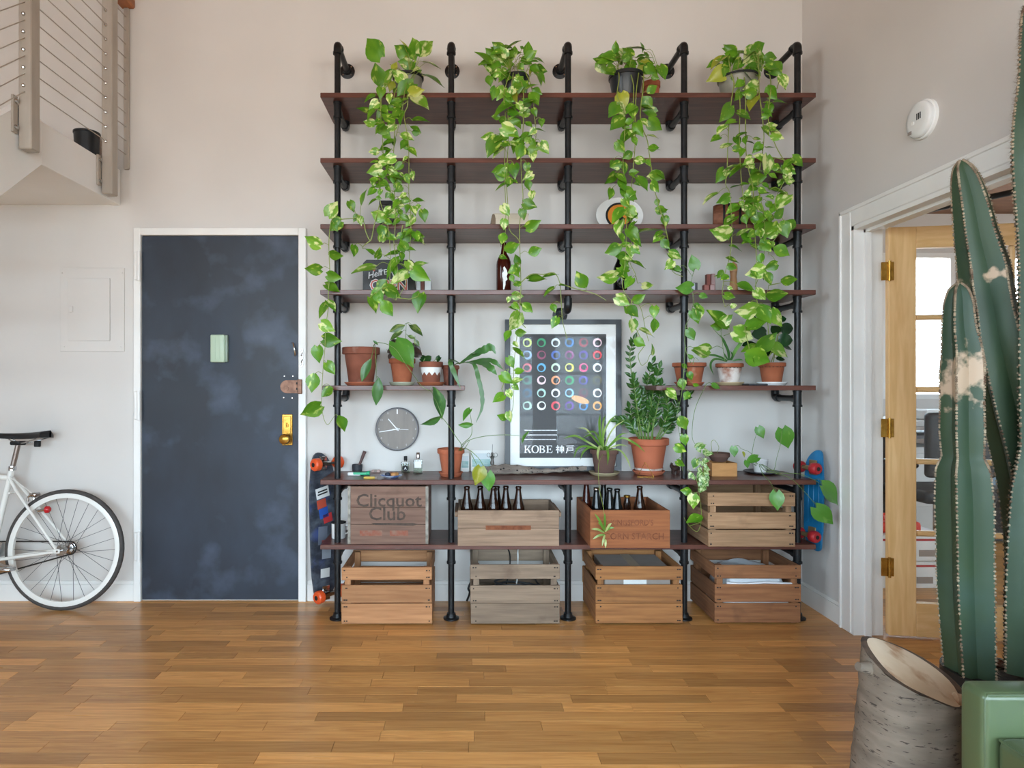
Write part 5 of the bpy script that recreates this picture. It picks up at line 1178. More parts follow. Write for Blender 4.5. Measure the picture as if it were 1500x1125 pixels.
# shelf five, the bay beside the corner
t, p, top = potpx('climbing_philodendron', 'terracotta pot at the fourth pipe with a stem climbing up and down it', 1009.5, 531, 24, 17, y5, S5 + .012, TERRA)
saucer('pinkish clay saucer at the fourth pipe', (XX(1009.5, y5), y5, S5), LEN(21, y5), TERRA3)
st = MB()
sl = vines([[(1012, 532), (1004, 510), (1004, 480), (1010, 465), (1016, 440), (1012, 420), (1014, 405)], [(1015, 534), (1018, 524), (1024, 528)], [(1004, 505), (1002, 540), (1000, 560), (998, 580), (992, 610), (996, 640), (998, 660), (1000, 690)], [(1035, 562), (1018, 600), (1014, 640), (1022, 655)]], fr5, st, .0018)
zleaves(t, 'pothos', Z12, [(905, 30, 930, 90, .9), (930, 0, 945, 70, .7), (870, 140, 900, 195, .9), (910, 260, 995, 290, .6), (890, 310, 870, 290), (830, 350, 860, 370), (870, 400, 890, 440, .9), (820, 440, 840, 495, .8), (900, 470, 930, 480, .5), (740, 510, 800, 555, .6), (870, 520, 845, 560, .8), (820, 670, 850, 740, .9), (840, 785, 850, 840, .9), (790, 850, 850, 880, .8), (800, 940, 840, 970, .6)], fr5, sl, st)
zleaves(t, 'heart', Z15, [(275, 250, 250, 155, .8), (245, 380, 145, 385, .5), (310, 430, 360, 450, .7), (270, 510, 330, 540, .6), (250, 540, 300, 610, .8), (225, 670, 265, 740, .8), (390, 1050, 450, 1070, .7), (270, 500, 310, 500, .6), (100, 140, 175, 170, .6), (140, 240, 180, 265, .7)], fr5, sl, st)
st.build('stem', STEMG, t, smooth=60)
t, p, top = potpx('strap_leaf_plant', 'lime crusted clay pot with upright strap leaves and variegated leaves', 1068.5, 532, 19.5, 13, y5, S5 + .012, TERRA)
x_ = t.location.x; hh = top.z - t.location.z
MB().lathe([(LEN(13.1, y5), .006), (LEN(13, y5) + (LEN(19.5, y5) * .92 - LEN(13, y5)) * .76 + .0012, hh * .78)], t.location, 28, cap=False).build('lime_crust', LIMED, p, smooth=40)
saucer('tan ceramic saucer under the lime crusted pot', (x_, y5, S5), LEN(20, y5), M('tan_ceramic', 'b8a27e', .5, ns=7))
st = MB()
for (pts, w) in (([(505, 880), (500, 820), (470, 750), (445, 705)], .008), ([(520, 880), (545, 820), (580, 770), (605, 735)], .009), ([(495, 885), (450, 860), (400, 845), (340, 845)], .006), ([(490, 888), (420, 870), (385, 890), (380, 930), (400, 980)], .006), ([(500, 880), (480, 850), (465, 825)], .005), ([(510, 880), (530, 850), (515, 815)], .005), ([(530, 885), (570, 875), (605, 880)], .005)):
    q = spline([W(960 + a / 4.6875, 340 + b / 4.6875, -.23 - .02 * i) for i, (a, b) in enumerate(pts)], 4)
    ribbon(q, taper(len(q), w, .5), 'leaf', L_EPI, t)
sl = vines([[(1058, 496), (1048, 485), (1042, 478)], [(1060, 492), (1070, 488), (1078, 484)], [(1062, 530), (1058, 500), (1056, 485)]], lambda a, b: -.3, st, .0018)
zleaves(t, 'pothos', Z15, [(490, 650, 385, 540, .55), (455, 625, 525, 575, .7), (460, 640, 390, 645, .6), (545, 680, 665, 730, .75), (365, 810, 270, 815, .7)], lambda a, b: -.3, sl, st)
st.build('stem', STEMG, t, smooth=60)
t, p, top = potpx('rubber_fig', 'terracotta pot with dark round leaves and pale variegated stems', 1130.6, 531, 19, 13, y5, S5 + .012, TERRA)
saucer('white ceramic saucer under the dark leafed fig', (t.location.x, y5, S5), LEN(21, y5), ENAMEL)
st = MB()
sl = vines([[(1133, 530), (1138, 500), (1142, 480), (1146, 465)], [(1128, 530), (1116, 505), (1110, 490)], [(1130, 530), (1135, 515)]], lambda a, b: -.2, st, .0025)
zleaves(t, 'dark', Z15, [(845, 600, 900, 590, .9), (860, 665, 950, 660, .8), (840, 740, 945, 740, .9), (870, 780, 940, 800, .6), (760, 690, 670, 700, .8), (690, 770, 600, 770, .6), (720, 860, 630, 870, .6), (640, 600, 700, 590, .9), (800, 830, 740, 810, .7), (830, 870, 890, 870, .5), (850, 690, 800, 650, .8)], lambda a, b: -.19, sl, st)
s2 = vines([[(1118, 530), (1130, 515), (1126, 490), (1124, 470), (1118, 445)], [(1100, 520), (1095, 500), (1090, 475)], [(1118, 532), (1105, 535), (1098, 525)]], lambda a, b: -.33, st, .003)
zleaves(t, 'pothos', Z15, [(700, 510, 790, 610, .7), (640, 650, 750, 600, .7), (800, 540, 850, 640, .6), (800, 790, 910, 840, .7), (630, 830, 770, 890, .6), (720, 790, 830, 710, .5), (720, 800, 610, 800, .4), (640, 860, 670, 920, .4)], lambda a, b: -.33, s2, st)
st.build('stem', VINE, t, smooth=60)
o = MB().box(XX(1086, -.24), XX(1114, -.24), -.33, -.16, S5, S5 + .008, bev=.003).build('slate_slab', M('dark_slate', '3a3d42', .5, ns=10)); tag(o, 'thin dark slate slab between the two corner pots', 'slab')
MB().box(XX(1087, -.24), XX(1113, -.24), -.325, -.165, S5 + .008, S5 + .0095, bev=.0004).build('top_face', M('dark_slate', '3a3d42'), o)

# ---------------------------------------------------------------- shelf six plants
c0 = on_plane(660, 699, S6); y6 = c0.y + .05
t, p, top = potpx('heart_leaf_monstera', 'terracotta pot by the second pipe with long arching heart leaf stems', 660.5, 658, 20, 13, y6, S6 + .012, TERRA3)
saucer('clay saucer under the arching heart leaf plant', (t.location.x, y6, S6), LEN(17.5, y6), TERRA3, .02)
Zm = (500, 560, 6.25); st = MB()
dm = lambda a, b: -.39
crown = (676, 656)
sl = vines([[(672, 660, .12), (676, 652, .06), (668, 640), (656, 622), (648, 612), (646, 609)], [(674, 660, .12), (678, 650, .06), (690, 638), (691, 622), (688, 602)], [(674, 660, .12), (685, 646), (710, 639), (738, 637), (758, 638), (767, 640)], [(674, 660, .12), (685, 658), (700, 670), (708, 682), (713, 689)], [(675, 660, .12), (682, 655), (688, 645)], [(690, 664), (696, 676), (700, 684)]], dm, st, .0022)
zleaves(t, 'heart', Zm, [(1178, 250, 1105, 340, .6), (1340, 835, 1350, 998, 1.1)], dm, sl, st)
zleaves(t, 'lance', Zm, [(1205, 385, 1075, 395, .35)], dm, sl, st)
put_leaf(t, 'yellow', W(704, 684, -.4), W(698, 712, -.42), .7)
put_leaf(t, 'lance', W(775, 632, -.37), W(763, 648, -.38), .3)
st.build('stem', STEMG, t, smooth=60)
# spider plant
cs_ = on_plane(884, 697.5, S6); ys = cs_.y + .055
t, p, top = potpx('spider_plant', 'spider plant with arching striped leaves in a brown clay pot', 885, 659, 20.5, 13.5, ys, S6 + .012, BROWNPOT)
saucer('gold rimmed saucer under the spider plant', (t.location.x, ys, S6), LEN(22, ys), M('gold_rimmed_ceramic', 'a89a7a', .35, ns=7))
c_ = (352, 885)
for (pts, w) in (([(240, 815), (175, 785), (108, 800)], .007), ([(290, 800), (245, 745), (200, 737)], .005), ([(260, 850), (195, 860), (168, 920)], .006), ([(330, 780), (325, 700), (330, 655)], .008), ([(350, 780), (385, 700), (435, 652)], .006), ([(450, 800), (540, 830), (605, 885)], .007), ([(440, 870), (490, 920), (518, 988)], .006), ([(400, 830), (450, 780), (500, 768)], .005), ([(330, 850), (315, 890), (318, 935)], .008), ([(365, 850), (378, 900), (375, 962)], .008), ([(280, 855), (230, 880), (208, 930)], .006), ([(310, 820), (270, 780), (225, 800)], .007), ([(345, 760), (350, 690), (362, 660)], .006), ([(380, 790), (420, 730), (480, 690)], .005), ([(320, 800), (290, 760), (235, 770)], .006), ([(390, 860), (450, 840), (500, 850)], .005)):
    q = spline([W(800 + c_[0] / 4.167 + R(-2, 2), 450 + c_[1] / 4.167, ys)] + [W(800 + a / 4.167, 450 + b / 4.167, ys - .05 - .04 * i) for i, (a, b) in enumerate(pts)], 5)
    ribbon(q, taper(len(q), w * .8, .5), 'leaf', L_SPID, t)
st = MB()
rn = spline([W(884, 664, ys - .06), W(877, 680, -.37), W(878, 715, -.40), (W(884, 745, -.46)), W(887, 775, -.465)], 5)
st.tube(rn, .0014, 5).build('runner', VINE, t, smooth=60)
for (a, b) in (((886, 778), (871, 752)), ((886, 775), (886, 752)), ((887, 778), (900, 773)), ((885, 780), (866, 775)), ((886, 783), (868, 790)), ((887, 790), (887, 803)), ((886, 784), (882, 800)), ((887, 779), (896, 766)), ((885, 777), (876, 765))):
    q = spline([W(*a, -.462), W((a[0] + b[0]) / 2, (a[1] + b[1]) / 2 - 2, -.475), W(*b, -.48)], 4)
    ribbon(q, taper(len(q), .0055, .5), 'plantlet_leaf', L_SPID, t)
# zz plant
cz_ = on_plane(949, 696.5, S6); yz = cz_.y + .06
t, p, top = potpx('zz_plant', 'dense dark green zz plant in a terracotta pot with a pale ring', 950, 643, 29, 19, yz, S6 + .014, TERRA3)
saucer('clay saucer under the zz plant', (t.location.x, yz, S6), LEN(23, yz), TERRA3, .018)
MB().lathe([(LEN(19.6, yz), .012), (LEN(20.6, yz), .02), (LEN(21.0, yz), .024)], t.location, 28, cap=False).build('lime_crust', LIMED, p, smooth=40)
st = MB()
for (bx_, pts, n_) in ((575, [(545, 600), (520, 400), (512, 280), (535, 205)], 9), (600, [(600, 600), (620, 450), (650, 345)], 10), (590, [(560, 650), (545, 540), (535, 445)], 10), (640, [(670, 650), (690, 560), (700, 480)], 9), (680, [(750, 680), (800, 590), (860, 540)], 10), (570, [(530, 740), (500, 690), (440, 690)], 9), (670, [(710, 720), (745, 640), (730, 560)], 9), (620, [(640, 600), (665, 470), (690, 375)], 10), (610, [(590, 700), (575, 620), (590, 540)], 8), (650, [(650, 720), (655, 650), (640, 580)], 8), (590, [(550, 760), (530, 700), (510, 620)], 8), (630, [(620, 760), (610, 700), (620, 640)], 7), (690, [(730, 760), (760, 720), (775, 680)], 7)):
    dd = R(-.06, .05)
    q = spline([W(800 + bx_ / 4.167, 450 + 806 / 4.167, yz + dd * .3)] + [W(800 + a / 4.167, 450 + b / 4.167, yz + dd * (i + 1) / 2 - .02) for i, (a, b) in enumerate(pts)], 6)
    st.tube(q, [.0045 * (1 - .6 * i / len(q)) for i in range(len(q))], 6)
    N_ = len(q)
    for k in range(n_):
        f_ = .3 + .7 * k / (n_ - 1); i = min(N_ - 2, int(f_ * (N_ - 1))); tn = (q[i + 1] - q[i]).normalized()
        for sg in (-1, 1):
            sd = tn.cross(Vector((0, -1, .2))).normalized() * sg
            dr = (tn * .75 + sd * .75 + Vector((0, R(-.5, .2), 0))).normalized(); L_ = R(.042, .062) * (1 - .25 * f_)
            put_leaf(t, 'zz', q[i], q[i] + dr * L_, .5, .46, roll=R(-.7, .7))
    put_leaf(t, 'zz', q[-1], q[-1] + (q[-1] - q[-2]).normalized() * .05, .5, .46, roll=0)
st.build('stem', STEMG, t, smooth=60)
# box planter with small mottled leaves trailing over the edge
ZI = (1000, 640, 7.5); yi = on_plane(1060, 698, S6).y
bw0, bw1 = XX(1043, yi), XX(1080, yi)
BWD = M('pale_box_wood', 'c08a52', .6, c2='ae7a45', sc_=(3, 16, 16), ns=3)
bxw = thing('wooden_box', 'small light wooden box holding a clay bowl', 'box', ((bw0 + bw1) / 2, yi + .07, S6))
for (nm, a) in (('front_panel', (bw0, bw1, yi, yi + .008)), ('back_panel', (bw0, bw1, yi + .13, yi + .138)), ('side_panel', (bw0, bw0 + .008, yi + .008, yi + .13)), ('side_panel', (bw1 - .008, bw1, yi + .008, yi + .13))):
    MB().box(*a, S6, S6 + .073, bev=.001).build(nm, BWD, bxw)
MB().box(bw0 + .008, bw1 - .008, yi + .008, yi + .13, S6, S6 + .006).build('base_panel', BWD, bxw)
bl = Vector((XX(1053, yi + .07), yi + .07, S6 + .0745))
t = thing('creeping_pilea', 'shallow brown bowl of small mottled leaves trailing over the shelf edge', 'potted plant', bl)
lathe_pot(t, [(.035, .0), (.04, .004), (.052, .025), (.057, .027), (.057, .048), (.051, .048), (.048, .03)], BROWNPOT, .038, .05)
st = MB()
fi = lambda a, b: -.375
sl = vines([[(1046, 666, .15), (1036, 664, .08), (1032, 680), (1030, 700), (1028, 720), (1024, 722), (1027, 745), (1027, 765), (1022, 778), (1014, 775), (1006, 765), (1002, 758)], [(1008, 688), (1016, 696), (1021, 705), (1023, 720), (1010, 721)], [(1046, 666, .15), (1030, 655), (1022, 652)], [(1043, 662, .13), (1042, 648, .12), (1047, 645, .12), (1053, 655, .12), (1050, 664, .12)], [(1026, 765), (1018, 768), (1010, 770)]], fi, st, .0017)
zleaves(t, 'ivy', ZI, [(150, 120, 220, 70, .8), (190, 110, 255, 90, .7), (170, 130, 200, 170, .8), (240, 150, 280, 210, .9), (270, 180, 330, 180, .6), (150, 250, 130, 340, .8), (210, 270, 230, 320, .9), (230, 260, 290, 260, .9), (250, 300, 250, 340, .9), (240, 340, 300, 360, .9), (260, 380, 240, 340), (230, 380, 290, 410, .9), (220, 400, 280, 440), (190, 420, 170, 480, .9), (250, 430, 290, 480, .9), (200, 450, 240, 510, .9), (230, 480, 280, 540, .9), (190, 500, 200, 560, .9), (210, 540, 260, 580, .9), (180, 570, 200, 610, .9), (230, 560, 190, 600, .9), (100, 400, 70, 450, .8), (110, 430, 130, 470, .8), (180, 340, 200, 390, .9), (200, 390, 160, 430, .8), (260, 500, 220, 540)], fi, sl, st, jit=.02)
zleaves(t, 'pothos', ZI, [(85, 600, -10, 590, .8), (120, 640, 115, 775, .8), (205, 880, 60, 920, .6), (150, 250, 115, 330, .9)], fi, sl, st)
st.build('stem', VINE, t, smooth=60)
# small white pot of heart leaf plant with long runners
Zw = (980, 550, 4.327); yw = on_plane(1114, 694, S6).y + .02
pl = Vector((XX(1116, yw), yw, S6))
o = MB().lathe([(.06, 0), (.065, .003), (.095, .01), (.095, .013), (.06, .007), (.001, .006)], pl, 32).build('dark_plate', M('charcoal_ceramic', '34343a', .35, ns=8), None, 40); tag(o, 'charcoal plate under the small white pot', 'plate')
MB().lathe([(.0945, .0095), (.0968, .0105), (.0968, .0135), (.0945, .0135)], pl, 32, cap=False).build('plate_rim', M('charcoal_ceramic', '34343a'), o, smooth=40)
t = thing('white_pot_philodendron', 'small white pot of heart leaves with long stems reaching past the shelf end', 'potted plant', pl + Vector((-.01, 0, .0075)))
lathe_pot(t, [(.031, 0), (.033, .003), (.042, .064), (.044, .066), (.044, .07), (.04, .07), (.037, .05)], ENAMEL, .058, .039)
st = MB(); fw = lambda a, b: -.36
sl = vines([[(1114, 680, .1), (1132, 690), (1138, 670), (1143, 652)], [(1112, 680, .1), (1122, 690), (1140, 694), (1160, 702), (1180, 722), (1196, 741)], [(1116, 680, .12), (1140, 692), (1170, 694), (1190, 702), (1204, 710)], [(1112, 682, .1), (1118, 695), (1128, 706, -.05), (1133, 716, -.09)], [(1110, 680, .12), (1102, 668, .1), (1104, 650, .1), (1108, 636, .1)], [(1108, 680, .12), (1100, 664, .1), (1085, 657, .1)], [(1108, 682, .12), (1100, 678, .1)]], fw, st, .0018)
zleaves(t, 'heart', Zw, [(720, 340, 760, 465, 1.0), (935, 840, 1040, 945, .75), (975, 700, 1092, 815, .65), (680, 745, 690, 855, .9), (565, 330, 600, 398, .9), (410, 455, 415, 517, .9), (560, 520, 485, 550, .7), (490, 540, 500, 588, .8)], lambda a, b: -.46 if a > 1185 or b > 715 else (-.36 if a > 1120 else -.26), sl, st)
put_leaf(t, 'yellow', W(1088, 662, -.26), W(1092, 670, -.27), .4)
st.build('stem', STEMG, t, smooth=60)

# ================================================================ small things on the shelves
# sign on the fourth shelf
ysg = -.16
sg = thing('open_sign', 'black chamfered sign saying open in white and red letters', 'sign', (XX(570, ysg), ysg, S4))
zt = ZZ(380.5, ysg); sx0, sx1 = XX(531.5, ysg), XX(608, ysg)
cfr = .02
MB().prism([(sx0, ysg, S4), (sx1, ysg, S4), (sx1, ysg, zt - cfr), (sx1 - cfr, ysg, zt), (sx0 + cfr, ysg, zt), (sx0, ysg, zt - cfr)], (0, 0, 0), (0, .008, 0)).build('sign_board', M('black_sign_paint', '1b191a', .45, ns=6), sg)
CORAL = M('coral_print', 'c9685a', .5, ns=5)
text('lettering', 'Hell', .048, (sx0 + .062, ysg - .001, ZZ(402, ysg)), WP, sg, shear=.35, rot=Matrix.Rotation(-.28, 4, 'Y'), bold=.0006)
text('lettering', 'YES', .042, (sx0 + .122, ysg - .001, ZZ(399, ysg)), WP, sg, rot=Matrix.Rotation(-.15, 4, 'Y'), bold=.0006)
text('lettering', "WE'RE", .04, (sx1 - .075, ysg - .001, ZZ(402, ysg)), WP, sg, bold=.0006)
text('lettering', 'OPEN', .086, ((sx0 + sx1) / 2, ysg - .0008, ZZ(418.5, ysg)), WP, sg, bold=.004, sx=.95)
text('lettering', 'OPEN', .086, ((sx0 + sx1) / 2, ysg - .0016, ZZ(418.5, ysg)), CORAL, sg, bold=.0005, sx=.95)
MB().lathe([(.006, 0), (.006, .001)], (sx0 + .062, ysg, ZZ(396, ysg)), 14, rot=RX(PI / 2)).build('red_dot', CORAL, sg)
MB().box(sx0 + .05, sx1 - .05, ysg + .008, ysg + .06, S4, S4 + .004).build('stand_foot', INK, sg)
for k, (a, b, tp, cc_, nm, lb) in enumerate([(610, 616, 410, 'cfd6da', 'slim_book', 'thin white book beside the black sign'), (616.5, 621, 409, '6e3a32', 'slim_book', 'thin maroon book beside the black sign'), (622, 631, 408, 'd9dde0', 'slim_book', 'pale grey book standing at the end beside the black sign')]):
    o = MB().box(XX(a, -.17), XX(b, -.17), -.17, -.05, S4, ZZ(tp, -.17), bev=.001).build(nm, M('cover_' + cc_, cc_, .6, ns=7)); tag(o, lb, 'book')
    MB().box(XX(a, -.17) + .002, XX(b, -.17) - .002, -.166, -.049, S4 + .002, ZZ(tp, -.17) + .0008).build('pages', PAPER, o)
# brown swing-top bottle
yb_ = -.15; bz = ZZ(352, yb_) - S4
t = bottle('tall red brown swing top bottle with a white bird label', XX(738, yb_), yb_, S4, bz * .96, LEN(11, yb_), BOTR, neck=.012, name='swing_top_bottle')
bp_ = Vector(t.location)
MB().lathe([(.012, bz * .955), (.014, bz * .97), (.011, bz)], bp_, 14).build('stopper', ENAMEL, t, smooth=40)
MB().tube([bp_ + Vector((-.016, 0, bz * .88)), bp_ + Vector((-.018, -.006, bz * .94)), bp_ + Vector((0, -.008, bz * 1.0)), bp_ + Vector((.018, -.006, bz * .94)), bp_ + Vector((.016, 0, bz * .88))], .0016, 5).build('wire_bail', CHROME, t, smooth=60)
yl = yb_ - LEN(11, yb_) - .0008
def flat_px(pts, y, nm, mat, parent): return MB().prism([W(a, b, y) for (a, b) in pts], (0, 0, 0), (0, .0016, 0)).build(nm, mat, parent)
flat_px([(737, 392), (739, 390), (742.5, 396), (743.5, 401), (742, 405), (743.5, 409), (740.5, 412), (740.5, 417), (738.5, 424), (737, 424), (737.2, 409), (735.8, 405), (736, 400), (738, 397)], yl, 'bird_label', ENAMEL, t)
bottle('slim black bottle standing behind the trailing vine', XX(908.5, -.16), -.16, S4, ZZ(369, -.16) - S4, LEN(10, -.16), BOTK, name='black_bottle')
# wood blocks and mill
RW = M('red_brown_wood', '7a3d33', .5, c2='67312a', sc_=(14, 14, 2), ns=3)
for k, (a, b, tp, y_, lb) in enumerate([(1035.5, 1041, 401.5, -.2, 'tall red brown wood block'), (1041.5, 1048, 401, -.2, 'tall red brown wood block with a pale stripe'), (1031.5, 1039, 417, -.29, 'low red brown wood block in front of the tall ones'), (1040, 1047, 416.5, -.29, 'low dark wood block in front of the tall ones')]):
    o = MB().box(XX(a, y_), XX(b, y_), y_, y_ + .03, S4, ZZ(tp, y_), bev=.0015).build('wood_block', RW); tag(o, lb, 'block')
    MB().box(XX(a, y_) + .002, XX(b, y_) - .002, y_ - .0008, y_ + .001, S4 + .002, ZZ(tp, y_) - .003).build('block_face', M('face_%d' % (k % 2), ['8a4a40', 'a98a88'][k % 2], .4, ns=9), o)
o = MB().box(XX(1010, -.26), XX(1022, -.26), -.26, -.21, S4, ZZ(414, -.26), bev=.002).build('small_tin', M('dark_tin', '2c2a30', .4, ns=6)); tag(o, 'small dark and silver tin beside the fourth pipe', 'tin')
MB().box(XX(1013, -.26), XX(1018, -.26), -.2608, -.2595, S4 + .002, ZZ(415, -.26)).build('silver_label', M('silver_label', 'b9bec8', .4, ns=6), o)
ym = -.2; hm = ZZ(384, ym) - S4
t = thing('pepper_mill', 'turned light wood pepper mill behind the trailing leaves', 'pepper mill', (XX(1074.5, ym), ym, S4))
MLW = M('beech', 'b4855c', .5, c2='a3744c', sc_=(12, 12, 2), ns=3)
MB().lathe([(.024, 0), (.025, .01), (.021, hm * .3), (.016, hm * .55), (.019, hm * .68)], t.location, 20).build('mill_body', MLW, t, smooth=50)
MB().lathe([(.019, hm * .69), (.021, hm * .8), (.018, hm * .93), (.006, hm * .97), (.006, hm)], t.location, 20).build('mill_head', MLW, t, smooth=50)
# third shelf
o = MB().box(XX(556, -.2), XX(577, -.2), -.2, -.05, S3, ZZ(294, -.2), bev=.003).build('patterned_box', M('black_patterned_card', '1c1a1a', .5, c2='55504a', ns=40, lo=.5, hi=.6)); tag(o, 'dark patterned box behind the vine leaves', 'box')
MB().box(XX(555.5, -.2), XX(577.5, -.2), -.202, -.049, ZZ(300, -.2), ZZ(293.5, -.2), bev=.002).build('lid', M('black_card', '1f1c1c', .5, ns=8), o)
t = thing('cream_book', 'cream paged hardback lying on the third shelf', 'book', (XX(748, -.2), -.18, S3))
bz0, bz1 = S3, ZZ(312.5, -.25)
MB().box(XX(724, -.25), XX(774, -.25), -.248, -.07, bz0 + .004, bz1 - .004).build('page_block', CREAM, t)
BR = M('brown_cloth_cover', '7b6a58', .8, ns=20)
MB().box(XX(722.5, -.25), XX(775, -.25), -.252, -.068, bz0, bz0 + .004).build('cover_board', BR, t); MB().box(XX(722.5, -.25), XX(775, -.25), -.252, -.068, bz1 - .004, bz1).build('cover_board', M('cream_cover', 'cfc4b4', .8, ns=9), t)
MB().tube([(XX(722.8, -.25), -.25, (bz0 + bz1) / 2), (XX(722.8, -.25), -.07, (bz0 + bz1) / 2)], (bz1 - bz0) / 2, 10, flat=.3).build('spine', BR, t)
# oval platter with a round badge
yp = -.12; pc = Vector((XX(907, yp), yp, S3 + .104)); tl = RX(PI / 2 - .12)
t = thing('oval_platter', 'white oval platter with an orange and black round badge', 'platter', (pc.x, yp, S3))
MB().lathe([(.08, -.006), (.095, -.004), (.132, .006), (.132, .01), (.097, .001), (.08, .001), (.001, .0005)], pc, 40, rot=tl, sy=.78).build('plate_body', ENAMEL, t, smooth=40)
bc = pc + tl @ Vector((0, 0, .003))
bd = MB().lathe([(.077, 0), (.077, .002), (.001, .0022)], bc, 36, rot=tl, sy=.98).build('badge_ring', INK, t, smooth=20)
MB().lathe([(.065, .0022), (.065, .003), (.001, .0032)], bc, 36, rot=tl, sy=.98).build('badge_disc', M('orange_print', 'e08a28', .5, ns=5), t, smooth=20)
def onb(pts, h, nm, mat): return MB().prism([bc + tl @ Vector((a, b, h)) for (a, b) in pts], (0, 0, 0), tuple(tl @ Vector((0, 0, .0006)))).build(nm, mat, t)
onb([(-.028, -.02), (-.012, -.002), (-.016, .012), (-.014, .026), (.0, .033), (.02, .03), (.05, .02), (.02, .016), (.016, -.004), (.03, -.02), (.02, -.045), (-.01, -.05)], .0033, 'bird_silhouette', INK)
onb([(-.012, .01), (-.008, .022), (.0, .026), (.004, .02), (-.002, .014), (.004, .004), (.016, .006), (.014, -.006), (.0, -.008)], .004, 'bird_patch', ENAMEL)
# striped drum
t = thing('striped_drum', 'short log shaped wooden drum with black carved bands', 'drum', (XX(1072, -.17), -.17, S3))
ax = RZ(-.35) @ RY(PI / 2); dc = Vector((XX(1073, -.17), -.17, S3 + .082))
LOG = M('reddish_log', '8f5a40', .7, c2='6d402c', sc_=(3, 16, 16), ns=4, bump=.2)
MB().lathe([(.001, -.1), (.07, -.1), (.077, -.085), (.079, 0), (.077, .085), (.07, .1), (.001, .1)], dc, 28, rot=ax).build('drum_body', LOG, t, smooth=45)
for z in (-.045, -.02, .035, .07): MB().lathe([(.0785, z - .006), (.0805, z), (.0785, z + .006)], dc, 28, rot=ax, cap=False).build('carved_band', INK, t, smooth=45)
MB().lathe([(.06, -.101), (.001, -.1015)], dc, 24, rot=ax, cap=False).build('drum_face', M('split_wood_face', 'a5694c', .7, c2='7d4a34', sc_=(14, 14, 2), ns=4), t)

# sixth shelf, small objects of the first bay
def s6(px, py):
    p = on_plane(px, py, S6)
    return W(px, py, p.y) if p.y < -.07 else Vector((XX(px, -.07), -.07, S6))
a = s6(522.5, 690); a.y += .02
t = thing('mortar_and_pestle', 'small black stone mortar with a dark wooden pestle', 'mortar', a)
MB().lathe([(.02, 0), (.027, .004), (.03, .03), (.029, .044), (.025, .044), (.02, .015), (.001, .012)], a, 24).build('mortar_bowl', M('black_stone', '24262b', .6, c2='34363c', ns=30), t, smooth=45)
MB().tube([a + Vector((0, 0, .014)), a + Vector((.016, .002, .05)), a + Vector((.042, .006, .118))], [.008, .0075, .01], 12).build('pestle', M('rosewood', '5a3c38', .5, c2='4a302c', ns=14), t, smooth=45)
a = s6(525, 697); x0_, x1_ = XX(508.5, a.y), XX(541, a.y)
t = thing('paste_tube', 'white and green flat tube lying on the shelf', 'tube', a)
MB().box(x0_, x0_ + .075, a.y, a.y + .035, S6, S6 + .018, bev=.006, seg=2).build('tube_body', ENAMEL, t, smooth=45)
MB().box(x0_ + .03, x1_ - .014, a.y - .0006, a.y + .034, S6 + .003, S6 + .0185, bev=.005, seg=2).build('green_label', M('green_print', '2fa878', .4, ns=7), t, smooth=45)
MB().cyl((x1_ - .016, a.y + .017, S6 + .012), (x1_, a.y + .017, S6 + .012), .0115, .013, n=14).build('tube_cap', M('green_print', '2fa878'), t, smooth=45)
a = s6(550, 692.5); o = MB().box(XX(544, a.y), XX(556.5, a.y), a.y, a.y + .03, S6, S6 + .014, bev=.004, seg=2).build('pink_eraser', M('pale_pink_rubber', 'c8aaa2', .8, ns=9), None, 45); tag(o, 'pale pink eraser behind the green tube', 'eraser')
MB().box(XX(547, a.y), XX(553, a.y), a.y - .0006, a.y + .0306, S6 + .0004, S6 + .0146, bev=.004).build('eraser_sleeve', CARD, o)
a = s6(542, 701.5); o = MB().box(XX(532.5, a.y), XX(549, a.y), a.y, a.y + .025, S6, S6 + .011, bev=.003).build('yellow_lighter', M('yellow_plastic', 'd9b24a', .35, ns=7)); tag(o, 'small yellow lighter in front of the green tube', 'lighter')
MB().box(XX(549, a.y), XX(552.5, a.y), a.y + .003, a.y + .022, S6 + .0005, S6 + .0105, bev=.002).build('lighter_tip', CARD, o)
a = s6(571.5, 702); a.y += .055
o = MB().lathe([(.03, 0), (.036, .003), (.06, .014), (.06, .017), (.034, .006), (.001, .005)], a, 32, sy=.9).build('trinket_dish', M('blue_white_glaze', 'd5dbe4', .25, c2='5a78b0', ns=26, lo=.5, hi=.6), None, 40); tag(o, 'blue and white glazed trinket dish', 'dish')
MB().lathe([(.0595, .0145), (.0612, .0158), (.0598, .0176)], a, 32, sy=.9, cap=False).build('dish_rim', M('blue_glaze', '4a68a0', .25, ns=7), o)
for k, (dx, dy, cc_, nm, lb) in enumerate([(-.02, .0, '2a3140', 'dark_stone', 'dark round stone in the trinket dish'), (.014, -.006, 'c08850', 'amber_stone', 'amber coloured stone in the trinket dish'), (.0, .014, '8a5a3a', 'brown_stone', 'brown stone at the back of the trinket dish'), (.024, .01, 'a97844', 'tan_stone', 'tan stone beside the amber one in the dish')]):
    p = a + Vector((dx, dy, .0175)); o = MB().ball(p, .013, 12, sc3=(1.2, 1, .9)).build(nm, M('stone_' + cc_, cc_, .5, ns=40, c2='%s' % cc_), None, 60); tag(o, lb, 'stone')
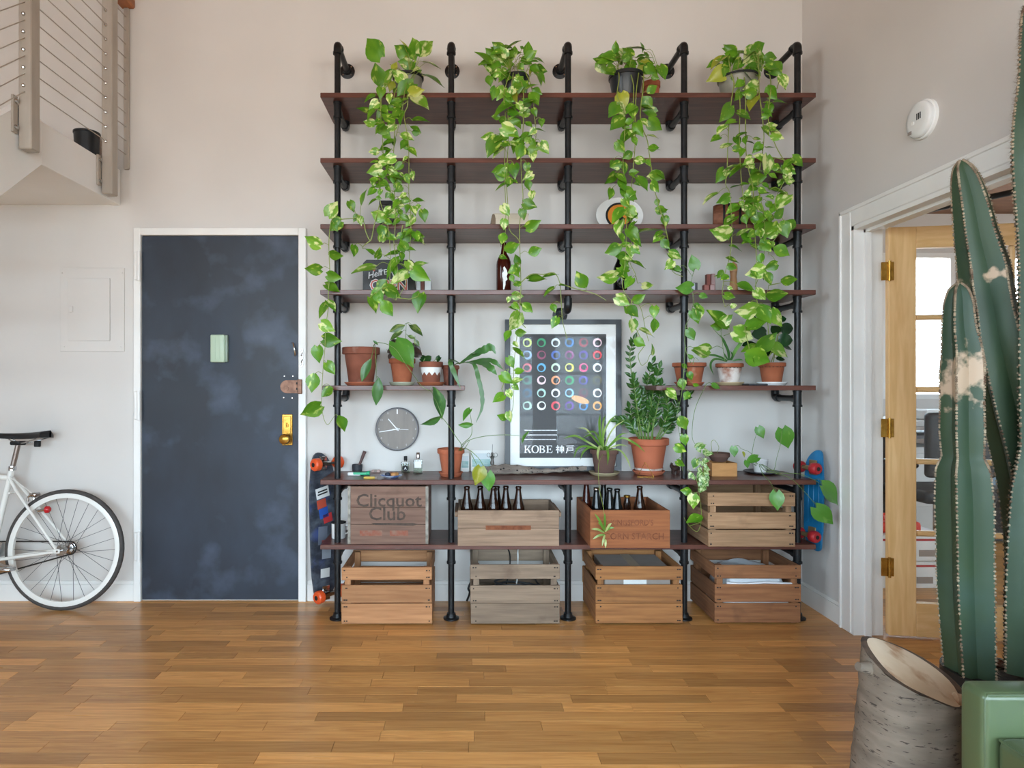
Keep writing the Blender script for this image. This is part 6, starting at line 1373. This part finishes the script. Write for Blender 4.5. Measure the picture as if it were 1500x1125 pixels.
def perfume(label, pxa, pxb, py_base, py_body, py_top, capmat, lab):
    a = s6((pxa + pxb) / 2, py_base); w = LEN((pxb - pxa) / 2, a.y); zb_ = ZZ(py_body, a.y); zt_ = ZZ(py_top, a.y); a.y += w * .6
    t = thing('perfume_bottle', label, 'perfume bottle', a)
    MB().box(a.x - w, a.x + w, a.y - w * .6, a.y + w * .6, S6, zb_, bev=.004, seg=2).build('glass_body', GLASS, t, smooth=45)
    MB().box(a.x - w * .82, a.x + w * .82, a.y - w * .45, a.y + w * .45, S6 + .005, zb_ - .012, bev=.002).build('liquid', glass_mat('pale_liquid', 'dfe6dc', .03), t)
    MB().cyl((a.x, a.y, zb_), (a.x, a.y, zb_ + .006), w * .35, n=16).build('collar', CHROME, t, smooth=40)
    MB().lathe([(w * .42, zb_ + .006 - S6), (w * .42, zt_ - .002 - S6), (w * .36, zt_ - S6)], a, 18).build('cap', capmat, t, smooth=40)
    if lab == 'round': MB().lathe([(w * .72, 0), (w * .72, .0008)], (a.x, a.y - w * .6, (S6 + zb_) / 2 - .004), 24, rot=RX(PI / 2)).build('label', INK, t)
    else: MB().box(a.x - w * .75, a.x + w * .75, a.y - w * .6 - .0008, a.y - w * .6, S6 + .035, zb_ - .01).build('label', PAPER, t)
    return t, a, w
t, a, w = perfume('square perfume bottle with a black cap and round black label', 587.5, 600, 693.5, 676.5, 668.5, INK, 'round')
text('label_mark', 'A', w * .9, (a.x, a.y - w * .6 - .0012, (S6 + ZZ(676.5, a.y)) / 2 - .004), WP, t)
perfume('clear perfume bottle with a silver cap and white label', 605.3, 619, 694.5, 673, 663, CHROME, 'sq')
# postcards
def card(label, pxa, pxb, pya, pyb, y, tilt):
    o = MB().prism([W(pxa, pyb, y), W(pxb, pyb, y), W(pxb, pya, y + .02), W(pxa, pya, y + .02)], (0, 0, 0), (0, .0015, 0)).build('postcard', PAPER); tag(o, label, 'postcard')
    f = lambda u, v: W(pxa + (pxb - pxa) * u, pya + (pyb - pya) * v, y + .02 * (1 - v)) + Vector((0, -.0008, 0))
    sea = M('sea_green_print', '7fa9a8', .5, c2='a9c2bf', sc_=(8, 1, 20), ns=4); sky = M('pale_sky_print', 'cfd8dc', .5, ns=4)
    MB().add([f(.06, .15), f(.94, .15), f(.94, .42), f(.06, .42)], [(0, 1, 2, 3)]).build('sky_print', sky, o, recalc=False)
    MB().add([f(.06, .42), f(.94, .42), f(.94, .78), f(.06, .78)], [(0, 1, 2, 3)]).build('sea_print', sea, o, recalc=False)
card('seascape postcard with a white border leaning on the wall by the driftwood', 690, 720, 659.5, ZZ and 690.6, -.045, 0)
card('narrow postcard half hidden behind the terracotta pot', 675.5, 687, 664, 691, -.05, 0)
# driftwood
yd = s6(780, 696).y + .03
pts = [W(px, py, yd) for (px, py) in ((706, 689), (722, 688.5), (745, 687.5), (770, 688.5), (795, 690), (820, 688.5), (842, 686.5), (859, 686))]
q = spline(pts, 6); nq = len(q)
o = MB().tube(q, [(.012 + .016 * math.sin(PI * min(1, i / nq * 1.6 + .12)) + .003 * math.sin(i * 1.3)) if i < nq - 2 else .012 for i in range(nq)], 12, flat=.9)
for v in o.v: v.x += R(-.001, .001); v.z = max(v.z + R(-.0015, .0015), S6 + .001)
o = o.build('driftwood', DRIFT, None, 50); tag(o, 'long pitted driftwood branch lying below the poster', 'driftwood')
dh = MB()
for k in range(70):
    i = random.randrange(3, nq - 4); a = R(-.9, 1.1); rr = .012 + .016 * math.sin(PI * min(1, i / nq * 1.6 + .12)) + .003 * math.sin(i * 1.3)
    n_ = Vector((0, -math.cos(a) * .9, math.sin(a))); rad = R(.0012, .0022) if k % 8 else .0045
    rot = n_.to_track_quat('Z', 'Y').to_matrix()
    dh.lathe([(rad, 0), (rad * .7, .001)], q[i] + n_ * (rr * .985) + Vector((R(-.004, .004), 0, 0)), 7, rot=rot, sx=1.4)
stuff(dh.build('worm_hole', M('dark_hole', '1c1613', .9, ns=5), o))
# wire figure on the driftwood
b = W(721, 683, yd); b.z = W(721, 681, yd).z
t = thing('wire_figure', 'little metal wire figure standing on the driftwood', 'figurine', b)
WM = M('tarnished_silver', '6c6a66', .4, metal=.6, ns=9)
MB().lathe([(.009, 0), (.012, .012), (.007, .03), (.012, .045), (.004, .055)], b, 12).build('figure_torso', WM, t, smooth=45)
MB().ball(b + Vector((0, 0, .062)), .008, 10).build('figure_head', WM, t, smooth=60)
MB().tube([b + Vector((0, 0, .06)), b + Vector((.002, 0, .115))], .0013, 5).build('mast', WM, t)
for s in (-1, 1):
    cc_ = b + Vector((s * .02, 0, .055)); MB().tube([cc_ + Vector((.009 * math.cos(2 * PI * k / 14), 0, .011 * math.sin(2 * PI * k / 14))) for k in range(14)], .0013, 5, closed=True).build('wire_loop', WM, t, smooth=60)
    MB().tube([b + Vector((s * .005, 0, .04)), b + Vector((s * .018, -.004, .045))], .0014, 5).build('wire_arm', WM, t)
# brass triangle
a, b2, c2 = s6(933.5, 699), s6(958, 699), None
h_ = (b2 - a).length * .86; ap = (a + b2) / 2 + Vector((0, .01, h_)); bk_ = (a + b2) / 2 + Vector((0, .07, 0))
t = thing('brass_pyramid', 'thin brass wire pyramid in front of the zz plant pot', 'ornament', (a + b2) / 2)
dz = Vector((0, 0, .0015))
for (u, v) in ((a, b2), (b2, ap), (ap, a)): MB().cyl(u + dz, v + dz, .0014, n=6).build('brass_rod', BRASS, t)
# carved dark figure
a = s6(992, 695); a.y += .03
t = thing('carved_animal', 'small dark carved wooden animal beside the fourth pipe', 'carving', a)
CV = M('dark_carved_wood', '4a2c22', .7, c2='2f1c16', ns=26, bump=.3)
MB().ball(a + Vector((0, 0, .030)), .02, 14, sc3=(1.3, 1, .85)).ball(a + Vector((-.022, -.004, .042)), .012, 12).build('carving_body', CV, t, smooth=60)
for (dx, dy) in ((-.014, -.01), (-.014, .01), (.014, -.01), (.014, .01)): MB().cyl(a + Vector((dx, dy, 0)), a + Vector((dx, dy, .022)), .006, .007, n=8).build('leg', CV, t, smooth=50)
for s in (-1, 1): MB().tube([a + Vector((-.022, s * .008, .05)), a + Vector((-.02, s * .012, .062))], [.005, .002], 6).build('ear', CV, t)

# ================================================================ bicycle leaning on the wall
BX, BY, LEAN = -2.225, -.172, math.radians(5)
WR_ = .332
BM = Matrix.Translation((BX, BY, 0)) @ Matrix.Rotation(-LEAN, 4, 'X')
bike = thing('bicycle', 'white single speed bicycle leaning against the wall under the loft', 'bicycle', (BX, BY, 0))
def bp(mb, nm, mat, parent=None, smooth=45):
    mb.v = [BM @ v for v in mb.v]; return mb.build(nm, mat, parent or bike, smooth)
def V(u, v, w=0): return Vector((u, w, v))
def ring(c, r, t, n=56, k=10, flat=1):
    return [(c + V(r * math.cos(2 * PI * i / n), r * math.sin(2 * PI * i / n))) for i in range(n)]
def wheel(u0, name):
    c = V(u0, WR_)
    rim = MB(); n = 64; prof = [(.284, -.0085), (.284, .0085), (.311, .0105), (.316, .007), (.316, -.007), (.311, -.0105)]; vs = []; fs = []
    for i in range(n):
        a = 2 * PI * i / n
        for (r, w) in prof: vs.append(c + V(r * math.cos(a), r * math.sin(a), w))
    K = len(prof)
    for i in range(n):
        for j in range(K): fs.append((i * K + j, i * K + (j + 1) % K, ((i + 1) % n) * K + (j + 1) % K, ((i + 1) % n) * K + j))
    rm = bp(rim.add(vs, fs), name, BIKEW)
    bp(MB().tube(ring(c, WR_ - .0135, 0, 64), .0135, 10, closed=True), 'tyre', RUBBER, rm)
    hub = bp(MB().lathe([(.03, -.036), (.03, -.03), (.014, -.025), (.013, .025), (.03, .03), (.03, .036)], c, 18, rot=RX(PI / 2)).cyl(c + V(0, 0, -.07), c + V(0, 0, .07), .006, n=10), 'hub', CHROME, rm)
    for k in range(28):
        s = -1 if k % 2 else 1; a = 2 * PI * k / 28; off = (1 if (k // 2) % 2 else -1) * 1.05
        bp(MB().tube([c + V(.028 * math.cos(a + off), .028 * math.sin(a + off), s * .033), c + V(.286 * math.cos(a), .286 * math.sin(a), 0)], .0012, 5), 'spoke', M('dark_spoke', '55555a', .3, metal=.8, ns=5), rm)
    return rm, c
rw, RC = wheel(0, 'rear_wheel'); fw_, FC = wheel(-.985, 'front_wheel')
BB = V(-.41, .275); SC_ = V(-.325, .745); HT, HB = V(-.845, .80), V(-.87, .67)
frame = MB().tube([BB, SC_ + V(.004, .03)], .0155, 12).tube([SC_ + V(-.004, -.02), HT + V(0, -.02)], .0145, 12).tube([BB, HB], .017, 12).tube([HB + V(-.006, -.03), HT + V(.004, .02)], .019, 12).cyl(BB + V(0, 0, -.036), BB + V(0, 0, .036), .021)
for s in (-1, 1):
    frame.tube([SC_ + V(0, -.015, s * .012), SC_ + V(.05, -.08, s * .03), RC + V(-.01, .012, s * .064)], [.0085, .0085, .007], 10)
    frame.tube([BB + V(.02, 0, s * .02), BB + V(.1, .012, s * .045), RC + V(-.02, -.004, s * .064)], [.010, .0095, .008], 10)
    frame.box(RC.x - .03, RC.x + .012, s * .064 - .003, s * .064 + .003, RC.z - .012, RC.z + .012, bev=.002)
    frame.tube(spline([HB + V(-.01, -.04, s * .02), HB + V(-.03, -.14, s * .05), FC + V(.0, .0, s * .055)], 5), .011, 10)
frame.cyl(SC_ + V(.02, -.1, -.035), SC_ + V(.02, -.1, .035), .006)
bp(frame, 'frame', BIKEW)
bp(MB().tube([SC_, SC_ + V(.03, .165)], .0135, 12), 'seatpost', M('anodised_seatpost', '8f8178', .3, metal=.7, ns=6))
bp(MB().lathe([(.02, -.012), (.02, .012)], SC_ + V(.006, .035), 14).cyl(SC_ + V(.006, .035, -.024), SC_ + V(.03, .035, -.024), .005), 'seat_clamp', CHROME)
# saddle
sd = MB(); n = 14; vs = []; fs = []; K = 11
sz = .955
for i in range(n + 1):
    f_ = i / n; u = -.405 + .29 * f_; hw_ = .018 + .055 * max(0, (f_ - .35) / .65) ** 1.6; hw_ = hw_ * (1 if f_ < .93 else math.sqrt(max(.02, 1 - ((f_ - .93) / .07) ** 2)))
    if i == 0: hw_ = .006
    for j in range(K):
        a = PI * j / (K - 1); zz = sz + .016 * f_ ** 2 + .012 * (f_ - .5) ** 2 + .02 * math.sin(a) ** .6 - .016 * (1 - math.sin(a)) * (.6 + .6 * f_)
        vs.append(V(u, zz, hw_ * math.cos(a)))
for i in range(n):
    for j in range(K - 1): fs.append((i * K + j, i * K + j + 1, (i + 1) * K + j + 1, (i + 1) * K + j))
for i in range(n): fs.append((i * K, (i + 1) * K, (i + 1) * K + K - 1, i * K + K - 1))
sdl = bp(sd.add(vs, fs), 'saddle', SADDLE, smooth=70)
for s in (-1, 1): bp(MB().tube(spline([V(-.35, sz - .005, s * .012), V(-.30, sz - .03, s * .02), V(-.24, sz - .03, s * .022), V(-.14, sz - .0, s * .04)], 4), .0035, 6), 'saddle_rail', CHROME, sdl)
bp(MB().box(-.325, -.265, -.03, .03, sz - .045, sz - .022, bev=.006), 'saddle_clamp', INK, sdl)
bp(MB().box(-.2, -.17, -.012, .012, sz - .055, sz - .02, bev=.004), 'saddle_bag_loop', INK, sdl)
# drivetrain on the wall side
chain_w = .048
cg = bp(MB().lathe([(.033, chain_w - .002), (.036, chain_w), (.033, chain_w + .002)], RC, 32, rot=RX(-PI / 2)), 'rear_cog', CHROME)
cr_ = bp(MB().lathe([(.088, chain_w - .002), (.093, chain_w), (.088, chain_w + .002)], BB, 40, rot=RX(-PI / 2)), 'chainring', CHROME)
arcp = []
for k in range(13): a = PI / 2 - PI * k / 12; arcp.append(RC + V(.036 * math.cos(a), .036 * math.sin(a), chain_w))
for k in range(13): a = -PI / 2 - PI * k / 12; arcp.append(BB + V(.093 * math.cos(a), .093 * math.sin(a), chain_w))
bp(MB().tube(arcp, .0042, 6, closed=True), 'chain', M('dark_chain', '3a3734', .5, metal=.6, ns=60))
for s in (-1, 1):
    e = BB + V(-.16 * s, .03 * s, s * .065)
    ck = bp(MB().tube([BB + V(0, 0, s * .05), e], [.013, .009], 10), 'crank_arm', CHROME)
    bp(MB().box(e.x - .045, e.x + .045, e.y + s * .02 - .035 * 0, e.y + s * .075, e.z - .01, e.z + .01, bev=.004), 'pedal', CHROME, ck)
# brake, light, handlebar
bk2 = bp(MB().tube(spline([V(-.175, .635, -.02), V(-.2, .625, -.028), V(-.205, .598, -.026)], 4), .006, 8).tube(spline([V(-.175, .635, .02), V(-.2, .625, .028), V(-.205, .598, .026)], 4), .006, 8).box(-.205, -.165, -.025, .025, .622, .645, bev=.005), 'rear_brake', CHROME)
bp(MB().tube(spline([SC_ + V(.0, -.01, -.016), V(-.25, .69, -.022), V(-.185, .64, -.02)], 4), .0025, 6), 'brake_cable', BIKEW)
lt = bp(MB().lathe([(.012, 0), (.019, .006), (.019, .02), (.012, .028)], V(-.10, .555, -.035), 16, rot=RY(PI / 2)), 'tail_light', M('red_lens', 'c41f26', .25, ns=5))
bp(MB().tube([V(-.15, .545, -.03), V(-.12, .55, -.033), V(-.1, .555, -.035)], .008, 8), 'light_bracket', CHROME, lt)
hb = [HT + V(.004, .02), HT + V(.01, .09), HT + V(-.06, .10)]
bp(MB().tube(hb, .0125, 10), 'stem', CHROME)
bp(MB().tube(spline([HT + V(-.06, .10, .21), HT + V(-.07, .10, .1), HT + V(-.06, .10, 0), HT + V(-.07, .10, -.1), HT + V(-.06, .10, -.21)], 4), .012, 10), 'handlebar', CHROME)
for s in (-1, 1): bp(MB().tube([HT + V(-.06, .10, s * .12), HT + V(-.05, .10, s * .215)], .016, 10), 'handlebar_grip', DARK)
bike.location.y = BY

# ================================================================ log stump, armchair, cactus
BARK = M('birch_bark', '8a7d6f', .85, c2='6c6054', sc_=(1, 1, 1.2), ns=30, det=6, c3='463c34', ns3=190, lo3=.60, hi3=.64, bump=.25)
BARK.node_tree.nodes['Mapping'].inputs['Scale'].default_value = (.2, .2, 1.0)
CUT = M('cut_wood_face', 'd6c3ac', .85, c2='c0a586', sc_=(1, 1, 1), ns=6, det=5, c3='_9c6f4a', ns3=9, lo3=.58, hi3=.7, bump=.06)
sc0 = Vector((XX(1330, -D + 1.84), -D + 1.84, 0))
stump = thing('log_stump', 'birch log stump with a slanted sawn top beside the armchair', 'stump', sc0)
NS = 40; rows = 16
def stump_pt(i, t, extra=0):
    a = 2 * PI * i / NS
    cx_, sy_ = math.cos(a), math.sin(a)
    r = .124 * (1 + .035 * math.sin(2 * a + .6) + .02 * math.sin(5 * a + 1)) * (1.10 - .16 * t + .06 * t * t) + extra
    top = .437 - .045 * cx_ + .04 * sy_ + .004 * math.sin(3 * a)
    z = top * t
    return Vector((sc0.x + r * cx_ + .035 * t - .02, sc0.y + r * sy_, z))
vs = []; fs = []
for j in range(rows + 1):
    for i in range(NS): vs.append(stump_pt(i, j / rows, .003 * math.sin(i * 2.1 + j * 1.7) + (.006 if j == rows else 0) * (1 + math.sin(i * 1.7)) * .5))
for j in range(rows):
    for i in range(NS): fs.append((j * NS + i, j * NS + (i + 1) % NS, (j + 1) * NS + (i + 1) % NS, (j + 1) * NS + i))
fs.append(list(range(NS - 1, -1, -1)))
MB().add(vs, fs).build('bark', BARK, stump, smooth=60)
tp_ = [stump_pt(i, 1, -.013) + Vector((0, 0, .001)) for i in range(NS)]; cen = sum(tp_, Vector()) / NS
MB().add(tp_ + [cen + Vector((0, 0, .004))], [(i, (i + 1) % NS, NS) for i in range(NS)]).build('sawn_face', CUT, stump, smooth=60)
tr_ = [stump_pt(i, 1, .003) + Vector((0, 0, .0005)) for i in range(NS)]
MB().add(tr_ + tp_, [(i, (i + 1) % NS, NS + (i + 1) % NS, NS + i) for i in range(NS)]).build('bark_edge', M('dark_inner_bark', '5d4a3c', .9, c2='3f3128', ns=40), stump, recalc=False)
e = stump_pt(int(NS * .52), .93)
MB().tube([e + Vector((.02, 0, -.005)), e + Vector((-.02, -.005, .0)), e + Vector((-.034, -.007, .005))], [.024, .016, .012], 12).build('branch_stub', BARK, stump, smooth=60)
e = stump_pt(int(NS * .93), .985)
MB().tube([e + Vector((-.03, .0, .012)), e + Vector((.02, -.008, .004)), e + Vector((.06, -.014, -.008)), e + Vector((.078, -.018, -.018))], [.02, .018, .011, .004], 10).build('splintered_edge', CUT, stump, smooth=60)
e = stump_pt(int(NS * .9), .25)
MB().tube([e + Vector((-.03, .02, .03)), e + Vector((0, 0, .0)), e + Vector((.035, -.02, -.05)), e + Vector((.05, -.03, -.115))], [.03, .028, .024, .018], 10).build('root_spur', BARK, stump, smooth=60)

# green leather armchair facing the stump side, far arm in view
ax0, ax1 = 1.158, 1.9; ay0, ay1 = -D + 1.444, -D + 1.519; an0 = ay0 - .62
ch = thing('armchair', 'low green leather armchair with boxy arms beside the log stump', 'armchair', ((ax0 + ax1) / 2, (an0 + ay1) / 2, 0))
for (y0_, y1_) in ((ay0, ay1), (an0 - .075, an0)):
    am = MB().box(ax0, ax1, y0_, y1_, .07, .56, bev=.016, seg=4).build('arm', GREENL, ch, smooth=50)
    for yy in (y0_ + .006, y1_ - .006):
        MB().tube([(ax0 + .006, yy, .1), (ax0 + .006, yy, .545), (ax0 + .012, yy, .5555), (ax1 - .01, yy, .5555)], .0028, 6).build('piping', GREENL, am, smooth=60)
MB().box(ax1 - .1, ax1, an0, ay0, .07, .74, bev=.02, seg=3).build('backrest', GREENL, ch, smooth=50)
MB().box(ax0 + .03, ax1 - .1, an0, ay0, .07, .33, bev=.008).build('seat_base', GREENL, ch, smooth=50)
cu = MB().box(ax0 + .02, ax1 - .1, an0 + .004, ay0 - .004, .335, .47, bev=.02, seg=3)
for v in cu.v:
    if v.z > .4:
        u = (v.x - ax0) / .6; w = (v.y - an0) / .62; v.z += .02 * math.sin(PI * min(1, max(0, u))) * math.sin(PI * min(1, max(0, w)))
cu = cu.build('seat_cushion', GREENL, ch, smooth=50)
MB().tube([(ax0 + .026, ay0 - .01, .463), (ax0 + .026, an0 + .01, .463)], .003, 6).tube([(ax0 + .026, ay0 - .01, .463), (ax1 - .12, ay0 - .01, .463)], .003, 6).build('piping', GREENL, cu, smooth=60)
for (xx, yy) in ((ax0 + .05, ay1 - .04), (ax0 + .05, an0 - .04), (ax1 - .06, ay1 - .04), (ax1 - .06, an0 - .04)):
    MB().cyl((xx, yy, 0), (xx, yy, .075), .014, .02, n=12).build('leg', DKW, ch, smooth=40)

# tall column cactus in a clay pot
yc = -D + 2.2
cp = Vector((1.80, yc, 0))
cac = thing('column_cactus', 'tall ribbed green column cactus with three scarred stems in a clay pot', 'cactus', cp)
MB().lathe([(.10, .018), (.104, .022), (.135, .24), (.142, .242), (.148, .262), (.148, .275), (.138, .275), (.13, .23)], cp, 32).build('pot', TERRA2, cac, smooth=40)
MB().lathe([(.143, .238), (.152, .24), (.152, .276), (.14, .276)], cp, 32, cap=False).build('pot_rim', DARK, cac, smooth=40)
MB().lathe([(.136, .25), (.001, .256)], cp, 24, cap=False).build('soil', SOIL, cac)
o = MB().lathe([(.12, 0), (.15, .003), (.165, .03), (.16, .03), (.145, .017), (.001, .0165)], cp, 32).build('plant_tray', DARK, None, 40); tag(o, 'black plastic tray under the cactus pot', 'saucer')
MB().lathe([(.158, .0285), (.167, .0285), (.167, .034), (.158, .034)], cp, 32, cap=False).build('tray_lip', DARK, o)
def cactus_mat(name, bark_z=None):
    m = M(name, '3a4e34', .5, c2='2e4331', sc_=(1, 1, .5), ns=6, det=4, rand=0, bump=.03, c3='_49625f', ns3=2.2, lo3=.5, hi3=.8)
    nt = m.node_tree; N = nt.nodes; Lk = nt.links; b = N['Principled BSDF']
    if bark_z:
        src = b.inputs['Base Color'].links[0].from_socket
        tc = N.new('ShaderNodeTexCoord'); sp = N.new('ShaderNodeSeparateXYZ'); Lk.new(tc.outputs['Object'], sp.inputs[0])
        no = N.new('ShaderNodeTexNoise'); no.inputs['Scale'].default_value = 22; no.inputs['Detail'].default_value = 6; Lk.new(tc.outputs['Object'], no.inputs['Vector'])
        d1 = N.new('ShaderNodeMath'); d1.operation = 'SUBTRACT'; Lk.new(sp.outputs[2], d1.inputs[0]); d1.inputs[1].default_value = bark_z[0]
        ab = N.new('ShaderNodeMath'); ab.operation = 'ABSOLUTE'; Lk.new(d1.outputs[0], ab.inputs[0])
        nm_ = N.new('ShaderNodeMath'); nm_.operation = 'MULTIPLY_ADD'; Lk.new(no.outputs[0], nm_.inputs[0]); nm_.inputs[1].default_value = bark_z[2]; Lk.new(ab.outputs[0], nm_.inputs[2])
        cr = N.new('ShaderNodeValToRGB'); cr.color_ramp.elements[0].position = 0; cr.color_ramp.elements[0].color = (1, 1, 1, 1)
        mr = N.new('ShaderNodeMapRange'); mr.inputs[1].default_value = bark_z[1] + bark_z[2] * .45; mr.inputs[2].default_value = bark_z[1] + bark_z[2] * .58; mr.inputs[3].default_value = 1; mr.inputs[4].default_value = 0
        Lk.new(nm_.outputs[0], mr.inputs[0])
        mx = N.new('ShaderNodeMix'); mx.data_type = 'RGBA'; Lk.new(mr.outputs[0], mx.inputs[0]); Lk.new(src, mx.inputs[6]); mx.inputs[7].default_value = lin('b89f86')
        Lk.new(mx.outputs[2], b.inputs['Base Color'])
    return m
SPINE = M('straw_spine', 'b8a68c', .7, c2='6a5240', ns=30)
def cactus_stem(path, radii, ribs, phase, mat, nm='stem', depth=.4):
    """path: centre points; radii: outer radius at each"""
    k = 5
    q = spline(path, k); n = len(q)
    rr = []
    for i in range(n):
        f_ = i / (n - 1) * (len(radii) - 1); a = int(min(len(radii) - 2, f_)); rr.append(radii[a] * (1 - (f_ - a)) + radii[a + 1] * (f_ - a))
    NA = ribs * 6; vs = []; fs = []; edges = []
    up = Vector((0, -1, 0))
    for i, p in enumerate(q):
        t_ = (q[min(n - 1, i + 1)] - q[max(0, i - 1)]).normalized()
        u = (up - t_ * up.dot(t_)).normalized(); w = t_.cross(u)
        for j in range(NA):
            ph = j / NA * ribs % 1; a = 2 * PI * j / NA + phase
            prof = abs(ph - .5) * 2              # 1 at the rib edge, 0 in the furrow
            r = rr[i] * (1 - depth * (1 - prof ** 1.25))
            v = p + (u * math.cos(a) + w * math.sin(a)) * r; vs.append(v)
            if j % 6 == 0: edges.append((v, (u * math.cos(a) + w * math.sin(a)), t_))
    for i in range(n - 1):
        for j in range(NA): fs.append((i * NA + j, i * NA + (j + 1) % NA, (i + 1) * NA + (j + 1) % NA, (i + 1) * NA + j))
    fs.append([(n - 1) * NA + j for j in range(NA)]); fs.append(list(range(NA - 1, -1, -1)))
    o = MB().add(vs, fs).build(nm, mat, cac, smooth=28)
    sp = MB()
    for i in range(n - 1):
        for s_ in range(2):
            for j in range(ribs):
                a, nn, tt = edges[i * ribs + j]; b_ = edges[(i + 1) * ribs + j][0]
                c_ = a.lerp(b_, (s_ + R(.2, .8)) / 2)
                for _ in range(3):
                    d_ = (nn + tt * R(-.7, .7) + nn.cross(tt) * R(-.8, .8)).normalized() * R(.009, .02)
                    sd_ = d_.cross(tt).normalized() * .0011
                    sp.add([c_ - sd_, c_ + sd_, c_ + d_], [(0, 1, 2)])
                sp.ball(c_, .0042, 6)
    stuff(sp.build('spine', SPINE, o, recalc=False))
    return o
def cpath(pts, dy=0): return [W(px, py, yc + dy) for (px, py) in pts]
HWpx = lambda hw, dy: LEN(hw, yc + dy)
CM1 = cactus_mat('scarred_cactus_skin', (ZZ(550, yc), .05, .42)); CM2 = cactus_mat('cactus_skin', None); CM3 = cactus_mat('patchy_cactus_skin', (ZZ(405, yc), .0, .16))
zb_ = .25
p1_ = [(1424, 985), (1421, 930), (1418, 860), (1417, 800), (1416, 740), (1414, 690), (1413, 668), (1412, 630), (1412, 590), (1412, 550), (1412, 520), (1407, 480), (1406, 445), (1405, 425), (1405, 415)]
r1_ = [33, 35, 37, 37, 38, 35, 27, 29, 28, 29, 27, 22, 19, 13, 3]
cactus_stem(cpath(p1_), [HWpx(r, 0) for r in r1_], 5, .30, CM1)
p2_ = [(1512, 990), (1514, 900), (1514, 800), (1508, 720), (1498, 660), (1484, 600), (1472, 550), (1460, 500), (1452, 455), (1446, 420), (1442, 390), (1432, 345), (1424, 300), (1416, 265), (1410, 245), (1408, 235)]
r2_ = [30, 32, 34, 36, 38, 40, 40, 38, 34, 34, 33, 28, 24, 19, 12, 3]
cactus_stem(cpath(p2_, .05), [HWpx(r, .05) for r in r2_], 5, .1, CM3)
p3_ = [(1512, 990), (1515, 940), (1517, 880), (1520, 800), (1524, 720), (1530, 660), (1530, 580), (1528, 480), (1526, 400), (1522, 340), (1518, 280), (1514, 220), (1512, 170), (1514, 120), (1512, 60), (1508, 20), (1508, 5)]
r3_ = [36, 38, 40, 40, 38, 32, 33, 32, 30, 28, 29, 28, 24, 20, 16, 10, 3]
cactus_stem(cpath(p3_, -.09), [HWpx(r, -.09) for r in r3_], 6, .4, CM2)
